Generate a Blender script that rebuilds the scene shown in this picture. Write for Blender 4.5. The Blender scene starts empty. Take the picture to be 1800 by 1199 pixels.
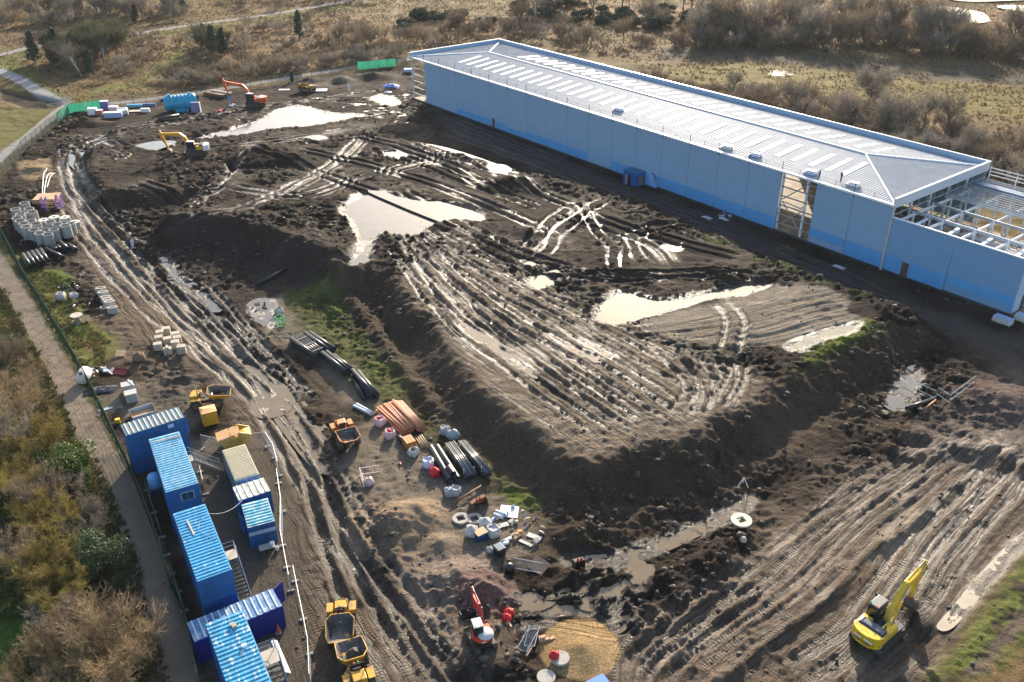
import bpy, math, random
import numpy as np
from mathutils import Vector, Matrix
R = math.radians
random.seed(7)
SC = bpy.context.scene
COL = SC.collection

# ------------------------------------------------------------------ camera
cam_d = bpy.data.cameras.new('camera')
cam_d.lens = 31.0
cam_d.sensor_width = 36.0
cam_d.clip_start = 1.0
cam_d.clip_end = 12000.0
cam = bpy.data.objects.new('camera', cam_d)
COL.objects.link(cam)
cam.location = (0, 0, 60.0)
cam.rotation_euler = (R(90 - 29.53), 0, 0)
SC.camera = cam

# ------------------------------------------------------------------ sky, sun, exposure
SUN_AZ = R(9.0)      # to the right of straight ahead (+Y)
SUN_EL = R(20.5)
w = bpy.data.worlds.new('World')
SC.world = w
w.use_nodes = True
wn = w.node_tree.nodes
bg = wn['Background']
sky = wn.new('ShaderNodeTexSky')
sky.sky_type = 'NISHITA'
sky.sun_disc = False
sky.sun_elevation = SUN_EL
sky.sun_rotation = SUN_AZ
sky.altitude = 60
sky.air_density = 1.0
sky.dust_density = 2.2
sky.ozone_density = 1.2
w.node_tree.links.new(sky.outputs[0], bg.inputs[0])
bg.inputs[1].default_value = 0.135
sun_d = bpy.data.lights.new('sun', 'SUN')
sun_d.energy = 4.6
sun_d.angle = R(0.55)
sun_d.color = (1.0, 0.88, 0.72)
sun = bpy.data.objects.new('sun', sun_d)
COL.objects.link(sun)
sdir = Vector((math.sin(SUN_AZ) * math.cos(SUN_EL), math.cos(SUN_AZ) * math.cos(SUN_EL), math.sin(SUN_EL)))
sun.rotation_euler = sdir.to_track_quat('Z', 'Y').to_euler()
SC.view_settings.view_transform = 'Standard'
SC.view_settings.look = 'None'
SC.view_settings.gamma = 1.0
SC.view_settings.exposure = 1.2
SC.render.engine = 'CYCLES'
SC.cycles.use_denoising = True
SC.cycles.max_bounces = 5
SC.cycles.diffuse_bounces = 2
SC.cycles.glossy_bounces = 3
SC.cycles.transparent_max_bounces = 4
SC.cycles.caustics_reflective = False
SC.cycles.caustics_refractive = False
SC.cycles.sample_clamp_indirect = 6.0
SC.cycles.use_adaptive_sampling = True

# ------------------------------------------------------------------ materials
MATS = {}
def _n(nt, t, **kw):
 n = nt.nodes.new(t)
 for k, v in kw.items():
  setattr(n, k, v)
 return n
def mat(name, col, rough=0.6, metal=0.0, var=0.0, col2=None, scale=3.0, cover=0.5, soft=0.12,
  bump=0.0, bscale=20.0, rnd=0.0, spec=0.5, stretch=None, trans=0.0):
 """col, patches of col2 (wear, mud, rust) by noise, value variation, optional bump, per-object variation"""
 if name in MATS:
  return MATS[name]
 m = bpy.data.materials.new(name)
 m.use_nodes = True
 nt = m.node_tree
 b = nt.nodes['Principled BSDF']
 b.inputs['Roughness'].default_value = rough
 b.inputs['Metallic'].default_value = metal
 b.inputs['Specular IOR Level'].default_value = spec
 L = nt.links.new
 tc = _n(nt, 'ShaderNodeTexCoord')
 src = tc.outputs['Object']
 if stretch:
  mp = _n(nt, 'ShaderNodeMapping')
  mp.inputs['Scale'].default_value = stretch
  L(src, mp.inputs[0])
  src = mp.outputs[0]
 cur = _n(nt, 'ShaderNodeRGB')
 cur.outputs[0].default_value = (*col, 1)
 cur = cur.outputs[0]
 if col2 is not None:
  nz = _n(nt, 'ShaderNodeTexNoise')
  nz.inputs['Scale'].default_value = scale
  nz.inputs['Detail'].default_value = 6
  nz.inputs['Roughness'].default_value = 0.65
  L(src, nz.inputs['Vector'])
  mr = _n(nt, 'ShaderNodeMapRange')
  t = 0.5 + (0.5 - cover) * 0.45
  mr.inputs[1].default_value = t - soft
  mr.inputs[2].default_value = t + soft
  L(nz.outputs[0], mr.inputs[0])
  mx = _n(nt, 'ShaderNodeMix', data_type='RGBA')
  L(mr.outputs[0], mx.inputs[0])
  L(cur, mx.inputs[6])
  mx.inputs[7].default_value = (*col2, 1)
  cur = mx.outputs[2]
 if var > 0:
  n2 = _n(nt, 'ShaderNodeTexNoise')
  n2.inputs['Scale'].default_value = scale * 0.37 + 0.3
  n2.inputs['Detail'].default_value = 5
  L(src, n2.inputs['Vector'])
  hv = _n(nt, 'ShaderNodeHueSaturation')
  ma = _n(nt, 'ShaderNodeMapRange')
  ma.inputs[1].default_value = 0.25
  ma.inputs[2].default_value = 0.75
  ma.inputs[3].default_value = 1 - var
  ma.inputs[4].default_value = 1 + var
  L(n2.outputs[0], ma.inputs[0])
  L(ma.outputs[0], hv.inputs['Value'])
  L(cur, hv.inputs['Color'])
  cur = hv.outputs[0]
 if rnd > 0:
  oi = _n(nt, 'ShaderNodeObjectInfo')
  hv = _n(nt, 'ShaderNodeHueSaturation')
  ma = _n(nt, 'ShaderNodeMapRange')
  ma.inputs[3].default_value = 1 - rnd
  ma.inputs[4].default_value = 1 + rnd
  L(oi.outputs['Random'], ma.inputs[0])
  L(ma.outputs[0], hv.inputs['Value'])
  L(cur, hv.inputs['Color'])
  cur = hv.outputs[0]
 L(cur, b.inputs['Base Color'])
 if bump > 0:
  nb = _n(nt, 'ShaderNodeTexNoise')
  nb.inputs['Scale'].default_value = bscale
  nb.inputs['Detail'].default_value = 4
  L(src, nb.inputs['Vector'])
  bp = _n(nt, 'ShaderNodeBump')
  bp.inputs['Strength'].default_value = bump
  bp.inputs['Distance'].default_value = 0.05
  L(nb.outputs[0], bp.inputs['Height'])
  L(bp.outputs[0], b.inputs['Normal'])
 if trans > 0:
  tr = _n(nt, 'ShaderNodeBsdfTranslucent')
  L(cur, tr.inputs['Color'])
  ms = _n(nt, 'ShaderNodeMixShader')
  ms.inputs[0].default_value = trans
  L(b.outputs[0], ms.inputs[1])
  L(tr.outputs[0], ms.inputs[2])
  L(ms.outputs[0], nt.nodes['Material Output'].inputs['Surface'])
 MATS[name] = m
 return m

# ------------------------------------------------------------------ mesh helpers
class MB:
 def __init__(s):
  s.v, s.f = [], []
 def add(s, vs, fs):
  o = len(s.v)
  s.v.extend(tuple(v) for v in vs)
  s.f.extend(tuple(i + o for i in f) for f in fs)
  return s
 def box(s, c, d, rz=0.0, rx=0.0, ry=0.0, tx=1.0, ty=1.0, sx=0.0):
  """box centred at c, size d; tx, ty taper the top, sx shifts the top along x"""
  M = Matrix.Rotation(rz, 3, 'Z') @ Matrix.Rotation(ry, 3, 'Y') @ Matrix.Rotation(rx, 3, 'X')
  h = [v * 0.5 for v in d]
  vs = []
  for z in (-1, 1):
   for x, y in ((-1, -1), (1, -1), (1, 1), (-1, 1)):
    k = (tx, ty) if z > 0 else (1, 1)
    p = Vector((x * h[0] * k[0] + (sx if z > 0 else 0), y * h[1] * k[1], z * h[2]))
    vs.append(Vector(c) + M @ p)
  return s.add(vs, [(3, 2, 1, 0), (4, 5, 6, 7), (0, 1, 5, 4), (1, 2, 6, 5), (2, 3, 7, 6), (3, 0, 4, 7)])
 def cyl(s, p0, p1, r0, r1=None, n=10, cap=True):
  r1 = r0 if r1 is None else r1
  p0, p1 = Vector(p0), Vector(p1)
  d = (p1 - p0).normalized()
  a = d.cross(Vector((0, 0, 1)))
  if a.length < 1e-4:
   a = Vector((1, 0, 0))
  a.normalize()
  b = d.cross(a)
  vs = []
  for p, r in ((p0, r0), (p1, r1)):
   for i in range(n):
    t = 2 * math.pi * i / n
    vs.append(p + a * (r * math.cos(t)) + b * (r * math.sin(t)))
  fs = [(i, (i + 1) % n, n + (i + 1) % n, n + i) for i in range(n)]
  if cap:
   fs += [tuple(range(n - 1, -1, -1)), tuple(range(n, 2 * n))]
  return s.add(vs, fs)
 def pipe(s, p0, p1, r, t, n=14):
  """hollow pipe, wall t"""
  p0, p1 = Vector(p0), Vector(p1)
  d = (p1 - p0).normalized()
  a = d.cross(Vector((0, 0, 1)))
  if a.length < 1e-4:
   a = Vector((1, 0, 0))
  a.normalize()
  b = d.cross(a)
  vs = []
  for p, q in ((p0, r), (p1, r), (p1, r - t), (p0, r - t)):
   for i in range(n):
    k = 2 * math.pi * i / n
    vs.append(p + a * (q * math.cos(k)) + b * (q * math.sin(k)))
  fs = []
  for j in range(4):
   for i in range(n):
    i2 = (i + 1) % n
    j2 = (j + 1) % 4
    fs.append((j * n + i, j * n + i2, j2 * n + i2, j2 * n + i))
  return s.add(vs, fs)
 def tube(s, pts, r, n=6):
  pts = [Vector(p) for p in pts]
  vs, fs = [], []
  for k, p in enumerate(pts):
   d = (pts[min(k + 1, len(pts) - 1)] - pts[max(k - 1, 0)]).normalized()
   a = d.cross(Vector((0, 0, 1)))
   if a.length < 1e-3:
    a = Vector((1, 0, 0))
   a.normalize()
   b = d.cross(a)
   rr = r[k] if isinstance(r, (list, tuple)) else r
   for i in range(n):
    t = 2 * math.pi * i / n
    vs.append(p + a * (rr * math.cos(t)) + b * (rr * math.sin(t)))
  for k in range(len(pts) - 1):
   for i in range(n):
    i2 = (i + 1) % n
    fs.append((k * n + i, k * n + i2, (k + 1) * n + i2, (k + 1) * n + i))
  fs.append(tuple(range(n - 1, -1, -1)))
  e = (len(pts) - 1) * n
  fs.append(tuple(range(e, e + n)))
  return s.add(vs, fs)
 def lathe(s, prof, n=16, c=(0, 0, 0), axis='z'):
  vs, fs = [], []
  m = len(prof)
  for i in range(n):
   t = 2 * math.pi * i / n
   for r, z in prof:
    x, y = r * math.cos(t), r * math.sin(t)
    p = (x, y, z) if axis == 'z' else ((z, x, y) if axis == 'x' else (x, z, y))
    vs.append((p[0] + c[0], p[1] + c[1], p[2] + c[2]))
  for i in range(n):
   for j in range(m - 1):
    a, b = i * m + j, ((i + 1) % n) * m + j
    fs.append((a, b, b + 1, a + 1))
  return s.add(vs, fs)
 def extr(s, poly, y0, y1, c=(0, 0, 0)):
  """side profile (x, z) extruded along y"""
  n = len(poly)
  vs = [(x + c[0], y0 + c[1], z + c[2]) for x, z in poly] + [(x + c[0], y1 + c[1], z + c[2]) for x, z in poly]
  fs = [tuple(range(n)), tuple(range(2 * n - 1, n - 1, -1))]
  fs += [(i, n + i, n + (i + 1) % n, (i + 1) % n) for i in range(n)]
  return s.add(vs, fs)
 def prism(s, poly, z0, z1, c=(0, 0, 0)):
  n = len(poly)
  vs = [(x + c[0], y + c[1], z0 + c[2]) for x, y in poly] + [(x + c[0], y + c[1], z1 + c[2]) for x, y in poly]
  fs = [tuple(range(n - 1, -1, -1)), tuple(range(n, 2 * n))]
  fs += [(i, (i + 1) % n, n + (i + 1) % n, n + i) for i in range(n)]
  return s.add(vs, fs)
 def mesh(s, name, m, smooth=False):
  me = bpy.data.meshes.new(name)
  me.from_pydata(s.v, [], s.f)
  me.materials.append(m)
  if smooth:
   me.polygons.foreach_set('use_smooth', [True] * len(me.polygons))
  me.update()
  return me
 def build(s, name, m, parent=None, smooth=False, bevel=0.0, loc=None, label=None):
  o = bpy.data.objects.new(name, s.mesh(name, m, smooth))
  COL.objects.link(o)
  if parent is not None:
   o.parent = parent
  if loc is not None:
   o.location = loc
  if bevel > 0:
   bv = o.modifiers.new('bevel', 'BEVEL')
   bv.width = bevel
   bv.segments = 2
   bv.limit_method = 'ANGLE'
  if label:
   o['label'] = label
  return o

def tag(o, label, cat, group=None):
 o['label'] = label
 o['category'] = cat
 if group:
  o['group'] = group
 return o
def thing(name, label, cat, loc=(0, 0, 0), rz=0.0, group=None, tilt=(0, 0)):
 o = bpy.data.objects.new(name, None)
 o.empty_display_size = 0.2
 COL.objects.link(o)
 o.location = loc
 o.rotation_euler = (tilt[0], tilt[1], rz)
 return tag(o, label, cat, group)
def struct(o):
 o['kind'] = 'structure'
 return o
def inst(me, name, parent=None, loc=(0, 0, 0), rot=(0, 0, 0), scale=(1, 1, 1)):
 o = bpy.data.objects.new(name, me)
 COL.objects.link(o)
 o.parent = parent
 o.location = loc
 o.rotation_euler = rot
 o.scale = scale
 return o
def dup(root, loc=None, rz=None, label=None, group=None):
 """copy of a thing with its parts and sub-parts"""
 def cp(o, par):
  c = o.copy()
  COL.objects.link(c)
  c.parent = par
  for ch in o.children:
   cp(ch, c)
  return c
 c = cp(root, None)
 if loc is not None:
  c.location = loc
 if rz is not None:
  c.rotation_euler[2] = rz
 if label:
  c['label'] = label
 if group:
  c['group'] = group
 return c


# ================================================================== terrain
def _hash(ix, iy, s):
 h = (ix.astype(np.int64) * 374761393 + iy.astype(np.int64) * 668265263 + s * 974711) & 0xffffffff
 h = ((h ^ (h >> 13)) * 1274126177) & 0xffffffff
 h = h ^ (h >> 16)
 return (h & 0xffff).astype(np.float32) / 65535.0
def vnoise(x, y, s=0):
 ix, iy = np.floor(x), np.floor(y)
 fx, fy = (x - ix).astype(np.float32), (y - iy).astype(np.float32)
 fx, fy = fx * fx * (3 - 2 * fx), fy * fy * (3 - 2 * fy)
 a, b = _hash(ix, iy, s), _hash(ix + 1, iy, s)
 c, d = _hash(ix, iy + 1, s), _hash(ix + 1, iy + 1, s)
 return (a + (b - a) * fx) * (1 - fy) + (c + (d - c) * fx) * fy
def fbm(x, y, wl, octv=4, s=0, gain=0.5):
 t, a, n = 0, 1.0, 0
 for o in range(octv):
  k = 2.03 ** o / wl
  ca, sa = math.cos(0.6 * o), math.sin(0.6 * o)
  t = t + a * vnoise((x * ca - y * sa) * k + 17.3 * o, (x * sa + y * ca) * k - 9.1 * o, s + o)
  n += a
  a *= gain
 return t / n
def ridged(x, y, wl, octv=3, s=0):
 t, a, n = 0, 1.0, 0
 for o in range(octv):
  k = 2.1 ** o / wl
  t = t + a * (1 - np.abs(2 * vnoise(x * k + 5.7 * o, y * k + 3.1 * o, s + 40 + o) - 1))
  n += a
  a *= 0.5
 return t / n
def sstep(a, b, x):
 t = np.clip((x - a) / (b - a), 0, 1)
 return t * t * (3 - 2 * t)

# one sheet: fine inside the site, ever coarser towards the horizon
_v = [46.0]
while _v[-1] < 250:
 _v.append(_v[-1] + 0.00165 * (_v[-1] + 34))
while _v[-1] < 480:
 _v.append(_v[-1] + 0.0042 * (_v[-1] + 10))
GV = np.array([-6000, -2500, -900, -300, -80, 0, 25, 36, 41, 44] + _v + [500, 530, 580, 650, 760, 950, 1300, 1900, 3000, 5000, 9000], np.float64)
_nu = 740
GU = np.concatenate([[-60, -25, -10, -4.5, -2.4, -1.7, -1.4, -1.27], np.linspace(-1.2, 1.2, _nu), [1.27, 1.4, 1.7, 2.4, 4.5, 10, 25, 60]])
def gw(Y):
 return 0.5 * np.maximum(np.asarray(Y, float), 46.0) + 21.0
TX = (GU[None, :] * gw(GV)[:, None])
TY = np.repeat(GV[:, None], len(GU), 1)
X, Y = TX, TY
TZ = np.zeros_like(X)
ALB = np.zeros(X.shape + (4,), np.float32)
TRK = np.zeros(X.shape + (4,), np.float32)      # along, across, strength of the drag marks; clods

def seg_dist(px, py, poly, closed):
 """distance to polyline, and arc length of the nearest point"""
 best = np.full(px.shape, 1e9)
 arc = np.zeros(px.shape)
 n = len(poly)
 s0 = 0.0
 for i in range(n if closed else n - 1):
  ax, ay = poly[i]
  bx, by = poly[(i + 1) % n]
  dx, dy = bx - ax, by - ay
  L2 = dx * dx + dy * dy + 1e-9
  t = np.clip(((px - ax) * dx + (py - ay) * dy) / L2, 0, 1)
  d = np.hypot(px - ax - t * dx, py - ay - t * dy)
  k = d < best
  best = np.where(k, d, best)
  arc = np.where(k, s0 + t * math.sqrt(L2), arc)
  s0 += math.sqrt(L2)
 return best, arc
def inside(px, py, poly):
 r = np.zeros(px.shape, bool)
 n = len(poly)
 for i in range(n):
  ax, ay = poly[i]
  bx, by = poly[(i + 1) % n]
  c = ((ay > py) != (by > py))
  xx = (bx - ax) * (py - ay) / ((by - ay) if abs(by - ay) > 1e-9 else 1e-9) + ax
  r ^= c & (px < xx)
 return r
def window(poly, m):
 ys = [p[1] for p in poly]
 xs = [p[0] for p in poly]
 i0, i1 = np.searchsorted(GV, min(ys) - m), np.searchsorted(GV, max(ys) + m)
 ww = gw(GV[i0:max(i1, i0 + 1)])
 u0 = min((min(xs) - m) / ww.min(), (min(xs) - m) / ww.max())
 u1 = max((max(xs) + m) / ww.min(), (max(xs) + m) / ww.max())
 j0, j1 = np.searchsorted(GU, u0), np.searchsorted(GU, u1)
 return slice(i0, i1), slice(j0, j1)
def sdf(poly, m=20.0):
 """signed distance (positive inside) in a window round the polygon"""
 W = window(poly, m)
 x, y = X[W], Y[W]
 d, _ = seg_dist(x, y, poly, True)
 return W, np.where(inside(x, y, poly), d, -d), x, y
def smooth_line(pts, n=6):
 """Catmull-Rom through the points"""
 if len(pts) < 3:
  return list(pts)
 P_ = [pts[0]] + list(pts) + [pts[-1]]
 out = []
 for i in range(1, len(P_) - 2):
  p0, p1, p2, p3 = (np.array(P_[i + k]) for k in (-1, 0, 1, 2))
  for k in range(n):
   t = k / n
   out.append(tuple(0.5 * (2 * p1 + (p2 - p0) * t + (2 * p0 - 5 * p1 + 4 * p2 - p3) * t * t + (3 * p1 - p0 - 3 * p2 + p3) * t ** 3)))
 out.append(tuple(pts[-1]))
 return out
def smooth_poly(pts, n=5):
 q = list(pts)
 P_ = [q[-1]] + q + q[:2]
 out = []
 for i in range(1, len(P_) - 2):
  p0, p1, p2, p3 = (np.array(P_[i + k]) for k in (-1, 0, 1, 2))
  for k in range(n):
   t = k / n
   out.append(tuple(0.5 * (2 * p1 + (p2 - p0) * t + (2 * p0 - 5 * p1 + 4 * p2 - p3) * t * t + (3 * p1 - p0 - 3 * p2 + p3) * t ** 3)))
 return out

N_low = fbm(X, Y, 30, 3, 1)
N_mid = fbm(X, Y, 7, 4, 5)
N_sm = fbm(X, Y, 1.3, 3, 9)
N_clod = ridged(X, Y, 1.7, 3, 3)
N_blob = fbm(X, Y, 2.6, 4, 14, 0.6)
N_fine = fbm(X, Y, 0.45, 2, 22)

def paint(mask, W, col, wet=None, jitter=0.0):
 c = np.array(col, np.float32)
 a = ALB[W]
 mm = mask[..., None].astype(np.float32)
 k = 1.0
 if jitter:
  k = (1 + jitter * (2 * N_sm[W] - 1))[..., None].astype(np.float32)
 a[..., :3] += (c * k - a[..., :3]) * mm
 if wet is not None:
  a[..., 3] += (wet - a[..., 3]) * mask
def region(poly, col, wet=None, soft=1.0, noise=1.5, strength=1.0, jitter=0.15):
 W, d, x, y = sdf(poly, soft * 2 + noise * 2)
 m = sstep(-soft, soft, d + noise * (2 * N_mid[W] - 1) + noise * 0.6 * (2 * N_sm[W] - 1)) * strength
 paint(m, W, col, wet, jitter)
def strip(line, width, col, wet=None, soft=0.4, noise=0.4, z=None, jitter=0.1, strength=1.0):
 line = smooth_line(line)
 W = window(line, width + 6)
 d, _ = seg_dist(X[W], Y[W], line, False)
 m = 1 - sstep(width / 2 - soft, width / 2 + soft, d + noise * (2 * N_sm[W] - 1))
 paint(m * strength, W, col, wet, jitter)
 if z is not None:
  k = 1 - sstep(width / 2, width / 2 + 2.0, d)
  TZ[W] += (z - TZ[W]) * k
def raise_poly(poly, h, slope, noise=0.8, mode='set'):
 W, d, x, y = sdf(poly, slope + 6)
 d = d + noise * (2 * N_mid[W] - 1) * 2 + noise * 0.5 * (2 * N_blob[W] - 1)
 k = sstep(-slope, 0.6, d)
 if mode == 'set':
  TZ[W] = np.maximum(TZ[W], TZ[W] * (1 - k) + h * k)
 else:
  TZ[W] += h * k
def heap(c, r, h, col=None, rx=None, wet=0.1, sharp=1.3, rz=0.0, jit=0.35):
 """conical heap of soil, sand or gravel"""
 rx = rx or r
 m = max(r, rx) * 1.5
 W = window([(c[0] - m, c[1] - m), (c[0] + m, c[1] + m)], 0.5)
 dx, dy = X[W] - c[0], Y[W] - c[1]
 a, b = dx * math.cos(rz) + dy * math.sin(rz), -dx * math.sin(rz) + dy * math.cos(rz)
 q = np.hypot(a / rx, b / r) + jit * (2 * N_mid[W] - 1) + 0.22 * jit * (2 * N_sm[W] - 1)
 k = np.clip(1 - q, 0, 1) ** sharp
 TZ[W] = TZ[W] + h * k * (0.9 + 0.2 * N_blob[W])
 if col is not None:
  paint(sstep(0.0, 0.1, 1 - q), W, col, wet, 0.25)
def ridge(line, width, h, col=None, noise=0.5, wet=0.3):
 line = smooth_line(line)
 W = window(line, width * 2.5 + 2)
 d, s = seg_dist(X[W], Y[W], line, False)
 k = np.exp(-(d / width) ** 2)
 TZ[W] += h * k * (1 - noise + noise * 2 * N_blob[W])
 if col is not None:
  paint(np.clip(k * 1.3, 0, 1), W, col, wet, 0.2)
def rut(line, gauge=2.1, w=0.42, depth=0.2, wet=0.75, col=None, cleat=0.0, wob=0.35, seed=0):
 """pair of wheel or crawler ruts pressed into the mud along a line"""
 line = smooth_line(line)
 W = window(line, gauge + 2.5)
 x = X[W] + wob * (2 * vnoise(X[W] / 6 + seed, Y[W] / 6, 77 + seed) - 1)
 y = Y[W] + wob * (2 * vnoise(X[W] / 6, Y[W] / 6 + seed, 99 + seed) - 1)
 d, s = seg_dist(x, y, line, False)
 fade = sstep(0, 4, s) * sstep(0, 4, s.max() - s + 0.01)
 e = np.abs(d - gauge / 2) if gauge > 0 else d
 v = (0.25 + 1.3 * vnoise(s / 5.0, d * 0 + seed, 31)) * (0.55 + 0.9 * N_blob[W])
 g = np.exp(-(e / w) ** 4)
 TZ[W] += (-depth * g + 0.5 * depth * np.exp(-((e - w * 1.75) / (0.55 * w)) ** 2)) * fade * v
 tk = TRK[W]
 st_ = (np.clip(1.25 - e / (w * 2.6), 0, 1) * fade).astype(np.float32)
 up_ = st_ > tk[..., 2] * 0.8
 tk[..., 0] = np.where(up_, s + 31.0 * seed, tk[..., 0])
 tk[..., 1] = np.where(up_, d + 3.7 * seed, tk[..., 1])
 tk[..., 2] = np.where(up_, st_, tk[..., 2])
 if cleat:
  TZ[W] += cleat * g * fade * np.sin(2 * math.pi * s / 0.55)
 a = ALB[W]
 a[..., 3] += (wet - a[..., 3]) * (g * fade * 0.9).astype(np.float32)
 if col is not None:
  paint(g * fade * 0.6, W, col)
def ruts(a, b, n, **kw):
 """n pairs of ruts between two boundary lines"""
 m = max(len(a), len(b))
 for i in range(n):
  t = (i + 0.5) / n + random.uniform(-0.25, 0.25) / n
  ln = [(p[0] + (q[0] - p[0]) * t, p[1] + (q[1] - p[1]) * t) for p, q in zip(a, b)]
  rut(ln, seed=i * 3 + int(t * 100), **kw)
def streaks(poly, along, amp, wl=0.9, ratio=12.0, seed=0, soft=2.0, force=0.85):
 """fine drag marks running along a direction"""
 W, d, x, y = sdf(poly, soft * 3)
 dx, dy = along[1][0] - along[0][0], along[1][1] - along[0][1]
 l = math.hypot(dx, dy)
 dx, dy = dx / l, dy / l
 x = x + 1.2 * (N_mid[W] - 0.5) * 2
 a, b = (x * dx + y * dy) / ratio, -x * dy + y * dx
 n = 0.6 * vnoise(a / wl, b / wl, 201 + seed) + 0.4 * vnoise(a / wl * 2.3, b / wl * 2.3, 231 + seed)
 m = sstep(-soft, soft, d)
 TZ[W] += amp * (n - 0.5) * 2 * m
 tk = TRK[W]
 k = (m > 0.02)
 tk[..., 0] = np.where(k, x * dx + y * dy, tk[..., 0])
 tk[..., 1] = np.where(k, -x * dy + y * dx, tk[..., 1])
 tk[..., 2] = np.where(k, force * m * (0.45 + 1.1 * N_mid[W]), tk[..., 2])
 A = ALB[W]
 A[..., :3] *= (1 + 0.7 * (n - 0.5) * m)[..., None]
 A[..., 3] += (0.10 * sstep(0.6, 0.35, n) * m).astype(np.float32)

C_DARK = (0.027, 0.020, 0.015)
C_MUD = (0.054, 0.039, 0.026)
C_DRY = (0.112, 0.084, 0.058)
C_GRIT = (0.150, 0.122, 0.090)
C_GREEN = (0.072, 0.098, 0.022)
C_OLIVE = (0.125, 0.112, 0.040)
C_BROWN = (0.135, 0.098, 0.052)
C_STRAW = (0.215, 0.168, 0.085)
C_HEATH = (0.185, 0.118, 0.066)
C_PATH = (0.265, 0.205, 0.145)
C_TARMAC = (0.235, 0.222, 0.205)
C_SAND = (0.300, 0.225, 0.140)

# ---- open land: brown heath with straw and olive patches
t = sstep(0.35, 0.65, N_low)[..., None]
k = sstep(0.35, 0.7, N_mid)[..., None]
ALB[..., :3] = (np.array(C_BROWN) * (1 - t) + np.array(C_HEATH) * t) * (1 - 0.45 * k) + np.array(C_STRAW) * 0.45 * k
ALB[..., :3] *= (0.55 + 0.45 * N_sm)[..., None] * np.array([1.12, 1.08, 0.95])
ALB[..., 3] = 0.0
far = sstep(40, 60, np.hypot(X, Y))
TZ += (0.7 * (N_low - 0.5) * 2 + 0.5 * (N_mid - 0.5) * 2 + 0.35 * (N_blob - 0.5) * sstep(600, 300, Y)) * far
TZ += 26 * sstep(480, 1500, Y) * N_low * sstep(900, 100, np.abs(X - 250))

region([(0, 385.96), (94.94, 388.85), (160.62, 374.78), (191.83, 345.72), (187.12, 299.35), (158.29, 318.48), (103.38, 334.33), (53.29, 345.72), (11, 357.83)], C_HEATH, soft=6, noise=8, strength=0.8)
region([(43.26, 274.26), (71.36, 283.83), (102.53, 270.44), (141.53, 246.14), (132.99, 202.92), (109.56, 209.98), (85.37, 228.2), (66.86, 242.98), (48.28, 252.68)], (0.165, 0.130, 0.045), soft=3, noise=5)
region([(92.25, 239.9), (125.75, 214.92), (119.2, 178.35), (101.32, 178.35), (93.09, 202.92)], (0.17, 0.115, 0.055), soft=4, noise=4)
region([(49.32, 303.94), (93.06, 297.55), (130.67, 280.57), (155.3, 266.71), (148.05, 252.68), (116.73, 263.08), (80.28, 283.83), (44.6, 283.83)], (0.085, 0.07, 0.05), soft=4, noise=4)  # long shadow of the scrub belt, painted as a dark strip
region([(-182.26, 326.76), (-158.89, 328.89), (-129.35, 337.68), (-124.1, 322.57), (-142.33, 308.65), (-170.73, 303.94)], (0.15, 0.09, 0.055), soft=2, noise=2)
region([(-168.41, 299.35), (-155.22, 320.51), (-116.87, 344.55), (-72.2, 394.75), (-62.58, 394.75), (-100.75, 339.94), (-135.39, 310.57), (-153.84, 292.27), (-159.74, 282.19)], C_OLIVE, soft=2, noise=3)
region([(-164.83, 292.27), (-152.64, 282.19), (-136.76, 259.53), (-122, 241.12), (-109.48, 236.88), (-111.58, 231.03), (-115.05, 225.44), (-130.6, 242.98), (-144.99, 259.53), (-158.67, 266.71)], (0.105, 0.115, 0.028), soft=2, noise=2)
region([(-117.85, 334.33), (-113.3, 334.33), (-106.66, 299.35), (-104.34, 275.81), (-106.21, 252.68), (-114.28, 241.12), (-117.94, 246.14), (-110.39, 259.53), (-109.48, 280.57), (-112.52, 308.65)], (0.12, 0.115, 0.035), soft=1.5, noise=2)
region([(-138.34, 222.72), (-132.46, 228.2), (-123.63, 228.2), (-116.26, 224.89), (-113.04, 202.92), (-111.92, 187.54), (-108.79, 167.88)], C_OLIVE, soft=1.5, noise=2)

# ---- the mud of the site
SITE = [(-107.86, 152.55), (-103.96, 163.03), (-104.92, 174.39), (-109, 192.86), (-111.42, 214.42), (-112.59, 223.8), (-105.3, 226.54), (-91.03, 236.28), (-74.25, 247.42), (-56.29, 260.94), (-34.96, 277.38), (-24.35, 275.81), (38.78, 196.26), (67.08, 147.06), (88.46, 116.09), (79.68, 84.3), (45.19, 39.2), (33.62, 45.86), (37.34, 49.15), (45.52, 56.1), (45.87, 43.83), (31.02, 35.08), (-22.6, 39.2), (-25.81, 49.15), (-28.87, 55.77), (-31.55, 59.68), (-34.77, 65.44), (-38.97, 72.32), (-41.57, 76.53), (-46.04, 83.17), (-51.85, 91.68), (-56.85, 98.74), (-62.6, 106.64), (-68.91, 115.18), (-75.47, 123.8), (-89.68, 143.91), (-92.13, 136.98)]
W, d, x_, y_ = sdf(SITE, 8)
S = np.zeros_like(X)
S[W] = sstep(-0.8, 0.8, d + 0.8 * (2 * N_sm[W] - 1))
TZ *= (1 - 0.92 * S)
tone = sstep(0.3, 0.7, 0.6 * N_mid + 0.4 * N_blob)
mudc = np.array(C_DARK) * (1 - tone[..., None]) + np.array(C_MUD) * tone[..., None]
paint(S, (slice(None), slice(None)), (0, 0, 0))
ALB[..., :3] += (mudc * S[..., None]).astype(np.float32)
ALB[..., 3] += (S * (0.12 + 0.45 * N_mid)).astype(np.float32)
ROUGHM = S.copy()           # how strongly the clods stand up
def calm(poly, k, soft=2.0):
 W, d, x, y = sdf(poly, soft * 3)
 m = sstep(-soft, soft, d + soft * (2 * N_mid[W] - 1))
 ROUGHM[W] *= 1 - (1 - k) * m

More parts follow.
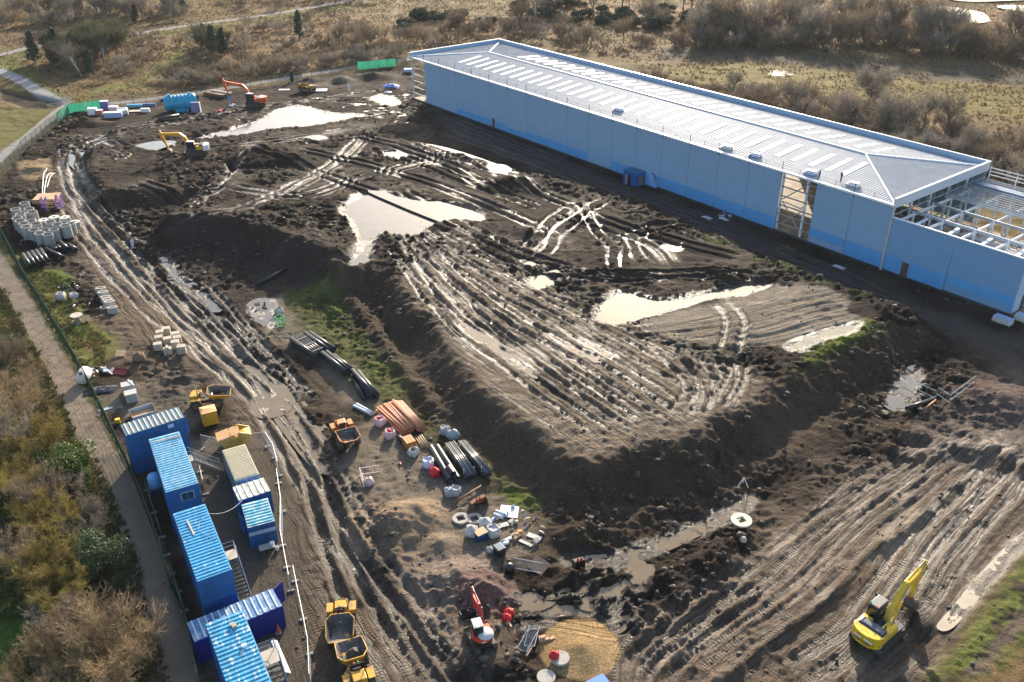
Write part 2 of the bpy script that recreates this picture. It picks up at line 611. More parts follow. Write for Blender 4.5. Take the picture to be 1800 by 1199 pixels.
# ---- lie of the land: the long flat-topped spoil mound and its neighbours
raise_poly([(-58.83, 142.25), (-47.06, 142.25), (-35.16, 132.42), (-26.42, 124.47), (-18.25, 122.4), (-10.34, 104.01), (-3.43, 89.78), (3.78, 79.82), (8.49, 75.58), (18.15, 79.08), (28.89, 87.28), (38.65, 95.1), (51.01, 105.29), (55.27, 106.27), (55.42, 110.67), (46.07, 119.59), (38.7, 127.91), (32.46, 137.69), (22.94, 153.33), (8.82, 163.92), (-5.78, 173.59), (-19.83, 188.34), (-38.41, 195.65), (-52.3, 184.26), (-55.85, 166.59), (-58.57, 153.92)], 2.9, 5.5)
raise_poly([(-91.42, 188.45), (-83.34, 188.45), (-69.11, 182.85), (-59.71, 188.45), (-54.88, 179.4), (-58.61, 167.64), (-67.61, 161.13), (-77.97, 161.13), (-86, 173.89)], 2.2, 4.0, 0.5)
raise_poly([(-96.99, 213.13), (-81.46, 220.87), (-69.17, 223.01), (-68.31, 209.68), (-79.13, 201.23), (-90.13, 198.99)], 0.6, 3.0, 0.4)
ridge([(-27.46, 123.8), (-21.38, 112.51), (-15.01, 99.75), (-9.75, 90.03)], 1.2, 0.9, C_MUD)
ridge([(-58.41, 141.26), (-48.97, 142.3), (-37.38, 134.31), (-27.59, 126.36)], 4.5, 1.5, C_DARK, 0.35)
# bank below the near edge of the mound, wet berm in front of it
W, d, x_, y_ = sdf([(4.64, 63.23), (9.71, 62.09), (15.4, 64.01), (25.38, 71.14), (32.35, 76.83), (31.53, 78.35), (24.27, 74.1), (16.18, 68.94), (8.97, 65.84), (5.01, 65.2)], 6)
TZ[W] -= 0.45 * sstep(-2, 1, d)
ridge([(5.85, 60.76), (8.73, 57.45), (12.03, 59.18), (17.29, 62.24), (23.05, 66.17)], 0.9, 0.55, C_DARK)
ridge([(10.54, 55.45), (15.69, 59.18), (21.28, 63.23)], 0.7, 0.35, C_DARK)
ridge([(16.8, 49.15), (23.84, 54.48), (30.57, 59.89), (33.97, 63.62), (40.11, 68.08), (47.66, 74.86)], 0.55, 0.45, C_DARK)
ridge([(40.38, 90.03), (43.82, 84.3), (48.44, 82.61), (52.43, 79.91)], 1.4, 0.7, C_MUD)
ridge([(40.42, 86.03), (43.04, 80.44), (47.95, 79.91)], 1.0, 0.5, C_MUD)
ridge([(52.46, 84.3), (54.21, 80.98), (56.5, 77.84)], 1.6, 0.8, C_MUD)
heap((60.65, 90.91), 5.0, 1.0, (0.105, 0.072, 0.058), rx=7)
raise_poly([(35, 49.15), (38.89, 52.61), (48.54, 62.09), (58.51, 70.25), (64.72, 62.09), (38.77, 35.08), (28.76, 39.2)], 0.9, 2.0, 0.5)

# ---- ground colours inside the site
region([(-30.54, 126.87), (-18.86, 126.87), (-10.7, 108.01), (-3.54, 93.13), (3.9, 82.75), (8.76, 78.33), (18.74, 81.97), (29.85, 90.53), (52.54, 108.68), (58.06, 104.76), (42.6, 89.26), (25.96, 74.42), (12.74, 65.56), (3.35, 66.38), (-6.29, 78.95), (-15.04, 94.48), (-24.27, 115.92)], (0.080, 0.058, 0.040), wet=0.25, soft=1.5, noise=1.5, strength=0.8)
region([(-61.44, 143.38), (-47.92, 144.69), (-31.38, 131.27), (-26.59, 124.76), (-30.7, 118.76), (-42.1, 116.85), (-54.45, 131.27)], (0.052, 0.041, 0.033), wet=0.2, soft=1.5, noise=1.5, strength=0.7)
region([(-18.41, 123.84), (-12.79, 130.36), (0, 121.78), (12.52, 107.07), (21.91, 97.76), (30.07, 92.22), (28.84, 87.13), (18.12, 78.94), (8.47, 75.45), (3.16, 80.22), (-3.42, 89.62), (-10.32, 103.82)], C_DRY, wet=0.4, soft=1.5, noise=2.0)
region([(15.43, 105.11), (22.31, 109.61), (31.97, 113.69), (39.62, 117.82), (46.36, 117.82), (50.2, 109.61), (46.4, 105.43), (37.35, 100.72), (33.9, 98.93), (25.25, 99.97), (18.89, 102.26)], (0.175, 0.145, 0.108), wet=0.4, soft=1, noise=1)
region([(-97.03, 182.09), (-89.4, 178.35), (-79.92, 158.4), (-64.3, 136.98), (-48.02, 116.09), (-35.29, 99.75), (-26.24, 89.04), (-19.46, 77.84), (-13.92, 65.2), (-7, 55.12), (-2.33, 49.15), (-2.24, 45.86), (-16.14, 45.86), (-19.01, 55.12), (-26.13, 76.83), (-34.53, 89.04), (-42.79, 99.75), (-51.02, 105.84), (-57.57, 112.51), (-69.09, 130.13), (-80.29, 147.06), (-91.22, 167.88)], (0.090, 0.066, 0.046), wet=0.45, soft=2, noise=2.5)
region([(-61.68, 112.51), (-57.57, 123.8), (-47.7, 112.51), (-42.79, 99.75), (-44.6, 94.17), (-52.55, 99.75)], C_DRY, wet=0.2, soft=2, noise=2)
region([(-49.84, 92.85), (-44.56, 98.31), (-40.78, 96.9), (-36.6, 89.04), (-37.49, 83.17), (-45.14, 86.03), (-49.03, 89.04)], (0.115, 0.095, 0.072), wet=0.1, soft=1.2, noise=1)
region([(-37.49, 83.17), (-27.89, 84.3), (-22.23, 70.25), (-18.29, 57.79), (-15.24, 45.86), (-23.31, 45.86), (-28.01, 55.12), (-34.52, 70.25)], (0.095, 0.078, 0.060), wet=0.15, soft=1.0, noise=0.8)
region([(8.98, 50.24), (14.21, 56.44), (23.2, 64.4), (35.44, 74.86), (47.81, 84.3), (55.52, 86.62), (60.93, 86.62), (55.59, 70.25), (34.54, 49.15), (26.89, 45.86), (8.96, 45.86)], (0.096, 0.069, 0.047), wet=0.35, soft=2, noise=3)
region([(10.55, 51.41), (20.92, 59.18), (33.94, 70.25), (47.31, 79.91), (40.96, 70.25), (27.3, 57.79), (16.33, 49.15)], (0.112, 0.080, 0.057), wet=0.35, soft=3, noise=3, strength=0.8)
region([(-38.75, 116.09), (-34.54, 119.85), (-27.31, 109.1), (-19.1, 96.9), (-12.07, 85.45), (-6.39, 79.91), (-2.42, 73.91), (3.4, 66.82), (2.18, 63.23), (-5.39, 62.09), (-7.67, 63.62), (-15.21, 70.25), (-18.83, 77.84), (-17.78, 87.82), (-25.53, 99.75), (-32.97, 105.84)], C_GRIT, wet=0.25, soft=1.5, noise=1.5)
region([(-16.67, 72.05), (-8.33, 72.05), (-3.24, 62.09), (-1.05, 59.18), (0, 51.41), (-1.87, 49.15), (-7, 55.12), (-11.87, 62.09), (-15.28, 66.82)], (0.175, 0.135, 0.100), wet=0.2, soft=1.5, noise=1.5)
region([(46.48, 84.3), (67.57, 99.75), (58.82, 79.91), (49.77, 76.83)], (0.11, 0.085, 0.07), soft=3, noise=2)
region([(-106.46, 184), (-100.91, 187.94), (-94.32, 174.74), (-97.1, 171.94), (-101.35, 174.74)], (0.235, 0.165, 0.095), wet=0.1, soft=0.8, noise=0.6)
region([(-20.61, 228.2), (12.24, 184), (36.65, 152.55), (49.22, 134.63), (58.72, 119.85), (70.64, 105.84), (66.84, 98.31), (55.27, 115.18), (44.22, 130.13), (28.88, 149.76), (5.96, 178.35), (-13.3, 202.92)], (0.062, 0.052, 0.045), wet=0.3, soft=2, noise=2)

W, d, x_, y_ = sdf([(8.98, 50.24), (14.21, 56.44), (23.2, 64.4), (35.44, 74.86), (47.81, 84.3), (64.32, 86.62), (55.59, 70.25), (34.54, 49.15), (8.96, 45.86)], 4)
paint(sstep(0.58, 0.72, fbm(x_ * 0.7 + y_ * 0.7, (y_ - x_) * 2.0, 5, 4, 91)) * sstep(-1, 2, d) * 0.75, W, (0.21, 0.165, 0.12), 0.5)
# ---- grass inside the site
region([(-83.4, 135.8), (-77.39, 130.13), (-71.82, 127.96), (-65.63, 119.85), (-61.68, 112.51), (-55.58, 107.45), (-53.34, 102.73), (-54.43, 99.75), (-52.69, 92.85), (-48.41, 86.62), (-51.44, 91.55), (-56.71, 98.6), (-62.53, 106.48), (-68.83, 115), (-75.37, 123.6), (-87.43, 140.62)], (0.122, 0.118, 0.036), wet=0.0, soft=0.8, noise=1.2)
region([(-77.39, 130.13), (-72.01, 128.39), (-68.2, 123.8), (-66.93, 119.85), (-70.4, 121.8)], (0.085, 0.112, 0.024), wet=0.0, soft=0.8, noise=1)
region([(-62.59, 110.44), (-60.95, 110.78), (-56.77, 107.45), (-57.3, 105.84), (-59.79, 106.16)], (0.078, 0.108, 0.022), wet=0.0, soft=0.5, noise=0.6)
region([(-59.4, 106.16), (-57.04, 106.16), (-55.91, 103.96), (-57.88, 103.49)], (0.16, 0.10, 0.04), wet=0.0, soft=0.5, noise=0.4)
def grass_patches(poly, col, thr=0.45, wl=2.2, soft=1.5):
 W, d, x, y = sdf(poly, soft * 3)
 n = fbm(x, y, wl, 3, 61)
 m = sstep(-soft, soft, d + soft * (2 * N_mid[W] - 1)) * sstep(thr - 0.06, thr + 0.08, n)
 paint(m, W, col, 0.0, 0.3)
 TZ[W] += 0.14 * m * N_fine[W]
grass_patches([(-34.89, 121.41), (-30, 123.2), (-25.91, 119.85), (-20.64, 107.45), (-15.43, 96.9), (-11.98, 91.55), (-8.63, 84.3), (-3.2, 79.91), (2.67, 71.59), (0, 72.05), (-6.31, 78.35), (-11.64, 84.53), (-15.96, 89.66), (-21.17, 98.31), (-26.54, 105.05), (-32.41, 112.16)], (0.070, 0.070, 0.026), 0.30)
grass_patches([(-33.23, 121.8), (-28.16, 122.79), (-20.64, 107.45), (-12.82, 92.85), (-14.8, 91.55), (-23.28, 104.27), (-29.61, 112.51)], (0.084, 0.094, 0.028), 0.5)
grass_patches([(35.37, 94.93), (38.19, 98.49), (43.07, 102.26), (49.19, 106.74), (49.59, 104.62), (44.82, 100.72), (38.58, 94.93), (35.15, 92.88)], (0.105, 0.128, 0.020), 0.3)
grass_patches([(32.68, 138.37), (39.45, 130.59), (47.71, 121.66), (54.08, 113.11), (55.65, 108.76), (52.97, 110.12), (45.65, 117.74), (37.65, 126.85), (31.99, 134.74)], (0.060, 0.065, 0.022), 0.42)
grass_patches([(-0.6, 73.16), (0.9, 73.44), (1.78, 71.59), (0, 71.59)], (0.09, 0.12, 0.02), 0.3)
grass_patches([(34.54, 49.15), (39.45, 53.85), (44.64, 58.48), (50.21, 63.23), (55.68, 65.2), (47.52, 55.12), (40.14, 49.15)], (0.098, 0.110, 0.028), 0.38)
region([(36.87, 49.15), (40.07, 52), (45.85, 56.77), (49.68, 59.18), (48.58, 57.11), (44.7, 54.48), (40.09, 50.53), (38.5, 49.15)], (0.11, 0.085, 0.06), soft=0.4, noise=0.4)
# ---- beyond the fence: verge, path, rough grass
region([(-102.62, 152.55), (-89.55, 143.65), (-75.37, 123.6), (-68.83, 115), (-62.53, 106.48), (-56.71, 98.6), (-51.44, 91.55), (-46.04, 83.17), (-41.37, 76.33), (-38.69, 72.05), (-34.52, 65.2), (-31.37, 59.46), (-28.68, 55.64), (-25.58, 49.15), (-22.72, 43.83), (-30.58, 43.83), (-36.4, 49.15), (-70.21, 70.25)], (0.105, 0.105, 0.036), wet=0.0, soft=0.4, noise=0.8)
region([(-86.14, 125.85), (-77.72, 119.85), (-70.7, 110.78), (-63.06, 99.75), (-57.08, 91.55), (-49.69, 80.98), (-44.52, 73.91), (-42.71, 70.25), (-64.36, 70.25), (-86.34, 105.84)], (0.170, 0.118, 0.062), soft=0.8, noise=1.5)
region([(-64.36, 70.25), (-43.75, 72.05), (-38.42, 65.2), (-33.27, 55.12), (-29.64, 49.15), (-26.21, 43.83), (-43.69, 43.83)], (0.075, 0.062, 0.032), soft=1, noise=1.5)
region([(-57.72, 66.82), (-49, 65.2), (-43.79, 57.79), (-39.11, 49.15), (-36.26, 43.83), (-48.05, 43.83)], (0.045, 0.085, 0.018), soft=0.6, noise=0.5)
strip([(-97.56, 147.06), (-88.29, 136.98), (-77.46, 122.99), (-70.16, 113.39), (-64.3, 105.52), (-59.18, 98.45), (-55.67, 93.64), (-50.78, 86.62), (-43.91, 77.13), (-41.67, 73.91), (-39.06, 69.54), (-34.82, 63.23), (-32.6, 58.48), (-28.82, 52), (-26.42, 47.44)], 2.9, C_PATH, wet=-0.85, soft=0.25, noise=0.35, z=0.02)
region([(-46.78, 79.39), (-43.8, 79.91), (-28.72, 55.77), (-24.68, 47.44), (-28.11, 47.44), (-34, 57.79), (-42.26, 72.05)], (0.135, 0.120, 0.098), soft=0.5, noise=0.5, strength=0.75)  # shade on the path painted in as a greyer, darker colour
strip([(-106.52, 167.88), (-111.52, 186.74), (-113.04, 202.92), (-116.07, 227.09), (-114.9, 230.46), (-107.35, 231.61), (-94.9, 238.68), (-79.53, 249.37), (-66.22, 260.94), (-51.65, 272.72), (-42.38, 280.57), (-32.45, 287.15), (-20.25, 294.01)], 2.9, C_TARMAC, wet=-0.85, z=0.05)
strip([(-169.52, 280.57), (-165.27, 293.14), (-160.67, 306.75), (-149.68, 321.54), (-136.48, 328.89), (-118.33, 349.27), (-100.91, 365.47), (-73.22, 400.82), (-53.35, 441.19)], 3.6, C_TARMAC, wet=-0.85, z=0.05)
strip([(-167.7, 283.83), (-153.42, 269.69), (-144.03, 260.94), (-133.61, 249.37), (-125.3, 239.9), (-117.48, 231.61)], 4.2, (0.25, 0.245, 0.24), wet=-0.85, z=0.1)
strip([(-74.01, 405.49), (-50.24, 413.49)], 2, C_TARMAC)
strip([(-45.83, 345.72), (-47.03, 370.74), (-49.52, 407.07)], 1.2, C_STRAW)
# ditch by the little bridge
W, d, x_, y_ = sdf([(-143.16, 249.37), (-129.72, 241.12), (-120.84, 235.1), (-118.76, 230.46), (-127.94, 231.03), (-138.37, 239.9)], 4)
TZ[W] -= 1.0 * sstep(-2, 1, d)
paint(sstep(-1.5, 1, d), W, (0.05, 0.04, 0.028))

# ---- how churned each place is
calm([(-97.03, 182.09), (-89.4, 178.35), (-79.92, 158.4), (-64.3, 136.98), (-48.02, 116.09), (-35.29, 99.75), (-26.24, 89.04), (-19.46, 77.84), (-13.92, 65.2), (-7, 55.12), (-2.24, 45.86), (-16.14, 45.86), (-19.01, 55.12), (-26.13, 76.83), (-34.53, 89.04), (-42.79, 99.75), (-57.57, 112.51), (-69.09, 130.13), (-80.29, 147.06)], 0.22)
calm([(-82.54, 136.98), (-54.95, 105.84), (-45.1, 91.55), (-37.49, 83.17), (-27.89, 84.3), (-22.23, 70.25), (-15.24, 45.86), (-25.55, 45.86), (-46.48, 84.3)], 0.12)
calm([(-18.22, 122.18), (-12.79, 130.36), (0, 121.78), (12.52, 107.07), (21.91, 97.76), (30.07, 92.22), (28.84, 87.13), (18.12, 78.94), (8.47, 75.45), (3.16, 80.22), (-3.42, 89.62), (-10.32, 103.82)], 0.3)
calm([(14.61, 104.62), (22.31, 109.61), (31.97, 113.69), (39.62, 117.82), (46.36, 117.82), (51.96, 107.91), (43.82, 102.26), (36.72, 98.49), (25.25, 99.97)], 0.12)
calm([(8.98, 50.24), (14.21, 56.44), (23.2, 64.4), (35.44, 74.86), (47.81, 84.3), (64.32, 86.62), (42.58, 45.86), (8.96, 45.86)], 0.28)
calm([(-38.75, 116.09), (-34.54, 119.85), (-19.1, 96.9), (-6.39, 79.91), (3.4, 66.82), (2.18, 63.23), (-7.67, 63.62), (-18.83, 77.84), (-25.53, 99.75)], 0.25)
calm([(-21.05, 233.92), (12.57, 189.96), (37.51, 156.9), (50.26, 138.18), (60.23, 123.8), (72.29, 109.1), (69.06, 89.04), (55.27, 115.18), (44.22, 130.13), (28.88, 149.76), (5.86, 174.74), (-12.81, 194.12)], 0.2)
calm([(-113.33, 228.2), (-35.05, 278.17), (-27.07, 233.92), (-44.15, 228.2), (-70.65, 228.2), (-99.74, 202.92)], 0.4)
_cl = 0.62 * (N_clod - 0.55) * (0.35 + N_mid) + 0.36 * (N_blob - 0.5) + 0.16 * (N_fine - 0.5)
def calm_line(line, width, k=0.2):
 line = smooth_line(line)
 W = window(line, width + 3)
 d, _ = seg_dist(X[W], Y[W], line, False)
 ROUGHM[W] *= 1 - (1 - k) * (1 - sstep(width * 0.4, width * 0.8, d + 1.2 * (N_mid[W] - 0.5)))
MORE = [[(-56.02, 179.8), (-41.05, 170.62), (-27.96, 159.03), (-20.99, 154.46)], [(-46.3, 184.58), (-30.12, 173.89), (-15.28, 161.92), (0, 145.69), (7.54, 135.49)], [(-54.21, 160.61), (-40.2, 155.96), (-31.96, 163.83), (-20.89, 174.2), (-12.14, 183.7)],
  [(-58.64, 141.42), (-49.08, 149.47), (-41.41, 161.45), (-35.62, 178.83), (-33.25, 195.14)], [(-4.55, 170.32), (6.34, 155.69), (17.6, 141.72), (27.88, 133.12), (35.91, 127.47)], [(-38.61, 196.68), (-24.45, 185.23), (-11.42, 170.92), (-4.27, 157.76)], [(-94.48, 200.22), (-80.56, 190.7), (-64.12, 194.93), (-50.35, 202.49), (-35.84, 212.06)], [(-73.55, 165.08), (-61.5, 158.77), (-53.49, 165.08)], [(24.63, 124.27), (22.31, 133.12), (15.53, 140.44), (6, 145.69)]]
for _l in MORE:
 calm_line(_l, 5.0)
ROUGHM *= 0.55 + 0.75 * sstep(0.35, 0.62, fbm(X, Y, 16, 2, 70))
TZ += ROUGHM * _cl * 1.75 + S * 0.07 * (N_sm - 0.5) + S * 0.035 * (N_fine - 0.5)
TZ += (1 - S) * far * (0.22 * (N_sm - 0.5) + 0.10 * (N_fine - 0.5)) * sstep(500, 250, Y)

# ---- heaps
heap((-12.03, 68.08), 4.2, 1.6, (0.185, 0.135, 0.090), rx=5.2, rz=0.3)
heap((-9.61, 69.81), 3.0, 1.3, (0.225, 0.165, 0.110), rx=4.2)
heap((-6.96, 65.2), 2.4, 1.0, (0.185, 0.140, 0.100))
heap((-5.29, 60.25), 4.0, 1.3, (0.185, 0.145, 0.112), rx=4.8, rz=-0.3)
heap((-2.6, 58.48), 3.0, 1.2, (0.150, 0.098, 0.082), rx=3.4)
heap((-104.16, 213.42), 4.0, 2.2, (0.060, 0.042, 0.030), rx=6.5)
heap((-49.08, 257.44), 4.0, 2.4, (0.120, 0.098, 0.070), rx=5.0)
heap((-40.66, 261.65), 4.0, 1.8, (0.050, 0.042, 0.034), rx=8.5)
heap((-58.08, 257.44), 3.0, 1.2, (0.045, 0.036, 0.030), rx=5)
heap((-51.3, 179.4), 9.0, 2.3, C_DARK, rx=7.5, sharp=0.8, jit=0.5)
heap((1.09, 161.53), 5.5, 2.0, C_DARK, rx=9)
heap((2.86, 137.69), 3.2, 0.9, C_DARK, rx=4)
heap((-44.17, 174.5), 5, 1.3, C_DARK, rx=6)
heap((34.77, 55.77), 2.6, 1.2, (0.055, 0.042, 0.033))
heap((6.22, 67.1), 2.6, 0.9, C_MUD, rx=3.5)
heap((-42.4, 95.79), 1.2, 0.55, (0.09, 0.072, 0.055), rx=4.5, rz=0.25)
heap((-42.72, 92.85), 1.2, 0.5, (0.09, 0.072, 0.055), rx=3.6, rz=-0.25)
heap((52.78, 109.61), 4, 0.8, C_DARK, rx=6)
heap((-100.13, 178.35), 3.4, 0.9, None, rx=5.5)
heap((-49.61, 100.93), 0.9, 0.6, (0.10, 0.07, 0.045))

# ---- wheel and crawler ruts
rut([(-101.07, 196.26), (-93.21, 178.35), (-80.37, 156.9), (-65.26, 136.98), (-51.81, 119.85), (-38.37, 102.73), (-28.31, 89.04), (-21.34, 77.84), (-15.85, 66.82), (-9.14, 56.44), (-3.66, 47.44)], depth=0.24, cleat=0.02)
rut([(-96.96, 193.28), (-91.19, 178.35), (-78.84, 158.4), (-63.3, 138.18), (-49.22, 119.85), (-36.07, 102.73), (-25.98, 87.82), (-19.42, 75.84), (-13.15, 63.62), (-6.41, 53.85), (-2.29, 47.44)], depth=0.26, seed=3, cleat=0.02)
rut([(-95.32, 185.95), (-84.17, 164.62), (-69.1, 141.87), (-50.55, 116.09), (-40.68, 102.73), (-31.71, 91.55), (-24.07, 78.86), (-17.69, 67.66), (-11.33, 57.79), (-6.07, 49.15)], depth=0.18, seed=5)
rut([(-90.09, 167.88), (-77.24, 147.06), (-65.41, 130.13), (-53.92, 116.09), (-41.44, 102.73), (-33.81, 94.17)], depth=0.16, seed=8)
rut([(-27.01, 87.82), (-20.59, 73.91), (-16.44, 63.62), (-13.01, 55.12), (-9.6, 47.44)], depth=0.22, seed=9, cleat=0.03)
rut([(-22.06, 79.91), (-19.31, 70.25), (-16.18, 62.09), (-11.83, 53.85), (-8.23, 47.44)], depth=0.2, seed=11, cleat=0.02)
ruts([(-54.55, 127.96), (-40.16, 109.1), (-26.24, 89.04)], [(-46.95, 123.8), (-35.32, 105.84), (-23.72, 90.28)], 4, depth=0.22)
rut([(-92.38, 178.35), (-98.23, 193.28), (-94.92, 207.58), (-80.13, 216.44), (-65.95, 227.09), (-43.53, 242.98), (-28.31, 246.14)], depth=0.2, seed=2)
rut([(-94.68, 187.94), (-94.84, 200.66), (-82.66, 211.44), (-68.46, 220.07)], depth=0.2, seed=4)
rut([(-75.28, 152.84), (-64.68, 149.46), (-57.95, 154.29), (-56.18, 166.73), (-54.63, 182.86), (-42.65, 190.06), (-25.66, 195.13)], depth=0.3, seed=6)
rut([(-81.02, 161.4), (-68.93, 146.92), (-58.65, 149.64), (-54.74, 161.4)], depth=0.25, seed=7)
TOPP = [(-27.19, 153.92), (-21.09, 155.42), (-9.41, 135.25), (5.13, 119.98), (19.37, 105.61), (30.5, 91.06), (18.81, 79.29), (8.53, 76.18), (3.17, 80.36), (-3.43, 89.78), (-10.34, 104.01), (-18.44, 124.05)]
streaks(TOPP, [(-18.56, 132.89), (16.14, 82.58)], 0.07, 0.8, 14, 1)
streaks(TOPP, [(-16.94, 135.25), (20.36, 88.51)], 0.05, 0.5, 14, 2)
ruts([(-27.19, 153.92), (-20.7, 135.25), (-11.53, 114.26), (4.07, 88.51), (11.23, 78.76)], [(-21.09, 155.42), (-9.28, 132.89), (5.07, 118.02), (19.14, 104.01), (29.49, 89.78)], 6, depth=0.12, wet=0.72, w=0.3)
ruts([(-20.38, 132.65), (-9.39, 107.07), (0, 92.22), (8.76, 79.15)], [(-12.79, 130.36), (0, 110.48), (12.86, 94.93), (21.47, 83.57)], 3, depth=0.18, wet=0.8, w=0.36)
rut([(-28.09, 160.05), (-13.77, 142.78), (-3.66, 130.59), (5.2, 121.99), (17.11, 119.98), (30.33, 121.99), (38.24, 119)], depth=0.34, seed=12)
rut([(-21.61, 160.05), (-7.75, 140.19), (1.8, 128.35), (12.97, 121.58), (25.86, 121.18), (36.31, 118.02)], depth=0.36, seed=13)
rut([(4.49, 127.47), (8.13, 137.93), (13.2, 148.44), (16.9, 155.69)], depth=0.34, seed=14, wob=1.1)
rut([(2.26, 128.57), (5.82, 140.44), (11.43, 152.72)], depth=0.3, seed=15, wob=1.1)
rut([(16.5, 122.2), (16.27, 133.12), (13.79, 143.03), (11.53, 154.19)], depth=0.3, seed=16, wob=1.1)
rut([(20.24, 124.27), (19.8, 135.49), (26.21, 140.44), (33.46, 133.12)], depth=0.26, seed=17, wob=1.1)
rut([(-25.49, 194.47), (-14.33, 180.11), (-4.57, 170.92), (0, 167.46)], depth=0.3, seed=18)
rut([(-31.56, 183.7), (-18.57, 174.2), (-6.5, 160.61), (6.1, 148.7)], depth=0.3, seed=20)
for _i, _l in enumerate(MORE):
 rut(_l, depth=0.26, w=0.45, wet=0.85, seed=40 + _i)
 rut([(p[0] + 1.3, p[1] - 0.9) for p in _l], depth=0.16, w=0.35, wet=0.7, seed=60 + _i)
ruts([(15.2, 103.04), (27.39, 107.07), (41.09, 114.06), (48.27, 115.91)], [(25.25, 99.97), (34.36, 100.72), (42.29, 104.62), (50.69, 108.76)], 5, depth=0.09, wet=0.3, cleat=0.03, wob=0.15)
rut([(29.18, 114.06), (30.52, 107.07), (29.13, 100.72), (26.73, 96.33)], depth=0.35, gauge=2.4, w=0.5, seed=21)
ruts([(17.18, 100.72), (20.54, 89.62), (18.04, 82.43)], [(31.06, 96.33), (29.37, 92.22), (24.97, 84.73)], 4, depth=0.22)
FIELD = [(8.98, 50.24), (14.21, 56.44), (23.2, 64.4), (35.44, 74.86), (47.81, 84.3), (55.52, 86.62), (64.32, 86.62), (55.59, 70.25), (34.54, 49.15), (26.89, 45.86), (8.96, 45.86)]
streaks(FIELD, [(12.07, 52), (41.06, 76.83)], 0.05, 0.7, 10, 3, force=0.5)
streaks(FIELD, [(16.44, 49.66), (49.77, 76.83)], 0.04, 0.5, 10, 4, force=0.5)
streaks([(-97.03, 182.09), (-89.4, 178.35), (-79.92, 158.4), (-64.3, 136.98), (-48.02, 116.09), (-35.29, 99.75), (-26.24, 89.04), (-19.46, 77.84), (-26.85, 79.91), (-34.53, 89.04), (-42.79, 99.75), (-51.02, 105.84), (-69.09, 130.13), (-80.29, 147.06)], [(-69.1, 141.87), (-29.9, 92.85)], 0.06, 0.7, 10, 5)
streaks([(-27.89, 84.3), (-19.82, 79.91), (-13.92, 65.2), (-7, 55.12), (-2.24, 45.86), (-16.14, 45.86), (-20.5, 62.09)], [(-22.6, 77.84), (-7.56, 50.24)], 0.06, 0.6, 10, 6)
ruts([(8.87, 51.41), (14.11, 55.77), (21.41, 61.35), (30.04, 68.94), (39.19, 76.83), (48.67, 83.17)], [(15.4, 49.15), (20.56, 53.23), (26.79, 57.79), (34.8, 66), (45.22, 74.86), (56.56, 83.17)], 5, depth=0.10, cleat=0.02, wet=0.6)
ruts([(8.23, 47.44), (9.17, 52), (13.1, 55.77), (21.57, 62.09)], [(13.62, 46.91), (13.24, 50.24), (16.27, 53.85), (24.62, 61.35)], 3, depth=0.2, cleat=0.045)
ruts([(21, 49.15), (28.8, 54.48), (37.26, 63.62), (48.88, 74.86), (59.19, 83.17)], [(26.51, 47.44), (38.12, 57.79), (44.54, 65.2), (53.91, 73.91), (60.74, 79.91)], 4, depth=0.09, cleat=0.02)
ruts([(-1.04, 58.48), (3.09, 57.79), (8.5, 60.61), (13.75, 64.01)], [(-1, 55.12), (3.03, 56.1), (8.44, 54.48), (11.33, 57.79)], 4, depth=0.36, w=0.5)
rut([(7.83, 53.23), (9.64, 56.44), (11.51, 59.18)], depth=0.35, seed=23, w=0.5)
ruts([(-14.26, 220.07), (12.24, 184), (36.65, 152.55), (51.22, 131.9), (60.86, 112.51)], [(-15.96, 202.92), (7.15, 178.35), (28.67, 148.4), (44.22, 130.13), (55.27, 115.18)], 3, depth=0.14)
ruts([(-72.19, 233.92), (-46.64, 242.98), (-27.99, 242.98)], [(-72.66, 214.92), (-46.56, 209.98), (-28.52, 220.07)], 2, depth=0.2)

# ---- hollows that hold water (level is the water surface)
PUDDLES = []
def puddle(poly, level, depth=0.25, soft=1.2, grow=0.8, name='puddle', tint=0, flat=0.7):
 poly = smooth_poly(poly)
 W, d, x, y = sdf(poly, soft * 3)
 dd = d + soft * 0.9 * (2 * N_mid[W] - 1) + soft * 0.5 * (2 * N_blob[W] - 1)
 k = sstep(-soft, soft * 0.6, dd)
 tgt = level - depth * sstep(-0.2, 2.2, dd) + 0.42 * flat * (N_blob[W] - 0.52) + 0.30 * flat * (N_sm[W] - 0.5) + 0.16 * flat * (N_fine[W] - 0.5) + 0.5 * flat * np.clip(N_clod[W] - 0.68, 0, 1)
 TZ[W] = TZ[W] * (1 - k) + (tgt + 0.25 * (TZ[W] - level) * (1 - flat)) * k
 a = ALB[W]
 kk = np.exp(-(np.clip(-dd, 0, 9) / 0.8) ** 2)
 a[..., 3] = np.maximum(a[..., 3], 0.85 * kk)
 PUDDLES.append((poly, level, grow, tint, name))
def standing(poly, level, tint=0, lower=0.0):
 """water that lies only in the ruts of a churned place"""
 if lower:
  W, d, x, y = sdf(poly, 4)
  TZ[W] -= lower * sstep(-2, 1.5, d)
 PUDDLES.append((smooth_poly(poly), level, 0.0, tint, 'rut_water'))
puddle([(-30.79, 148.91), (-28.72, 156.78), (-24.95, 158.93), (-21.1, 155.27), (-16.72, 153.49), (-10.35, 151.75), (-5.89, 148.36), (-5.34, 143.5), (-9.35, 144.55), (-13.53, 141.93), (-15.32, 137.9), (-18.91, 137.41), (-22.34, 138.89), (-22.61, 131.73), (-21.49, 126.84), (-23.97, 124.3), (-27.54, 125.56), (-25.78, 129.03), (-24.9, 134.05), (-27.17, 141.42)], 2.35, 0.3, 1.0)
puddle([(11.16, 107.49), (12.91, 113.03), (16.68, 115.97), (21.19, 113.76), (26.22, 115.23), (32.51, 117.49), (37.96, 119.03), (35.95, 116.35), (29.66, 113.39), (23.72, 110.21), (18.08, 107.49), (14.26, 105.52)], 2.55, 0.35, 0.9, tint=1)
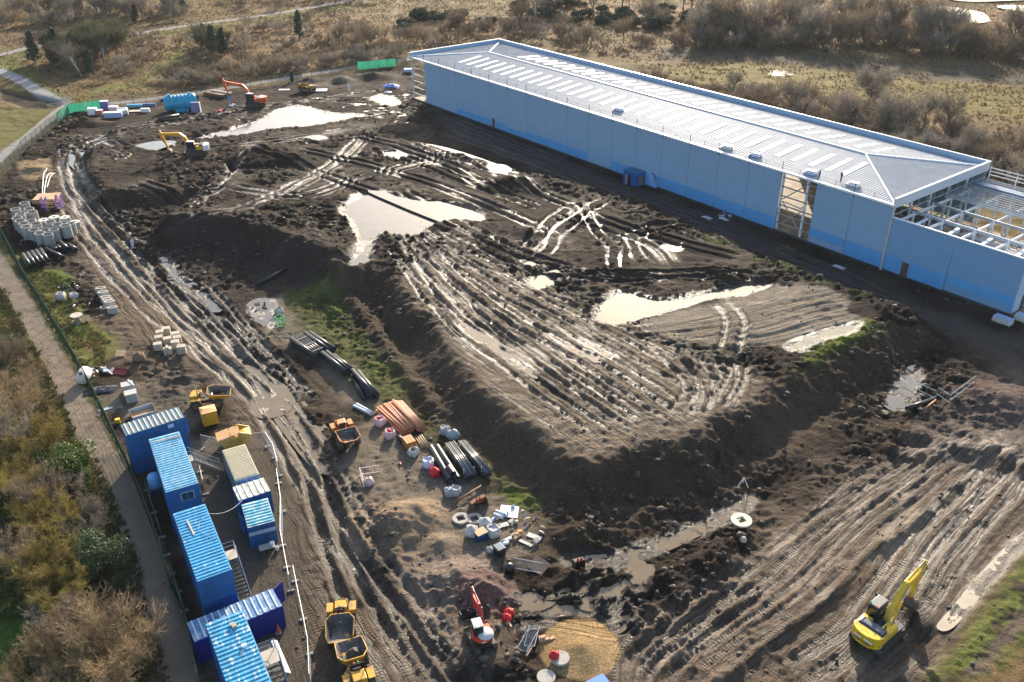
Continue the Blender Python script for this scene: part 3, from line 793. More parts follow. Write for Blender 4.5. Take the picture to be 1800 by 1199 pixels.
puddle([(34.87, 99.19), (37.62, 101.6), (42.31, 104.1), (47.57, 106.03), (45.47, 103.46), (40.35, 100.69), (37.2, 98.02)], 2.75, 0.2, 0.6, tint=1)
puddle([(-72.46, 201.56), (-65.87, 210.46), (-62.08, 218.5), (-58.39, 229.33), (-54.18, 230.46), (-47.03, 223.8), (-37.31, 221.66), (-42.35, 217.47), (-49.11, 212.43), (-58.77, 209.5), (-64.33, 204.76)], 0.05, 0.3, 1.2)
puddle([(-83.56, 192.05), (-80.71, 195.46), (-76.6, 195.46), (-78.2, 191.21), (-80.08, 188.74)], 0.95, 0.2, 0.8)
puddle([(-37.5, 238.68), (-33.98, 241.12), (-29.78, 233.92), (-31.47, 230.46)], 0.0, 0.25, 0.8)
puddle([(-27.03, 182.21), (-24.22, 183), (-22.2, 179.9), (-24.33, 177.63)], 2.3, 0.3, 0.7)
puddle([(-4.64, 174.08), (-1.86, 174.08), (-0.45, 169.82), (-3.17, 169.12)], 2.45, 0.3, 0.6)
puddle([(-46.17, 195.51), (-43.6, 196.83), (-40.5, 192.49), (-42.96, 190.79)], 1.9, 0.3, 0.6)
puddle([(-52.26, 188.71), (-50.21, 189.54), (-48.91, 187.07), (-50.61, 185.86)], 1.9, 0.25, 0.5)
puddle([(-58.81, 176.1), (-57.4, 176.1), (-55.35, 171.14), (-56.12, 169.76)], 1.0, 0.25, 0.5)
puddle([(-31.41, 90.91), (-29.9, 92.85), (-28.3, 93.64), (-27.48, 91.55), (-27.84, 88.79), (-30.01, 88.06)], -0.02, 0.12, 0.7, tint=2)
puddle([(-38.77, 116.83), (-37.54, 118.7), (-35.56, 117.57), (-34.21, 113.21), (-33.81, 109.43), (-35.44, 111.47), (-37.51, 113.21)], 0.0, 0.15, 0.5)
puddle([(-58.66, 135.1), (-57.01, 134.17), (-53.09, 127.96), (-47.98, 121.41), (-43.47, 116.09), (-44.65, 116.09), (-49.72, 121.41), (-54.58, 127.54)], -0.1, 0.2, 0.7)
puddle([(5.45, 63.16), (9.78, 62.85), (13.2, 64.01), (18.11, 66.82), (23.48, 70.6), (25.82, 72.97), (24.66, 73.16), (19.81, 69.81), (14.77, 67.24), (10.01, 65.04), (6.07, 64.24)], -0.56, 0.05, 0.8, 0.0, tint=2, flat=0.9)
puddle([(37.41, 54.87), (39.62, 56.97), (43.79, 60.91), (49.35, 65.68), (51.87, 67.32), (51.3, 66), (47.04, 62.55), (42.29, 58.34), (38.56, 54.99)], 0.14, 0.10, 0.25, 0.2, tint=3, flat=0.3)
puddle([(8.63, 55.38), (9.36, 57.65), (10.29, 58.62), (10.02, 57.11), (9.32, 55.25)], -0.1, 0.3, 0.4, tint=2)
puddle([(0.31, 58.34), (2.09, 58.9), (3.32, 58.34), (1.54, 57.51)], -0.1, 0.2, 0.5, tint=2)
puddle([(6.24, 58.62), (7.84, 59.18), (8.3, 58.48), (6.94, 57.65)], -0.1, 0.25, 0.5, tint=2)
puddle([(0.6, 55.12), (2.22, 55.91), (2.5, 55.25), (1.19, 54.61)], -0.1, 0.25, 0.4, tint=2)
puddle([(46.23, 90.79), (48.84, 94.71), (52.28, 98.31), (53.32, 98.31), (50.69, 92.85), (47.65, 89.04)], -0.05, 0.2, 0.8)
puddle([(11.96, 62.85), (12.54, 61.5), (12.18, 60.32), (11.67, 61.35)], -0.1, 0.3, 0.4, tint=2)
puddle([(24.23, 133.59), (27.51, 133.12), (27.05, 130.36), (24.38, 130.81)], 2.6, 0.25, 0.6)
puddle([(2.59, 121.2), (5.19, 121.6), (6.46, 118.83), (3.35, 116.52)], 2.6, 0.3, 0.5, tint=1)
puddle([(-7.75, 105.61), (-3.81, 103.22), (-1.48, 99.4), (-4.49, 100.9)], 2.78, 0.12, 0.4, tint=2)
puddle([(-2.97, 100), (0.73, 96.78), (2.8, 92.38), (-0.72, 96.22)], 2.78, 0.12, 0.4, tint=2)
puddle([(4.54, 102.44), (8.86, 99.11), (11.55, 96.22), (8.03, 97.64)], 2.78, 0.12, 0.5, tint=2)
puddle([(7.57, 102.44), (11.81, 99.11), (13.39, 96.5), (9.6, 99.11)], 2.78, 0.12, 0.4, tint=2)
standing([(0, 145.69), (11.62, 155.69), (21.66, 151.27), (31.56, 137.93), (35.25, 128.57), (38.56, 120.19), (27.91, 118.23), (13.57, 118.62), (2.6, 122.2), (-7.44, 133.12)], 2.58)
standing([(-28.14, 160.33), (-14.67, 154.19), (-1.97, 143.03), (5.5, 130.81), (0, 130.81), (-9.71, 140.44), (-20.63, 151.27)], 2.62)
standing([(-32.2, 188.08), (-17.34, 188.08), (0, 170.92), (6.41, 157.76), (-8.69, 160.89), (-23.25, 174.5)], 2.62)
standing([(-1.05, 59.18), (3.16, 59.89), (8.56, 61.35), (13.59, 62.85), (11.33, 57.79), (7.89, 53.85), (3.02, 55.77), (-0.5, 55.12)], -0.23, tint=2)
standing([(-35.29, 99.75), (-27.06, 92.85), (-19.36, 80.98), (-21.15, 76.83), (-29.7, 89.04)], -0.13, tint=2)
standing([(-99.88, 194.12), (-93.13, 209.98), (-80.13, 216.44), (-77.29, 207.58), (-91.33, 198.44), (-90.59, 178.35)], -0.12)
standing([(-45.12, 233.92), (-28.31, 246.14), (-25.15, 214.92), (-37.47, 222.72)], -0.10)
# two ponds far off
puddle([(167.05, 374.78), (179.16, 385.96), (186.91, 372.08), (181.7, 354.11), (173.41, 349.27), (169.87, 364.18)], 0.5, 0.5, 2.0, name='pond')
puddle([(190.91, 413.49), (195.27, 400.82), (218.78, 403.92), (249.38, 410.26), (266.74, 441.19), (210.14, 433.95)], 0.5, 0.5, 3.0, name='pond')
puddle([(201.56, 385.96), (213.62, 388.85), (222.43, 383.11), (206.52, 374.78)], 0.5, 0.5, 2.0, name='pond')
puddle([(77.18, 268.19), (81.78, 272.72), (83.46, 268.19), (78.95, 265.25)], -0.2, 0.3, 1.5, name='pond')


def gz(x, y):
 """height of the ground"""
 i = int(np.clip(np.searchsorted(GV, y), 1, len(GV) - 1))
 fy = (y - GV[i - 1]) / (GV[i] - GV[i - 1])
 out = []
 for r in (i - 1, i):
  u = x / gw(GV[r])
  j = int(np.clip(np.searchsorted(GU, u), 1, len(GU) - 1))
  fx = (u - GU[j - 1]) / (GU[j] - GU[j - 1])
  out.append(TZ[r, j - 1] * (1 - fx) + TZ[r, j] * fx)
 return float(out[0] * (1 - fy) + out[1] * fy)
def gmin(x, y, r=0.8):
 return min(gz(x + a * r, y + b * r) for a in (-1, 0, 1) for b in (-1, 0, 1))
def level_pad(x, y, r, soft=1.0, rx=None, rz=0.0, z=None):
 """trodden flat place under a thing"""
 rx = rx or r
 m = max(r, rx) + soft
 W = window([(x - m, y - m), (x + m, y + m)], 0.2)
 dx, dy = X[W] - x, Y[W] - y
 a, b = dx * math.cos(rz) + dy * math.sin(rz), -dx * math.sin(rz) + dy * math.cos(rz)
 d = np.hypot(np.clip(np.abs(a) - rx, 0, 99), np.clip(np.abs(b) - r, 0, 99))
 k = 1 - sstep(0, soft, d)
 z = gz(x, y) if z is None else z
 TZ[W] += (z - TZ[W]) * k
 return z


# level pads under buildings and stacked things (before the sheet is made)
BANG = -0.9002                                    # warehouse axis
BE = (math.cos(BANG), math.sin(BANG))
BN = (-BE[1], BE[0])
BA = (-26.78, 237.98)                             # near-left corner
BL, BW, BH, BP = 138.6, 29.6, 10.85, 11.95        # length, depth, eaves, parapet
XL, XH = 20.5, 8.95                               # unfinished wing: length, height
def bpt(a, b):
 return (BA[0] + BE[0] * a + BN[0] * b, BA[1] + BE[1] * a + BN[1] * b)
def _bpad():
 c = bpt((BL + XL) / 2, BW / 2)
 level_pad(c[0], c[1], BW / 2 + 0.8, 1.5, (BL + XL) / 2 + 0.8, BANG, 0.0)
_bpad()

for _r, _e in (((-39.02, 79.04, 0.5954, 6.16, 2.46), 1), ((-34.47, 71.94, -1.0713, 9.92, 3.09), 1), ((-27.95, 60.15, -1.0517, 10.01, 2.96), 1),
     ((-23.65, 53.96, 0.5592, 7.46, 2.46), 1), ((-28.88, 75.18, -1.0741, 5.96, 2.47), 1), ((-24.97, 67.06, -1.1561, 3.83, 2.82), 3)):
 level_pad(_r[0], _r[1], _r[4] / 2 + 1.6, 2.0, _r[3] / 2 + 1.2, _r[2], 0.0)
level_pad(-18, 45, 4, 2, 8, -1.05, 0.0)
for _p, _r in (((31.61, 53.93), 3.0), ((-66.71, 229.86), 3.0), ((-67.05, 182.85), 3.0), ((-2.61, 52.83), 2.0), ((-37.13, 89.93), 2.0), ((-14.84, 54.72), 2.2), ((-12.76, 49.51), 2.2), ((-19.16, 82.67), 2.2), ((-56.4, 245.36), 2.2)):
 level_pad(_p[0], _p[1], _r, 1.2)

_g = (5.88, 52.55)
calm([(_g[0] + 5.2 * math.cos(k * 0.524), _g[1] + 4.8 * math.sin(k * 0.524)) for k in range(12)], 0.0, 0.6)
level_pad(_g[0], _g[1], 2.6, 2.5, 2.8, 0.0, -0.05)
heap(_g, 3.5, 0.75, (0.29, 0.195, 0.095), rx=3.6, sharp=1.25, jit=0.12)


# ---------------------------------------------------------------- ground sheet
def ground_material():
 m = bpy.data.materials.new('ground')
 m.use_nodes = True
 nt = m.node_tree
 b = nt.nodes['Principled BSDF']
 L = nt.links.new
 at = _n(nt, 'ShaderNodeAttribute', attribute_name='alb')
 tc = _n(nt, 'ShaderNodeTexCoord')
 n1 = _n(nt, 'ShaderNodeTexNoise')
 n1.inputs['Scale'].default_value = 3.1
 n1.inputs['Detail'].default_value = 8
 n1.inputs['Roughness'].default_value = 0.72
 L(tc.outputs['Object'], n1.inputs['Vector'])
 mr = _n(nt, 'ShaderNodeMapRange')
 mr.inputs[1].default_value = 0.25
 mr.inputs[2].default_value = 0.75
 mr.inputs[3].default_value = 0.55
 mr.inputs[4].default_value = 1.45
 L(n1.outputs[0], mr.inputs[0])
 # wet ground is darker
 wd = _n(nt, 'ShaderNodeMapRange')
 wd.inputs[1].default_value = 0.4
 wd.inputs[2].default_value = 1.0
 wd.inputs[3].default_value = 1.0
 wd.inputs[4].default_value = 0.62
 L(at.outputs['Alpha'], wd.inputs[0])
 vo = _n(nt, 'ShaderNodeTexNoise')
 vo.inputs['Scale'].default_value = 7.5
 vo.inputs['Detail'].default_value = 3
 vo.inputs['Roughness'].default_value = 0.8
 L(tc.outputs['Object'], vo.inputs['Vector'])
 vr = _n(nt, 'ShaderNodeMapRange')
 vr.inputs[1].default_value = 0.32
 vr.inputs[2].default_value = 0.68
 vr.inputs[3].default_value = 0.62
 vr.inputs[4].default_value = 1.42
 L(vo.outputs[0], vr.inputs[0])
 m0 = _n(nt, 'ShaderNodeMath', operation='MULTIPLY')
 L(mr.outputs[0], m0.inputs[0])
 L(vr.outputs[0], m0.inputs[1])
 mu = _n(nt, 'ShaderNodeMath', operation='MULTIPLY')
 L(m0.outputs[0], mu.inputs[0])
 L(wd.outputs[0], mu.inputs[1])
 hv = _n(nt, 'ShaderNodeHueSaturation')
 L(at.outputs['Color'], hv.inputs['Color'])
 L(mu.outputs[0], hv.inputs['Value'])
 L(hv.outputs[0], b.inputs['Base Color'])
 # film of water on the mud, patchy
 n2 = _n(nt, 'ShaderNodeTexNoise')
 n2.inputs['Scale'].default_value = 0.9
 n2.inputs['Detail'].default_value = 9
 n2.inputs['Roughness'].default_value = 0.68
 L(tc.outputs['Object'], n2.inputs['Vector'])
 ad = _n(nt, 'ShaderNodeMath', operation='ADD')
 L(n2.outputs[0], ad.inputs[0])
 L(at.outputs['Alpha'], ad.inputs[1])
 rr = _n(nt, 'ShaderNodeMapRange')
 rr.inputs[1].default_value = 0.92
 rr.inputs[2].default_value = 1.36
 rr.inputs[3].default_value = 0.9
 rr.inputs[4].default_value = 0.27
 L(ad.outputs[0], rr.inputs[0])
 L(rr.outputs[0], b.inputs['Roughness'])
 sp = _n(nt, 'ShaderNodeMapRange')
 sp.inputs[1].default_value = 0.3
 sp.inputs[2].default_value = 0.95
 sp.inputs[3].default_value = 0.06
 sp.inputs[4].default_value = 0.42
 L(at.outputs['Alpha'], sp.inputs[0])
 L(sp.outputs[0], b.inputs['Specular IOR Level'])
 n3 = _n(nt, 'ShaderNodeTexNoise')
 n3.inputs['Scale'].default_value = 5.5
 n3.inputs['Detail'].default_value = 7
 n3.inputs['Roughness'].default_value = 0.7
 L(tc.outputs['Object'], n3.inputs['Vector'])
 bp = _n(nt, 'ShaderNodeBump')
 bp.inputs['Strength'].default_value = 0.9
 bp.inputs['Distance'].default_value = 0.16
 # clods, where the mud is churned
 tk = _n(nt, 'ShaderNodeAttribute', attribute_name='trk')
 sx = _n(nt, 'ShaderNodeSeparateColor')
 L(tk.outputs['Color'], sx.inputs[0])
 def math_(op, a, b_=None, c_=None):
  n = _n(nt, 'ShaderNodeMath', operation=op)
  for i, v in enumerate((a, b_, c_)):
   if v is None:
    continue
   if isinstance(v, (int, float)):
    n.inputs[i].default_value = v
   else:
    L(v, n.inputs[i])
  return n.outputs[0]
 cl = 0
 for sc_, w_ in ((1.9, 0.6), (5.2, 0.4)):
  vv = _n(nt, 'ShaderNodeTexVoronoi')
  vv.inputs['Scale'].default_value = sc_
  vv.inputs['Randomness'].default_value = 1.0
  wp = _n(nt, 'ShaderNodeVectorMath', operation='ADD')
  L(tc.outputs['Object'], wp.inputs[0])
  L(n1.outputs[1], wp.inputs[1])
  L(wp.outputs[0], vv.inputs['Vector'])
  t_ = math_('MULTIPLY', vv.outputs['Distance'], -w_)
  cl = t_ if cl == 0 else math_('ADD', cl, t_)
 cl = math_('MULTIPLY', cl, math_('MULTIPLY_ADD', tk.outputs['Alpha'], 1.0, 0.0))
 # tyre and track drag marks: long along, fine across
 cv = _n(nt, 'ShaderNodeCombineXYZ')
 L(math_('MULTIPLY', sx.outputs[0], 0.16), cv.inputs[0])
 L(math_('MULTIPLY', sx.outputs[1], 1.9), cv.inputs[1])
 ng = _n(nt, 'ShaderNodeTexNoise')
 ng.inputs['Scale'].default_value = 1.0
 ng.inputs['Detail'].default_value = 4
 ng.inputs['Roughness'].default_value = 0.6
 L(cv.outputs[0], ng.inputs['Vector'])
 gr = _n(nt, 'ShaderNodeMapRange')
 gr.inputs[1].default_value = 0.36
 gr.inputs[2].default_value = 0.62
 L(ng.outputs[0], gr.inputs[0])
 # cleat prints across the marks, broken up
 nb = _n(nt, 'ShaderNodeTexNoise')
 nb.inputs['Scale'].default_value = 0.6
 L(cv.outputs[0], nb.inputs['Vector'])
 sn = math_('SINE', math_('ADD', math_('MULTIPLY', sx.outputs[0], 19.0), math_('MULTIPLY', n1.outputs[0], 5.0)))
 ct = math_('MULTIPLY', sn, math_('GREATER_THAN', nb.outputs[0], 0.54))
 gh = math_('MULTIPLY', math_('ADD', gr.outputs[0], math_('MULTIPLY', ct, 0.2)), sx.outputs[2])
 pk_ = _n(nt, 'ShaderNodeMapRange')
 pk_.inputs[1].default_value = -0.8
 pk_.inputs[2].default_value = 0.0
 pk_.inputs[3].default_value = 0.12
 L(at.outputs['Alpha'], pk_.inputs[0])
 L(math_('MULTIPLY', pk_.outputs[0], math_('ADD', math_('ADD', math_('MULTIPLY', n3.outputs[0], 1.0), cl), math_('MULTIPLY', gh, 1.15))), bp.inputs['Height'])
 L(bp.outputs[0], b.inputs['Normal'])
 # the pressed lines are darker and wetter, the ridges paler
 tone = math_('ADD', math_('MULTIPLY', math_('MULTIPLY', math_('SUBTRACT', gr.outputs[0], 0.5), sx.outputs[2]), 0.55), 1.0)
 L(math_('MULTIPLY_ADD', math_('SUBTRACT', math_('MULTIPLY', mu.outputs[0], tone), 1.0), pk_.outputs[0], 1.0), hv.inputs['Value'])
 w2 = math_('MULTIPLY', math_('SUBTRACT', 0.55, gr.outputs[0]), math_('MULTIPLY', sx.outputs[2], 0.3))
 L(math_('ADD', math_('ADD', n2.outputs[0], at.outputs['Alpha']), w2), rr.inputs[0])
 return m
def make_ground():
 nr, nc = X.shape
 co = np.stack([X, Y, TZ], -1).reshape(-1, 3).astype(np.float32)
 idx = np.arange(nr * nc).reshape(nr, nc)
 q = np.stack([idx[:-1, :-1], idx[:-1, 1:], idx[1:, 1:], idx[1:, :-1]], -1).reshape(-1, 4)
 me = bpy.data.meshes.new('ground')
 me.vertices.add(len(co))
 me.vertices.foreach_set('co', co.ravel())
 me.loops.add(q.size)
 me.loops.foreach_set('vertex_index', q.ravel().astype(np.int32))
 me.polygons.add(len(q))
 me.polygons.foreach_set('loop_start', np.arange(0, q.size, 4, dtype=np.int32))
 me.polygons.foreach_set('loop_total', np.full(len(q), 4, np.int32))
 me.polygons.foreach_set('use_smooth', np.ones(len(q), bool))
 me.update()
 at = me.color_attributes.new('alb', 'FLOAT_COLOR', 'POINT')
 a = ALB.copy()
 a[..., :3] = np.clip(a[..., :3], 0.004, 0.9)
 at.data.foreach_set('color', a.reshape(-1))
 TRK[..., 3] = ROUGHM
 at = me.color_attributes.new('trk', 'FLOAT_COLOR', 'POINT')
 at.data.foreach_set('color', TRK.reshape(-1))
 me.materials.append(ground_material())
 o = bpy.data.objects.new('ground', me)
 COL.objects.link(o)
 struct(o)
 return o
make_ground()

def water_mat(name, col, rough=0.03):
 m = mat(name, col, rough, spec=0.5, var=0.15, scale=0.8)
 b = m.node_tree.nodes['Principled BSDF']
 b.inputs['IOR'].default_value = 1.42
 nt = m.node_tree
 nz = _n(nt, 'ShaderNodeTexNoise')
 nz.inputs['Scale'].default_value = 2.5
 tc = _n(nt, 'ShaderNodeTexCoord')
 nt.links.new(tc.outputs['Object'], nz.inputs['Vector'])
 bp = _n(nt, 'ShaderNodeBump')
 bp.inputs['Strength'].default_value = 0.08
 bp.inputs['Distance'].default_value = 0.05
 nt.links.new(nz.outputs[0], bp.inputs['Height'])
 nt.links.new(bp.outputs[0], b.inputs['Normal'])
 return m
WATER = [water_mat('water_grey', (0.11, 0.10, 0.085), 0.085), water_mat('water_silt', (0.17, 0.155, 0.10), 0.04),
   water_mat('water_brown', (0.165, 0.125, 0.075), 0.08), water_mat('water_pale', (0.5, 0.42, 0.31), 0.2)]  # the pale water has white glare painted into its colour
from mathutils.geometry import tessellate_polygon
for pi, (poly, level, grow, tint, name) in enumerate(PUDDLES):
 level += 0.0022 * pi - 0.05
 cx = sum(p[0] for p in poly) / len(poly)
 cy = sum(p[1] for p in poly) / len(poly)
 pts = []
 for i, p in enumerate(poly):
  a, b_ = poly[i - 1], poly[(i + 1) % len(poly)]
  nx, ny = (b_[1] - a[1]), -(b_[0] - a[0])
  l = math.hypot(nx, ny) or 1
  pts.append((p[0], p[1]))
 area = sum(poly[i - 1][0] * poly[i][1] - poly[i][0] * poly[i - 1][1] for i in range(len(poly))) / 2
 sgn = 1 if area > 0 else -1
 out = []
 for i, p in enumerate(poly):
  a, b_ = poly[i - 1], poly[(i + 1) % len(poly)]
  nx, ny = (b_[1] - a[1]) * sgn, -(b_[0] - a[0]) * sgn
  l = math.hypot(nx, ny) or 1
  out.append((p[0] + nx / l * grow, p[1] + ny / l * grow))
 mb = MB()
 tri = tessellate_polygon([[Vector((q[0], q[1], 0)) for q in out]])
 fs = []
 for t_ in tri:
  a, b_, c_ = (out[i] for i in t_)
  cr = (b_[0] - a[0]) * (c_[1] - a[1]) - (b_[1] - a[1]) * (c_[0] - a[0])
  fs.append(tuple(t_) if cr > 0 else tuple(reversed(t_)))
 mb.add([(q[0], q[1], level) for q in out], fs)
 struct(mb.build(name, WATER[tint]))


# ================================================================== warehouse
M_WALL = mat('wall_cladding', (0.27, 0.40, 0.555), 0.45, var=0.06, scale=0.6)
M_FILM = mat('blue_protective_film', (0.12, 0.36, 0.66), 0.35, var=0.08, scale=0.9)
M_ROOF = mat('roof_sheet', (0.43, 0.445, 0.46), 0.62, metal=0.0, var=0.10, scale=0.5, spec=0.10)
M_RLITE = mat('rooflight', (0.80, 0.82, 0.84), 0.4, var=0.03)
M_WHITE = mat('white_coated_steel', (0.82, 0.83, 0.84), 0.35, var=0.05)
M_GALV = mat('galvanised_steel', (0.40, 0.42, 0.44), 0.45, metal=0.5, var=0.12, scale=2)
M_STEEL = mat('steel_primer', (0.42, 0.45, 0.48), 0.5, metal=0.2, var=0.1)
M_DKSTEEL = mat('dark_steel', (0.09, 0.10, 0.115), 0.5, metal=0.3, var=0.15)
M_BLACK = mat('black_rubber', (0.02, 0.021, 0.023), 0.55)
M_PLYBR = mat('bare_board', (0.22, 0.15, 0.095), 0.8, var=0.2, scale=2)
M_CONC = mat('concrete', (0.40, 0.375, 0.335), 0.85, var=0.16, scale=1.5, col2=(0.27, 0.24, 0.20), cover=0.35, bump=0.3)
M_DOORBR = mat('door_opening_board', (0.10, 0.06, 0.04), 0.7)
def W3(a, b, z):
 p = bpt(a, b)
 return (p[0], p[1], z)
wh = thing('warehouse', 'long pale blue clad warehouse with grey hipped metal roof beside the mud', 'warehouse', (BA[0], BA[1], 0.0), BANG)
# local axes: x along the front, y towards the back
NB = 20
BAY = BL / NB
me_panel = MB()
me_panel.box((BAY / 2, 0, BH / 2 - 0.1), (BAY - 0.07, 0.16, BH - 0.4))
for k in range(10):
 me_panel.box((BAY / 2, -0.085, 0.9 + k * 1.0), (BAY - 0.07, 0.02, 0.03))
me_panel = me_panel.mesh('cladding_panel', M_WALL)
open_bays = (0, 17)
for i in range(NB):
 if i in open_bays:
  continue
 inst(me_panel, 'cladding_panel', wh, (i * BAY, 0, 0.1))
# blue film still on the lowest sheets
for a, b, z0, z1 in ((3.03, 5.08, 0.35, 1.9), (5.34, 5.95, 0.35, 1.9), (5.98, 6.95, 0.35, 1.5), (6.98, 8.0, .35, 2.1), (8.03, 9.95, 0.35, 2.2), (11.03, 12.0, 0.35, 2.4), (12.03, 13.0, 0.35, 2.5), (13.03, 14.0, .35, 2.5),
      (14.03, 15.0, 0.35, 2.5), (15.03, 16.0, 0.35, 2.5), (16.03, 17.0, 0.35, 2.5), (18.03, 19.0, 1.5, 2.9), (19.03, 19.97, 0.35, 2.9)):
 m = MB()
 m.box(((a + b) / 2 * BAY, -0.125, (z0 + z1) / 2), ((b - a) * BAY, 0.04, z1 - z0))
 m.build('film_sheet', M_FILM, wh)
m = MB()
m.box((5.21 * BAY, -0.12, 1.3), (0.95, 0.06, 2.1))
m.build('door', M_DOORBR, wh)
m = MB()
m.box((BL / 2, 0.05, 0.17), (BL, 0.3, 0.34))
m.build('base_kerb', mat('kerb_dark', (0.05, 0.055, 0.06), 0.8), wh)
# eaves gutter and trims
m = MB()
m.box((BL / 2, -0.12, BH + 0.02), (BL + 0.3, 0.55, 0.34))
m.build('eaves_gutter', M_WHITE, wh, bevel=0.04)
# hipped roof
ZR = BH + 1.62
iy = BW / 2
zE = BH + 0.12
V = [(0.15, 0.15, zE), (BL - 0.15, 0.15, zE), (BL - 0.15, BW - 0.15, zE), (0.15, BW - 0.15, zE), (iy, iy, ZR), (BL - iy, iy, ZR)]
m = MB()
m.add(V + [(v[0], v[1], v[2] - 0.12) for v in V[:4]],
   [(0, 1, 5, 4), (1, 2, 5), (2, 3, 4, 5), (3, 0, 4), (3, 2, 8 + 1 - 1, 9 - 0)][:4] + [(0, 6, 7, 1), (1, 7, 8, 2), (2, 8, 9, 3), (3, 9, 6, 0)])
roof = m.build('roof', M_ROOF, wh)
rib = MB()
sl = (ZR - zE) / (iy - 0.15)
def rib_line(p, q, w=0.07, h=0.07):
 p, q = Vector(p), Vector(q)
 d = (q - p)
 l = math.hypot(d.x, d.y)
 if l < 0.3:
  return
 px, py = -d.y / l * w / 2, d.x / l * w / 2
 rib.add([(p.x - px, p.y - py, p.z + 0.002), (p.x + px, p.y + py, p.z + 0.002), (q.x + px, q.y + py, q.z + 0.002), (q.x - px, q.y - py, q.z + 0.002),
    (p.x - px * .5, p.y - py * .5, p.z + h), (p.x + px * .5, p.y + py * .5, p.z + h), (q.x + px * .5, q.y + py * .5, q.z + h), (q.x - px * .5, q.y - py * .5, q.z + h)],
   [(4, 5, 6, 7), (0, 4, 7, 3), (1, 2, 6, 5), (0, 1, 5, 4), (3, 7, 6, 2)])
st = 0.5
k = 0.3
while k < BL - 0.3:
 top = min(iy, k, BL - k)
 rib_line((k, 0.15, zE), (k, top, zE + sl * (top - 0.15)))
 rib_line((k, BW - 0.15, zE), (k, BW - top, zE + sl * (top - 0.15)))
 k += st
k = 0.5
while k < BW - 0.3:
 top = min(k, BW - k)
 rib_line((BL - 0.15, k, zE), (BL - top, k, zE + sl * (top - 0.15)))
 rib_line((0.15, k, zE), (top, k, zE + sl * (top - 0.15)))
 k += st
ro = rib.build('roof_rib', M_ROOF, roof)
ro['kind'] = 'stuff'
m = MB()
for p, q in ((V[4], V[5]), (V[4], V[0]), (V[4], V[3]), (V[5], V[1]), (V[5], V[2])):
 m.cyl((p[0], p[1], p[2] + 0.04), (q[0], q[1], q[2] + 0.1), 0.17, n=6)
m.build('ridge_cap', M_WHITE, roof)
# rooflights, two strips to a bay on both slopes
def rl_mesh(sgn):
 m = MB()
 y0, y1 = 4.6, 11.4
 z0, z1 = zE + sl * (y0 - .15) + 0.085, zE + sl * (y1 - .15) + 0.085
 ya, yb = (y0, y1) if sgn > 0 else (BW - y0, BW - y1)
 m.add([(-0.48, ya, z0), (0.48, ya, z0), (0.48, yb, z1), (-0.48, yb, z1), (-0.48, ya, z0 - .08), (0.48, ya, z0 - .08), (0.48, yb, z1 - .08), (-0.48, yb, z1 - .08)],
    [(0, 1, 2, 3) if sgn > 0 else (3, 2, 1, 0), (0, 4, 5, 1), (1, 5, 6, 2), (2, 6, 7, 3), (3, 7, 4, 0)])
 return m.mesh('rooflight', M_RLITE)
rlf, rlb = rl_mesh(1), rl_mesh(-1)
for i in range(2, 18):
 for fr in (0.3, 0.78):
  inst(rlf, 'rooflight', roof, ((i + fr) * BAY, 0, 0))
  if i > 2:
   inst(rlb, 'rooflight', roof, ((i + fr) * BAY, 0, 0))
inst(rlf, 'rooflight', roof, (18.2 * BAY, 0, 0))
# parapets: left end, back, right end
for nm, c, d in (('left', (0.0, BW / 2, (BH - 0.5 + BP) / 2), (0.22, BW + 0.3, BP - BH + 0.5)), ('back', (BL / 2, BW, (BH - 0.5 + BP) / 2), (BL - 0.25, 0.22, BP - BH + 0.5)),
     ('right', (BL, BW / 2, (BH - 0.5 + BP) / 2), (0.22, BW + 0.3, BP - BH + 0.5))):
 m = MB()
 m.box(c, d)
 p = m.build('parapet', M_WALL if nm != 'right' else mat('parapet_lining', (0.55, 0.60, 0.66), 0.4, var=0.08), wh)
 m = MB()
 m.box((c[0], c[1], BP + 0.03), (d[0] + 0.14, d[1] + 0.1, 0.07))
 m.build('coping', M_WHITE, p)
m = MB()
for a_, b_ in ((0.02, 11.6), (14.6, 19.98)):  # unseen gap between the two lengths, added to let sun onto the floor
 m = MB()
 m.box(((a_ + b_) / 2 * BAY, BW - 0.02, BH / 2), ((b_ - a_) * BAY, 0.16, BH - 1.1))
 m.build('rear_wall', M_WALL, wh)
m = MB()
m.box((0.0, BW / 2 + 3, BH / 2), (0.16, BW - 6.2, BH - 1.1))
m.build('end_wall', M_WALL, wh)
m = MB()
m.box((BL / 2, BW / 2, 0.1), (BL - 0.5, BW - 0.5, 0.16))
m.build('floor_slab', mat('slab', (0.24, 0.19, 0.14), 0.85, var=0.3, scale=0.4, col2=(0.42, 0.36, 0.27), cover=0.4), wh)
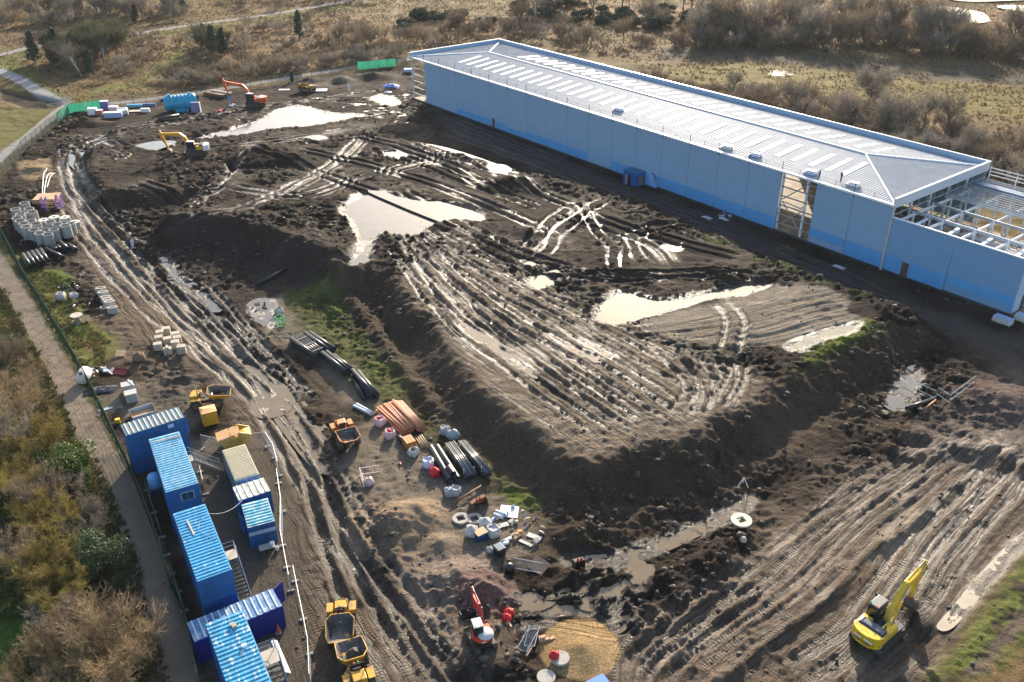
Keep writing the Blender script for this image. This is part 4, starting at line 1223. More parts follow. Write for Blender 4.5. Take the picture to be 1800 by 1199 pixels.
# frame: columns at each bay line (front), rails in the open bays
mc = MB()
mc.box((0, 0, BH / 2), (0.34, 0.10, BH))
mc.box((0, 0.2, BH / 2), (0.34, 0.06, BH))
mc.box((0, 0.1, BH / 2), (0.08, 0.2, BH))
mc = mc.mesh('steel_column', M_WHITE)
for i in (0.04, 1.01, 17.01, 17.72):
 inst(mc, 'steel_column', wh, (i * BAY, 0.35, 0.1))
for i in range(1, 5):
 inst(mc, 'steel_column', wh, (BL - 0.3, i * BW / 5, 0.1), (0, 0, R(90)))
mr_ = MB()
mr_.box((BAY / 2, 0.1, 0), (BAY, 0.12, 0.2))
mr_ = mr_.mesh('cladding_rail', M_GALV)
for i in open_bays:
 for k in range(6):
  inst(mr_, 'cladding_rail', wh, (i * BAY, 0.15, 1.6 + k * 1.65))
for sgn in (0, 1):
 m = MB()
 m.cyl((17 * BAY + 0.3, 0.6, 1.2 + sgn * 4.6), (18 * BAY - 1.8, 0.6, 5.3 + sgn * 4.6), 0.10, n=8)
 m.build('brace', M_GALV, wh)
 m = MB()
 m.cyl((17 * BAY + 0.3, 0.75, 5.4), (18 * BAY - 2.0, 0.75, 0.6 + sgn * 4.5), 0.10, n=8)
 m.build('brace', M_GALV, wh)
# end frame under the right parapet
for k in range(5):
 m = MB()
 m.box((BL - 0.05, BW / 2, 2.2 + k * 1.75), (0.14, BW - 0.4, 0.2))
 m.build('cladding_rail', M_GALV, wh)
for k in range(1, 12):
 m = MB()
 m.box((BL + 0.02, k * BW / 12, BH - 1.0), (0.08, 0.10, 2.4))
 m.build('parapet_post', M_GALV, wh)
MB().box((BL + 0.1, -0.06, BH / 2), (0.3, 0.3, BH)).build('corner_trim', mat('corner_grey', (0.48, 0.50, 0.48), 0.5), wh)
# edge protection along the eaves
mp = MB()
mp.cyl((0, 0, 0), (0, 0, 1.15), 0.035, n=6)
mp.box((0, 0.02, -0.15), (0.12, 0.1, 0.35))
mp = mp.mesh('guard_post', M_DKSTEEL)
mt = MB()
mt.cyl((0, 0, 0), (0, 0, 1.7), 0.06, n=6)
mt.box((0, 0.02, -0.3), (0.14, 0.1, 0.6))
mt = mt.mesh('guard_post', M_DKSTEEL)
for i in range(1, NB * 2):
 inst(mt if i % 2 == 0 else mp, 'guard_post', wh, (i * BAY / 2, -0.3, BH + 0.15))
for zz in (0.55, 1.05):
 m = MB()
 m.cyl((0.3, -0.3, BH + 0.15 + zz), (BL - 0.3, -0.3, BH + 0.15 + zz), 0.018, n=4)
 m.build('guard_rail', M_GALV, wh)

# ================================================================== unfinished wing
wg = thing('unfinished_wing', 'unfinished lower wing with open white steel roof frame at the right end of the warehouse', 'building', W3(BL + 0.25, 0, 0.0), BANG)
M_WALL2 = mat('wing_cladding', (0.20, 0.355, 0.54), 0.45, var=0.06, scale=0.6)
for i in range(2):
 m = MB()
 xw = XL / 2 - 0.06
 m.box((i * XL / 2 + XL / 4, 0, XH / 2 + 0.2), (xw, 0.16, XH - 0.5))
 for k in range(8):
  m.box((i * XL / 2 + XL / 4, -0.085, 0.9 + k * 1.0), (xw, 0.02, 0.03))
 m.build('cladding_panel', M_WALL2, wg)
for a, b, z0, z1 in ((0.15, 3.1, 0.35, 2.9), (4.3, 10.1, 0.35, 2.8), (10.4, 20.3, 1.5, 3.0)):
 m = MB()
 m.box(((a + b) / 2, -0.125, (z0 + z1) / 2), (b - a, 0.04, z1 - z0))
 m.build('film_sheet', M_FILM, wg)
m = MB()
m.box((3.7, -0.12, 1.4), (1.1, 0.06, 2.3))
m.build('door', M_DOORBR, wg)
m = MB()
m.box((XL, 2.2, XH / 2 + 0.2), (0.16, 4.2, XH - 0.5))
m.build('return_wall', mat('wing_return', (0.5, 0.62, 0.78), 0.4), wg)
m = MB()
m.box((XL + 0.03, 2.9, 1.5), (0.18, 1.3, 2.6))
m.build('doorway', M_DOORBR, wg)
m = MB()
m.box((XL / 2, 0.02, XH + 0.06), (XL + 0.2, 0.35, 0.16))
m.build('wall_head_trim', M_WHITE, wg)
m = MB()
m.box((XL / 2, 0.1, 0.17), (XL, 0.3, 0.34))
m.build('base_kerb', MATS['kerb_dark'], wg)
m = MB()
m.box((XL / 2 + 3, BW / 2, 0.1), (XL + 6, BW, 0.18))
m.build('floor_slab', mat('wing_slab', (0.13, 0.105, 0.085), 0.85, var=0.35, scale=0.5, col2=(0.25, 0.21, 0.16), cover=0.35), wg)
# first floor of precast planks, some bays still open
M_PLANK = mat('precast_plank', (0.43, 0.42, 0.40), 0.85, var=0.12, scale=0.8)
for i in range(4):
 for j in range(12):
  if (i, j) in ((1, 7), (1, 8), (2, 3), (3, 9), (0, 10), (2, 10)):
   continue
  m = MB()
  m.box((i * XL / 4 + XL / 8, 1.4 + j * 1.25, 4.6), (XL / 4 - 0.25, 1.16, 0.2))
  m.build('floor_plank', M_PLANK, wg)
for i in range(5):
 for j in range(6):
  m = MB()
  x, y = max(0.35, min(XL - 0.35, i * XL / 4)), max(0.4, j * BW / 5 - 0.3)
  m.box((x, y, XH / 2), (0.26, 0.26, XH - 0.3))
  m.build('steel_column', M_WHITE, wg)
for j in range(6):
 m = MB()
 y = max(0.4, j * BW / 5 - 0.3)
 m.box((XL / 2, y, XH - 0.3), (XL, 0.22, 0.42))
 m.build('roof_beam', M_STEEL if j % 2 else M_GALV, wg)
for i in range(5):
 m = MB()
 m.box((max(0.3, i * XL / 4 - 0.2), BW / 2, XH - 0.75), (0.2, BW - 0.4, 0.4))
 m.build('roof_beam', M_WHITE, wg)
for j in range(14):
 m = MB()
 m.box((XL / 2, 15.5 + j * 1.05, XH + 0.02), (XL, 0.08, 0.2))
 m.build('purlin', M_STEEL, wg)
for i in range(4):
 m = MB()
 m.box((i * XL / 4 + 2.6, 3.2, XH - 0.95), (0.5, 5.8, 0.16), rz=0.06)
 m.build('decking_pack', M_WHITE, wg)
for k in range(3):
 m = MB()
 m.cyl((0.4, BW - 0.4, XH + 0.9 + k * 0.6), (XL + 8, BW - 0.4, XH + 0.9 + k * 0.6), 0.07, n=6)
 m.build('guard_rail', M_WHITE, wg)
for k in range(6):
 m = MB()
 m.cyl((k * 4.6 + 0.4, BW - 0.4, 0.2), (k * 4.6 + 0.4, BW - 0.4, XH + 2.2), 0.08, n=6)
 m.build('guard_post', M_WHITE, wg)
m = MB()
m.box((XL / 2 + 4, BW - 4.0, XH - 0.1), (XL + 8, 1.6, 0.7))
m.build('edge_beam', mat('wing_edge_panel', (0.16, 0.24, 0.34), 0.5), wg)


# ================================================================== site compound: stacked cabins and containers
MUD = (0.10, 0.08, 0.062)
M_BLUE = mat('cabin_blue', (0.010, 0.120, 0.33), 0.62, var=0.22, scale=1.2, col2=(0.03, 0.075, 0.17), cover=0.35, soft=0.2, rnd=0.08)
M_BLUER = mat('cabin_roof_blue', (0.05, 0.33, 0.56), 0.55, var=0.25, scale=1.4, col2=(0.55, 0.66, 0.68), cover=0.17, soft=0.04, stretch=(0.7, 2.2, 1))
M_BLUER2 = mat('cabin_roof_light', (0.12, 0.40, 0.58), 0.55, var=0.2, scale=1.4, col2=(0.42, 0.60, 0.68), cover=0.3, soft=0.2, stretch=(0.7, 2.0, 1))
M_PEEL = mat('peeling_roof', (0.045, 0.31, 0.50), 0.55, var=0.25, scale=1.6, col2=(0.62, 0.66, 0.62), cover=0.3, soft=0.03, stretch=(0.6, 2.5, 1))
M_PEEL2 = mat('peeling_roof_teal', (0.05, 0.30, 0.42), 0.5, var=0.15, scale=1.1, col2=(0.55, 0.60, 0.52), cover=0.5, soft=0.06)
M_NAVY = mat('container_navy', (0.012, 0.028, 0.22), 0.5, var=0.12, scale=1.5)
M_NAVYR = mat('container_navy_roof', (0.05, 0.16, 0.36), 0.5, var=0.2, scale=1.3, col2=(0.30, 0.38, 0.45), cover=0.35, soft=0.1)
M_RIBW = mat('roof_rib_pale', (0.48, 0.60, 0.66), 0.5, var=0.15, scale=2)
M_DIRT = mat('roof_trough_dirt', (0.17, 0.165, 0.14), 0.85, var=0.25, scale=1.5, col2=(0.05, 0.20, 0.30), cover=0.3)
M_CREAM = mat('container_cream', (0.60, 0.53, 0.37), 0.5, var=0.08, scale=1.5)
M_CREAMW = mat('container_side_green', (0.33, 0.42, 0.40), 0.5, var=0.08, scale=1.5)
M_MOSS = mat('mossy_roof', (0.62, 0.62, 0.58), 0.6, var=0.1, scale=2, col2=(0.27, 0.27, 0.19), cover=0.5, soft=0.1)
M_GLASS = mat('dark_glass', (0.015, 0.03, 0.035), 0.08, spec=0.6)
M_PANEL = mat('grey_panel', (0.40, 0.46, 0.52), 0.5, var=0.08)
M_TREAD = mat('tread_plate', (0.12, 0.115, 0.105), 0.55, metal=0.4, var=0.2, scale=4)
def container(label, group, rect, z0, H, body, roofm, ribm=None, ribs=0.42, ribw=0.16, L=None, W=None, shift=(0, 0),
     name='site_cabin', cat='cabin', window=None, doors=None, trough=None, band=False, corr=0.28, zoff=0.0, side=None):
 cx, cy, rz, l, wd = rect
 l, wd = L or l, W or wd
 ca, sa = math.cos(rz), math.sin(rz)
 cx, cy = cx + ca * shift[0] - sa * shift[1], cy + sa * shift[0] + ca * shift[1]
 t = thing(name, label, cat, (cx, cy, z0), rz, group)
 m = MB()
 m.box((0, 0, H / 2), (l - 0.08, wd - 0.08, H - 0.1))
 n = int(l / corr)
 for s in (-1, 1):
  for i in range(n):
   m.box((-l / 2 + (i + 0.5) * l / n, s * (wd / 2 - 0.035), H / 2), (l / n * 0.55, 0.05, H - 0.28))
 n = int(wd / corr)
 for s in (-1, 1):
  for i in range(n):
   m.box((s * (l / 2 - 0.035), -wd / 2 + (i + 0.5) * wd / n, H / 2), (0.05, wd / n * 0.55, H - 0.28))
 m.build('body', body, t)
 m = MB()
 for sx in (-1, 1):
  for sy in (-1, 1):
   m.box((sx * (l / 2 - 0.07), sy * (wd / 2 - 0.07), H / 2), (0.15, 0.15, H))
 for z in (0.08, H - 0.07):
  for s in (-1, 1):
   m.box((0, s * (wd / 2 - 0.05), z), (l - 0.28, 0.11, 0.14))
   m.box((s * (l / 2 - 0.05), 0, z), (0.11, wd - 0.28, 0.14))
 m.build('frame', side or body, t)
 m = MB()
 m.box((0, 0, H - 0.02), (l - 0.04, wd - 0.04, 0.06))
 rf = m.build('roof', trough or roofm, t)
 m = MB()
 n = int((l - 0.2) / ribs)
 for i in range(n):
  x = -l / 2 + 0.1 + (i + 0.5) * (l - 0.2) / n
  m.box((x, 0, H + 0.045), (ribw, wd - 0.12, 0.075), tx=0.6)
 m.build('roof_rib', ribm or roofm, rf)
 if window:
  e, y, z, ww, hh = window
  m = MB()
  m.box((e * (l / 2 + 0.0), y, z), (0.06, ww + 0.12, hh + 0.12))
  wf = m.build('window', MATS['white_coated_steel'] if band else M_PANEL, t)
  m = MB()
  for s in (-1, 1):
   m.box((e * (l / 2 + 0.02), y + s * ww * 0.25, z), (0.06, ww / 2 - 0.03, hh))
  m.build('pane', M_GLASS, wf)
 if doors:
  for s in (-1, 1):
   m = MB()
   hx = doors * l / 2
   ang = 0.0 if s < 0 else (-1.9 if doors > 0 else 1.9)
   c = Vector((hx, s * (wd / 2 - 0.03), H / 2))
   dw = wd / 2 - 0.08
   dirv = Vector((math.sin(ang) * (-1 if doors > 0 else 1), -s * math.cos(ang), 0)) if s > 0 else Vector((0, 1, 0))
   if s > 0:
    dirv = Vector((doors * 0.85, 0.5, 0)).normalized()
   m.box(c + dirv * dw / 2 + Vector((doors * 0.05, 0, 0)), (dw, 0.06, H - 0.3), rz=math.atan2(dirv.y, dirv.x))
   m.build('door', body, t)
 return t
G_L = 'stacked blue site cabins along the fence'
rA = (-39.02, 79.04, 0.5954, 6.16, 2.46)
container('lower blue steel container of the crosswise pair nearest the yellow dumper', None, rA, 0.03, 2.59, M_BLUE, M_BLUER, name='shipping_container', cat='container')
cA = container('upper blue container with white ribs on a dirty roof, crosswise by the yellow bin', None, rA, 2.63, 2.59, M_BLUE, M_RIBW, ribs=0.46, ribw=0.17, trough=M_DIRT, name='shipping_container', cat='container', doors=None)
m = MB()
m.box((1.5, -1.245, 2.1), (0.6, 0.03, 0.45))
m.build('sign_plate', mat('pale_sign', (0.45, 0.62, 0.8), 0.4), cA)
m = MB()
m.box((3.2, -0.6, 1.3), (0.5, 0.06, 2.2), rz=0.3)
m.build('open_door', M_BLUE, cA)
rB = (-34.47, 71.94, -1.0713, 9.92, 3.09)
container('lower blue cabin under the pale-ribbed cabin with an end window', None, rB, 0.03, 2.6, M_BLUE, M_BLUER)
container('upper blue cabin with light blue ribbed roof and a small green window in its end', None, rB, 2.65, 2.65, M_BLUE, M_BLUER2, ribs=0.42, window=(1, 0.35, 1.55, 1.15, 0.85))
rC = (-27.95, 60.15, -1.0517, 10.01, 2.96)
container('lower blue cabin beside the long outdoor staircase', None, rC, 0.03, 2.6, M_BLUE, M_BLUER)
container('upper blue cabin with bright blue ribbed roof, plank and cable lying on it', None, rC, 2.65, 2.65, M_BLUE, M_BLUER, ribs=0.42)
rD = (-23.65, 53.96, 0.5592, 7.46, 2.46)
container('single navy blue container lying crosswise with its end door ajar', None, rD, 0.03, 2.6, M_NAVY, M_RIBW, ribs=0.55, ribw=0.15, trough=M_NAVYR, name='shipping_container', cat='container', doors=1)
rE = (rC[0] + 0, rC[1], rC[2], 9.8, 3.0)
pE = (-23.34, 51.18)
eE = (pE[0] + math.cos(-1.05) * 4.9, pE[1] + math.sin(-1.05) * 4.9, -1.05, 9.8, 3.0)
container('lower blue cabin at the bottom edge beside the grey landing', None, eE, 0.03, 2.6, M_BLUE, M_BLUER)
container('upper blue cabin with white peeling paint on its roof at the bottom edge', None, eE, 2.65, 2.65, M_BLUE, M_PEEL, ribs=0.42)
rH = (-28.88, 75.18, -1.0741, 5.96, 2.47)
cH = container('cream ribbed container beside the yellow skip', None, rH, 0.03, 2.6, M_CREAMW, M_CREAM, ribs=0.26, ribw=0.13, name='shipping_container', cat='container', side=M_CREAM)
m = MB()
m.box((2.99, 0.2, 2.3), (0.04, 1.9, 0.5))
m.build('name_board', mat('board_lilac', (0.35, 0.34, 0.55), 0.5, var=0.3, scale=6, col2=(0.8, 0.8, 0.85), cover=0.4, soft=0.03), cH)
rG = (-26.53, 70.69, 0.5251, 3.24, 2.75)
container('short container with mossy white ribbed roof between the cream and the teal roofs', None, rG, 0.03, 2.6, M_BLUE, MATS['roof_rib_pale'], ribm=M_WHITE, ribs=0.55, ribw=0.2, trough=M_MOSS, W=2.5, name='shipping_container', cat='container')
rF = (-24.97, 67.06, -1.1561, 3.83, 2.82)
cF = container('blue cabin with teal peeling roof and a pale band across its end', None, rF, 0.03, 2.6, M_BLUE, M_PEEL2, ribs=0.42, ribm=mat('rib_teal', (0.16, 0.5, 0.6), 0.5, var=0.2, scale=2), W=2.6, L=3.8, shift=(0.0, 0.0))
for k in range(4):
 m = MB()
 m.box((1.93, -0.95 + k * 0.64, 1.75), (0.03, 0.61, 0.42))
 m.build('band_panel', mat('pale_band', (0.42, 0.50, 0.60), 0.5, var=0.06), cF)
m = MB()
m.box((-0.6, -1.6, 1.2), (1.1, 0.05, 2.1), rz=0.35)
m.build('open_shutter', M_BLUE, cF)
# things lying on the cabin roofs
def on_roof(rect, x, y, z, mb, name, m_, label, cat):
 cx, cy, rz = rect[:3]
 o = mb.build(name, m_)
 o.location = (cx + math.cos(rz) * x - math.sin(rz) * y, cy + math.sin(rz) * x + math.cos(rz) * y, z)
 o.rotation_euler = (0, 0, rz)
 return tag(o, label, cat)
M_WOOD = mat('bare_timber', (0.42, 0.31, 0.19), 0.75, var=0.2, scale=4, stretch=(1, 6, 6))
M_GREYW = mat('weathered_plank', (0.42, 0.37, 0.30), 0.8, var=0.2, scale=4)
on_roof(rC, -2.1, -0.45, 5.43, MB().box((0, 0, 0), (2.3, 0.17, 0.06), rz=0.06), 'plank', M_GREYW, 'weathered plank lying on the bright blue cabin roof', 'plank')
on_roof(rB, -3.9, 0.2, 5.43, MB().box((0, 0, 0), (0.10, 2.7, 0.06), rz=-0.1), 'scaffold_tube', M_WOOD, 'thin batten lying across the light blue ribbed roof', 'batten')
for i, (x, y, mm, lb) in enumerate(((-3.6, 0.35, M_GREYW, 'upper of two small blocks on the peeling blue roof'), (-3.35, 0.45, M_WOOD, 'lower of two small blocks on the peeling blue roof'), (-1.0, 0.6, M_WHITE, 'white box alone on the peeling blue roof'))):
 on_roof(eE, x, y, 5.5, MB().box((0, 0, 0), (0.3, 0.36, 0.2), tx=0.9), 'roof_block', mm, lb, 'block')
cb = [(rC[0] + math.cos(rC[2]) * a - math.sin(rC[2]) * b, rC[1] + math.sin(rC[2]) * a + math.cos(rC[2]) * b, 5.45) for a, b in ((0.6, 1.4), (-0.4, 0.55), (-1.5, 0.1), (-2.4, 0.4), (-3.2, 1.45))]
g0 = (rG[0] - 0.3, rG[1] - 1.4, 2.72)
p0, p1 = Vector(cb[-1]), Vector(g0)
sag = [tuple(p0.lerp(p1, t_) - Vector((0, 0, 1.4 * 4 * t_ * (1 - t_) * 0.5))) for t_ in [k / 10 for k in range(1, 11)]]
tag(MB().tube(cb + sag, 0.022, 5).build('cable', mat('cable_grey', (0.45, 0.5, 0.55), 0.5)), 'pale cable looped from the bright blue cabin roof to the mossy roof', 'cable')

# staircases
def off(rect, a, b):
 return (rect[0] + math.cos(rect[2]) * a - math.sin(rect[2]) * b, rect[1] + math.sin(rect[2]) * a + math.cos(rect[2]) * b)
def stairs(label, x, y, rz, n, z_top, wd=1.1, landing=1.3, run=0.3):
 t = thing('staircase', label, 'staircase', (x, y, 0.02), rz)
 rise = z_top / n
 for i in range(n):
  m = MB()
  m.box(((i + 0.5) * run, 0, z_top - (i + 1) * rise + 0.02), (run * 0.85, wd - 0.08, 0.05))
  m.build('step', M_TREAD, t)
 for s in (-1, 1):
  a, b = Vector((0, s * wd / 2, z_top - 0.1)), Vector((n * run, s * wd / 2, 0.05))
  m = MB()
  m.tube([a, b], 0.07, 4)
  m.build('stringer', M_DKSTEEL, t)
  m = MB()
  for h in (0.55, 1.0):
   m.tube([a + Vector((0, 0, h)), b + Vector((0, 0, h))], 0.025, 5)
  for k in range(4):
   p = a.lerp(b, k / 3)
   m.cyl(p, p + Vector((0, 0, 1.0)), 0.025, n=5)
  m.build('handrail', M_GALV, t)
 m = MB()
 m.box((-landing / 2, 0, z_top), (landing, wd + 0.1, 0.06))
 m.build('landing', mat('landing_board', (0.42, 0.37, 0.30), 0.7, var=0.12), t)
 for sx in (-landing + 0.05, -0.05):
  for s in (-1, 1):
   m = MB()
   m.cyl((sx, s * wd / 2, 0), (sx, s * wd / 2, z_top + 1.05), 0.035, n=5)
   m.build('leg', M_GALV, t)
 m = MB()
 for h in (0.55, 1.05):
  m.tube([(-0.05, wd / 2, z_top + h), (-landing + 0.05, wd / 2, z_top + h), (-landing + 0.05, -wd / 2, z_top + h)], 0.03, 5)
 m.build('guard_rail', M_GALV, t)
 return t
q = off(rC, 0.9, 2.15)
stairs('dark metal staircase going down from the bright blue upper cabin', q[0], q[1], rC[2], 13, 2.75)
q = off(rB, -3.2, 2.2)
stairs('light metal staircase by the cabin with the pale ribbed roof', q[0], q[1], rB[2] + R(95), 9, 2.75, landing=1.0)
q = off(eE, -0.6, 2.3)
stairs('grey staircase and landing beside the peeling blue roof', q[0], q[1], eE[2], 11, 2.75, wd=1.4, landing=1.6)
q = off(eE, -3.4, 2.6)
rk = thing('steel_landing', 'dark steel deck with white poles lying on it beside the navy container', 'deck', (q[0], q[1], 0.02), eE[2])
MB().box((0.6, 0, 1.25), (3.2, 1.9, 0.07)).build('deck', M_TREAD, rk)
for sx in (-0.9, 2.1):
 for sy in (-0.9, 0.9):
  MB().box((sx, sy, 0.62), (0.1, 0.1, 1.22)).build('leg', M_DKSTEEL, rk)
for k in range(5):
 MB().cyl((-0.9 + k * 0.05, 0.55 + 0.1 * k, 1.36), (2.9 + k * 0.07, 0.62 + 0.08 * k, 1.36), 0.05, n=6).build('pole', M_WHITE, rk)

# ---- yellow bin and skip, plywood box, tank, table, cone
M_YEL = mat('plant_yellow', (0.62, 0.36, 0.015), 0.5, var=0.12, scale=2, col2=(0.22, 0.13, 0.05), cover=0.22, soft=0.12)
M_YEL2 = mat('skip_yellow', (0.60, 0.35, 0.02), 0.55, var=0.15, scale=2.5, col2=(0.30, 0.17, 0.06), cover=0.3, soft=0.1)
M_LIDOR = mat('faded_lid', (0.66, 0.36, 0.14), 0.6, var=0.15, scale=3)
rY = (-35.81, 86.32, 0.4665, 1.55, 1.50)
t = thing('waste_bin', 'tall yellow steel waste bin with faded orange lid', 'bin', (rY[0], rY[1], 0.03), rY[2])
MB().box((0, 0, 0.95), (1.7, 1.6, 1.75), tx=1.05, ty=1.03).build('body', M_YEL2, t, bevel=0.03)
MB().add([(-.9, -.84, 1.84), (.9, -.84, 1.84), (.9, .84, 1.84), (-.9, .84, 1.84), (-.5, 0, 2.02), (.5, .1, 1.9)], [(0, 1, 5, 4), (1, 2, 5), (2, 3, 4, 5), (3, 0, 4)]).build('lid', M_LIDOR, t)
MB().box((0, -0.83, 1.78), (1.8, 0.06, 0.08)).build('rim', M_DKSTEEL, t)
q = (-31.66, 81.98)
t = thing('covered_skip', 'yellow hopper-shaped skip with folding lids behind the cream container', 'skip', (q[0], q[1], 0.03), 0.42)
m = MB()
m.extr([(-1.9, 1.5), (-1.15, 0.05), (1.15, 0.05), (1.9, 1.35), (1.2, 1.5)], -0.9, 0.9)
m.build('body', M_YEL2, t, bevel=0.03)
for x0, x1, z0, z1 in ((-1.75, -0.45, 1.5, 1.78), (-0.35, 0.65, 1.75, 1.95)):
 MB().add([(x0, -.88, z0), (x1, -.88, z1), (x1, .88, z1), (x0, .88, z0), (x0, -.88, z0 - .06), (x1, -.88, z1 - .06), (x1, .88, z1 - .06), (x0, .88, z0 - .06)],
    [(0, 1, 2, 3), (0, 4, 5, 1), (1, 5, 6, 2), (2, 6, 7, 3), (3, 7, 4, 0)]).build('lid', M_LIDOR, t)
for s in (-1, 1):
 MB().extr([(0.4, 1.4), (1.85, 1.4), (0.7, 2.0), (0.4, 2.0)], s * 0.86 - 0.04, s * 0.86 + 0.04).build('side_wing', M_YEL2, t)
MB().box((0, -0.93, 0.95), (1.6, 0.02, 0.45)).build('lettering_panel', mat('skip_letter_panel', (0.60, 0.35, 0.02), 0.55, scale=9, col2=(0.12, 0.06, 0.02), cover=0.45, soft=0.03, stretch=(0.6, 1, 2.4)), t)
rP = (-44.17, 87.58, 0.5823, 2.66, 2.19)
t = thing('plywood_box', 'open plywood-lined tray behind the crosswise blue container', 'box', (rP[0], rP[1], 0.03), rP[2])
M_PLY = mat('plywood', (0.46, 0.29, 0.16), 0.75, var=0.1, scale=2)
MB().box((0, 0, 0.35), (2.7, 2.0, 0.06)).build('base', M_PLY, t)
for s in (-1, 1):
 MB().box((0, s * 1.0, 0.45), (2.7, 0.06, 0.8)).build('side', M_PANEL, t)
 MB().box((s * 1.36, 0, 0.45), (0.06, 2.05, 0.8)).build('end', MATS['bare_board'], t)
q = (-37.42, 73.12)
t = thing('water_tank', 'pale blue upright water tank at the corner of two blue cabins', 'tank', (q[0], q[1], 0.02), -1.05)
MB().lathe([(0, 0.9), (0.62, 0.95), (0.68, 1.2), (0.68, 2.3), (0.5, 2.55), (0.15, 2.62), (0, 2.62)], 16).build('vessel', mat('tank_blue', (0.16, 0.38, 0.66), 0.4, var=0.08), t, smooth=True)
MB().box((0, 0, 0.47), (1.5, 1.5, 0.9)).build('plinth', MATS['dark_steel'], t)
q = off(rF, 3.0, 0.1)
t = thing('work_table', 'low dark table with white buckets at the end of the teal-roofed cabin', 'table', (q[0], q[1], 0.03), rF[2])
MB().box((0, 0, 0.7), (0.8, 1.5, 0.06)).build('table_top', MATS['weathered_plank'], t)
for sx in (-.3, .3):
 for sy in (-.6, .6):
  MB().cyl((sx, sy, 0), (sx * 1.1, sy * 1.1, 0.68), 0.03, n=5).build('leg', M_DKSTEEL, t)
for k, (a, b, h) in enumerate(((0.1, 0.5, 0.0), (-0.1, 0.9, 0.0))):
 z = 0.76 if k == 0 else 0.02
 cc = (q[0] + math.cos(rF[2]) * (a + k * 0.2) - math.sin(rF[2]) * b, q[1] + math.sin(rF[2]) * (a + k * .2) + math.cos(rF[2]) * b, z)
 o = MB().lathe([(0, 0), (0.16, 0), (0.2, 0.42), (0.17, 0.42), (0.13, 0.05), (0, 0.05)], 12).build('bucket', M_WHITE, loc=cc)
 tag(o, ('white bucket standing on the low dark table' if k == 0 else 'white bucket on the ground by the low dark table'), 'bucket')
def cone(x, y, label, s=1.0, lean=0.0):
 t = thing('traffic_cone', label, 'cone', (x, y, gz(x, y) + 0.01), 0.3, tilt=(lean, 0))
 MB().box((0, 0, 0.04), (0.5 * s, 0.5 * s, 0.08)).build('base', mat('cone_base', (0.35, 0.42, 0.46), 0.6), t)
 MB().lathe([(0.19 * s, 0.08), (0.05 * s, 0.95 * s), (0.0, 0.97 * s)], 12).build('body', mat('cone_orange', (0.75, 0.11, 0.02), 0.5), t, smooth=True)
q = (-20.33, 54.35)
cone(q[0], q[1], 'orange traffic cone by the end of the navy container')


# ================================================================== plant: excavators and dumpers
M_KYEL = mat('excavator_yellow', (0.72, 0.46, 0.02), 0.38, var=0.08, scale=1.5, col2=(0.26, 0.18, 0.07), cover=0.28, soft=0.1)
M_EYEL = mat('excavator_amber', (0.70, 0.33, 0.015), 0.4, var=0.1, scale=1.5)
M_EORG = mat('excavator_orange', (0.66, 0.10, 0.02), 0.4, var=0.1, scale=1.5)
M_ERED = mat('excavator_red', (0.52, 0.035, 0.02), 0.4, var=0.12, scale=1.5)
M_EORANGE2 = mat('mini_orange', (0.70, 0.07, 0.012), 0.38, var=0.1, scale=1.5)
M_TRACK = mat('track_steel', (0.060, 0.055, 0.05), 0.6, metal=0.3, var=0.2, scale=3, col2=MUD, cover=0.5, soft=0.2)
M_MUDDY = mat('muddy_steel', (0.075, 0.062, 0.05), 0.75, var=0.25, scale=2)
M_CHROME = mat('cylinder_rod', (0.62, 0.64, 0.66), 0.25, metal=0.8)
M_RUST = mat('rusty_steel', (0.20, 0.095, 0.045), 0.75, var=0.25, scale=3, col2=(0.10, 0.05, 0.03), cover=0.4)
M_CABBL = mat('cab_black', (0.02, 0.022, 0.025), 0.4)
M_BEACONG = mat('beacon_green', (0.02, 0.5, 0.16), 0.3)
M_BEACONO = mat('beacon_orange', (0.9, 0.22, 0.02), 0.3)
M_SEAT = mat('seat_black', (0.03, 0.03, 0.032), 0.7)

def track_unit(L, H, W, y):
 """crawler: belt with shoes"""
 m = MB()
 n = 10
 r = H / 2
 prof = [(-(L / 2 - r) - r * math.sin(math.pi * k / n), r - r * math.cos(math.pi * k / n)) for k in range(n + 1)]
 prof += [((L / 2 - r) + r * math.sin(math.pi * k / n), r + r * math.cos(math.pi * k / n)) for k in range(n + 1)]
 m.extr(prof, y - W / 2, y + W / 2)
 k = int(L / 0.19)
 for i in range(k):
  x = -(L / 2 - r) + (L - 2 * r) * i / (k - 1)
  for z in (H + 0.012, -0.01):
   m.box((x, y, z), (0.13, W + 0.03, 0.045))
 return m
def text_part(s, size, m_, parent, loc, rot, depth=0.006, name='lettering'):
 cu = bpy.data.curves.new(name, 'FONT')
 cu.body = s
 cu.size = size
 cu.align_x = 'CENTER'
 cu.align_y = 'CENTER'
 cu.extrude = depth
 tmp = bpy.data.objects.new('tmp', cu)
 COL.objects.link(tmp)
 dg = bpy.context.evaluated_depsgraph_get()
 me = bpy.data.meshes.new_from_object(tmp.evaluated_get(dg))
 bpy.data.objects.remove(tmp)
 me.materials.clear()
 me.materials.append(m_)
 o = bpy.data.objects.new(name, me)
 COL.objects.link(o)
 o.parent = parent
 o.location = loc
 o.rotation_euler = rot
 return o
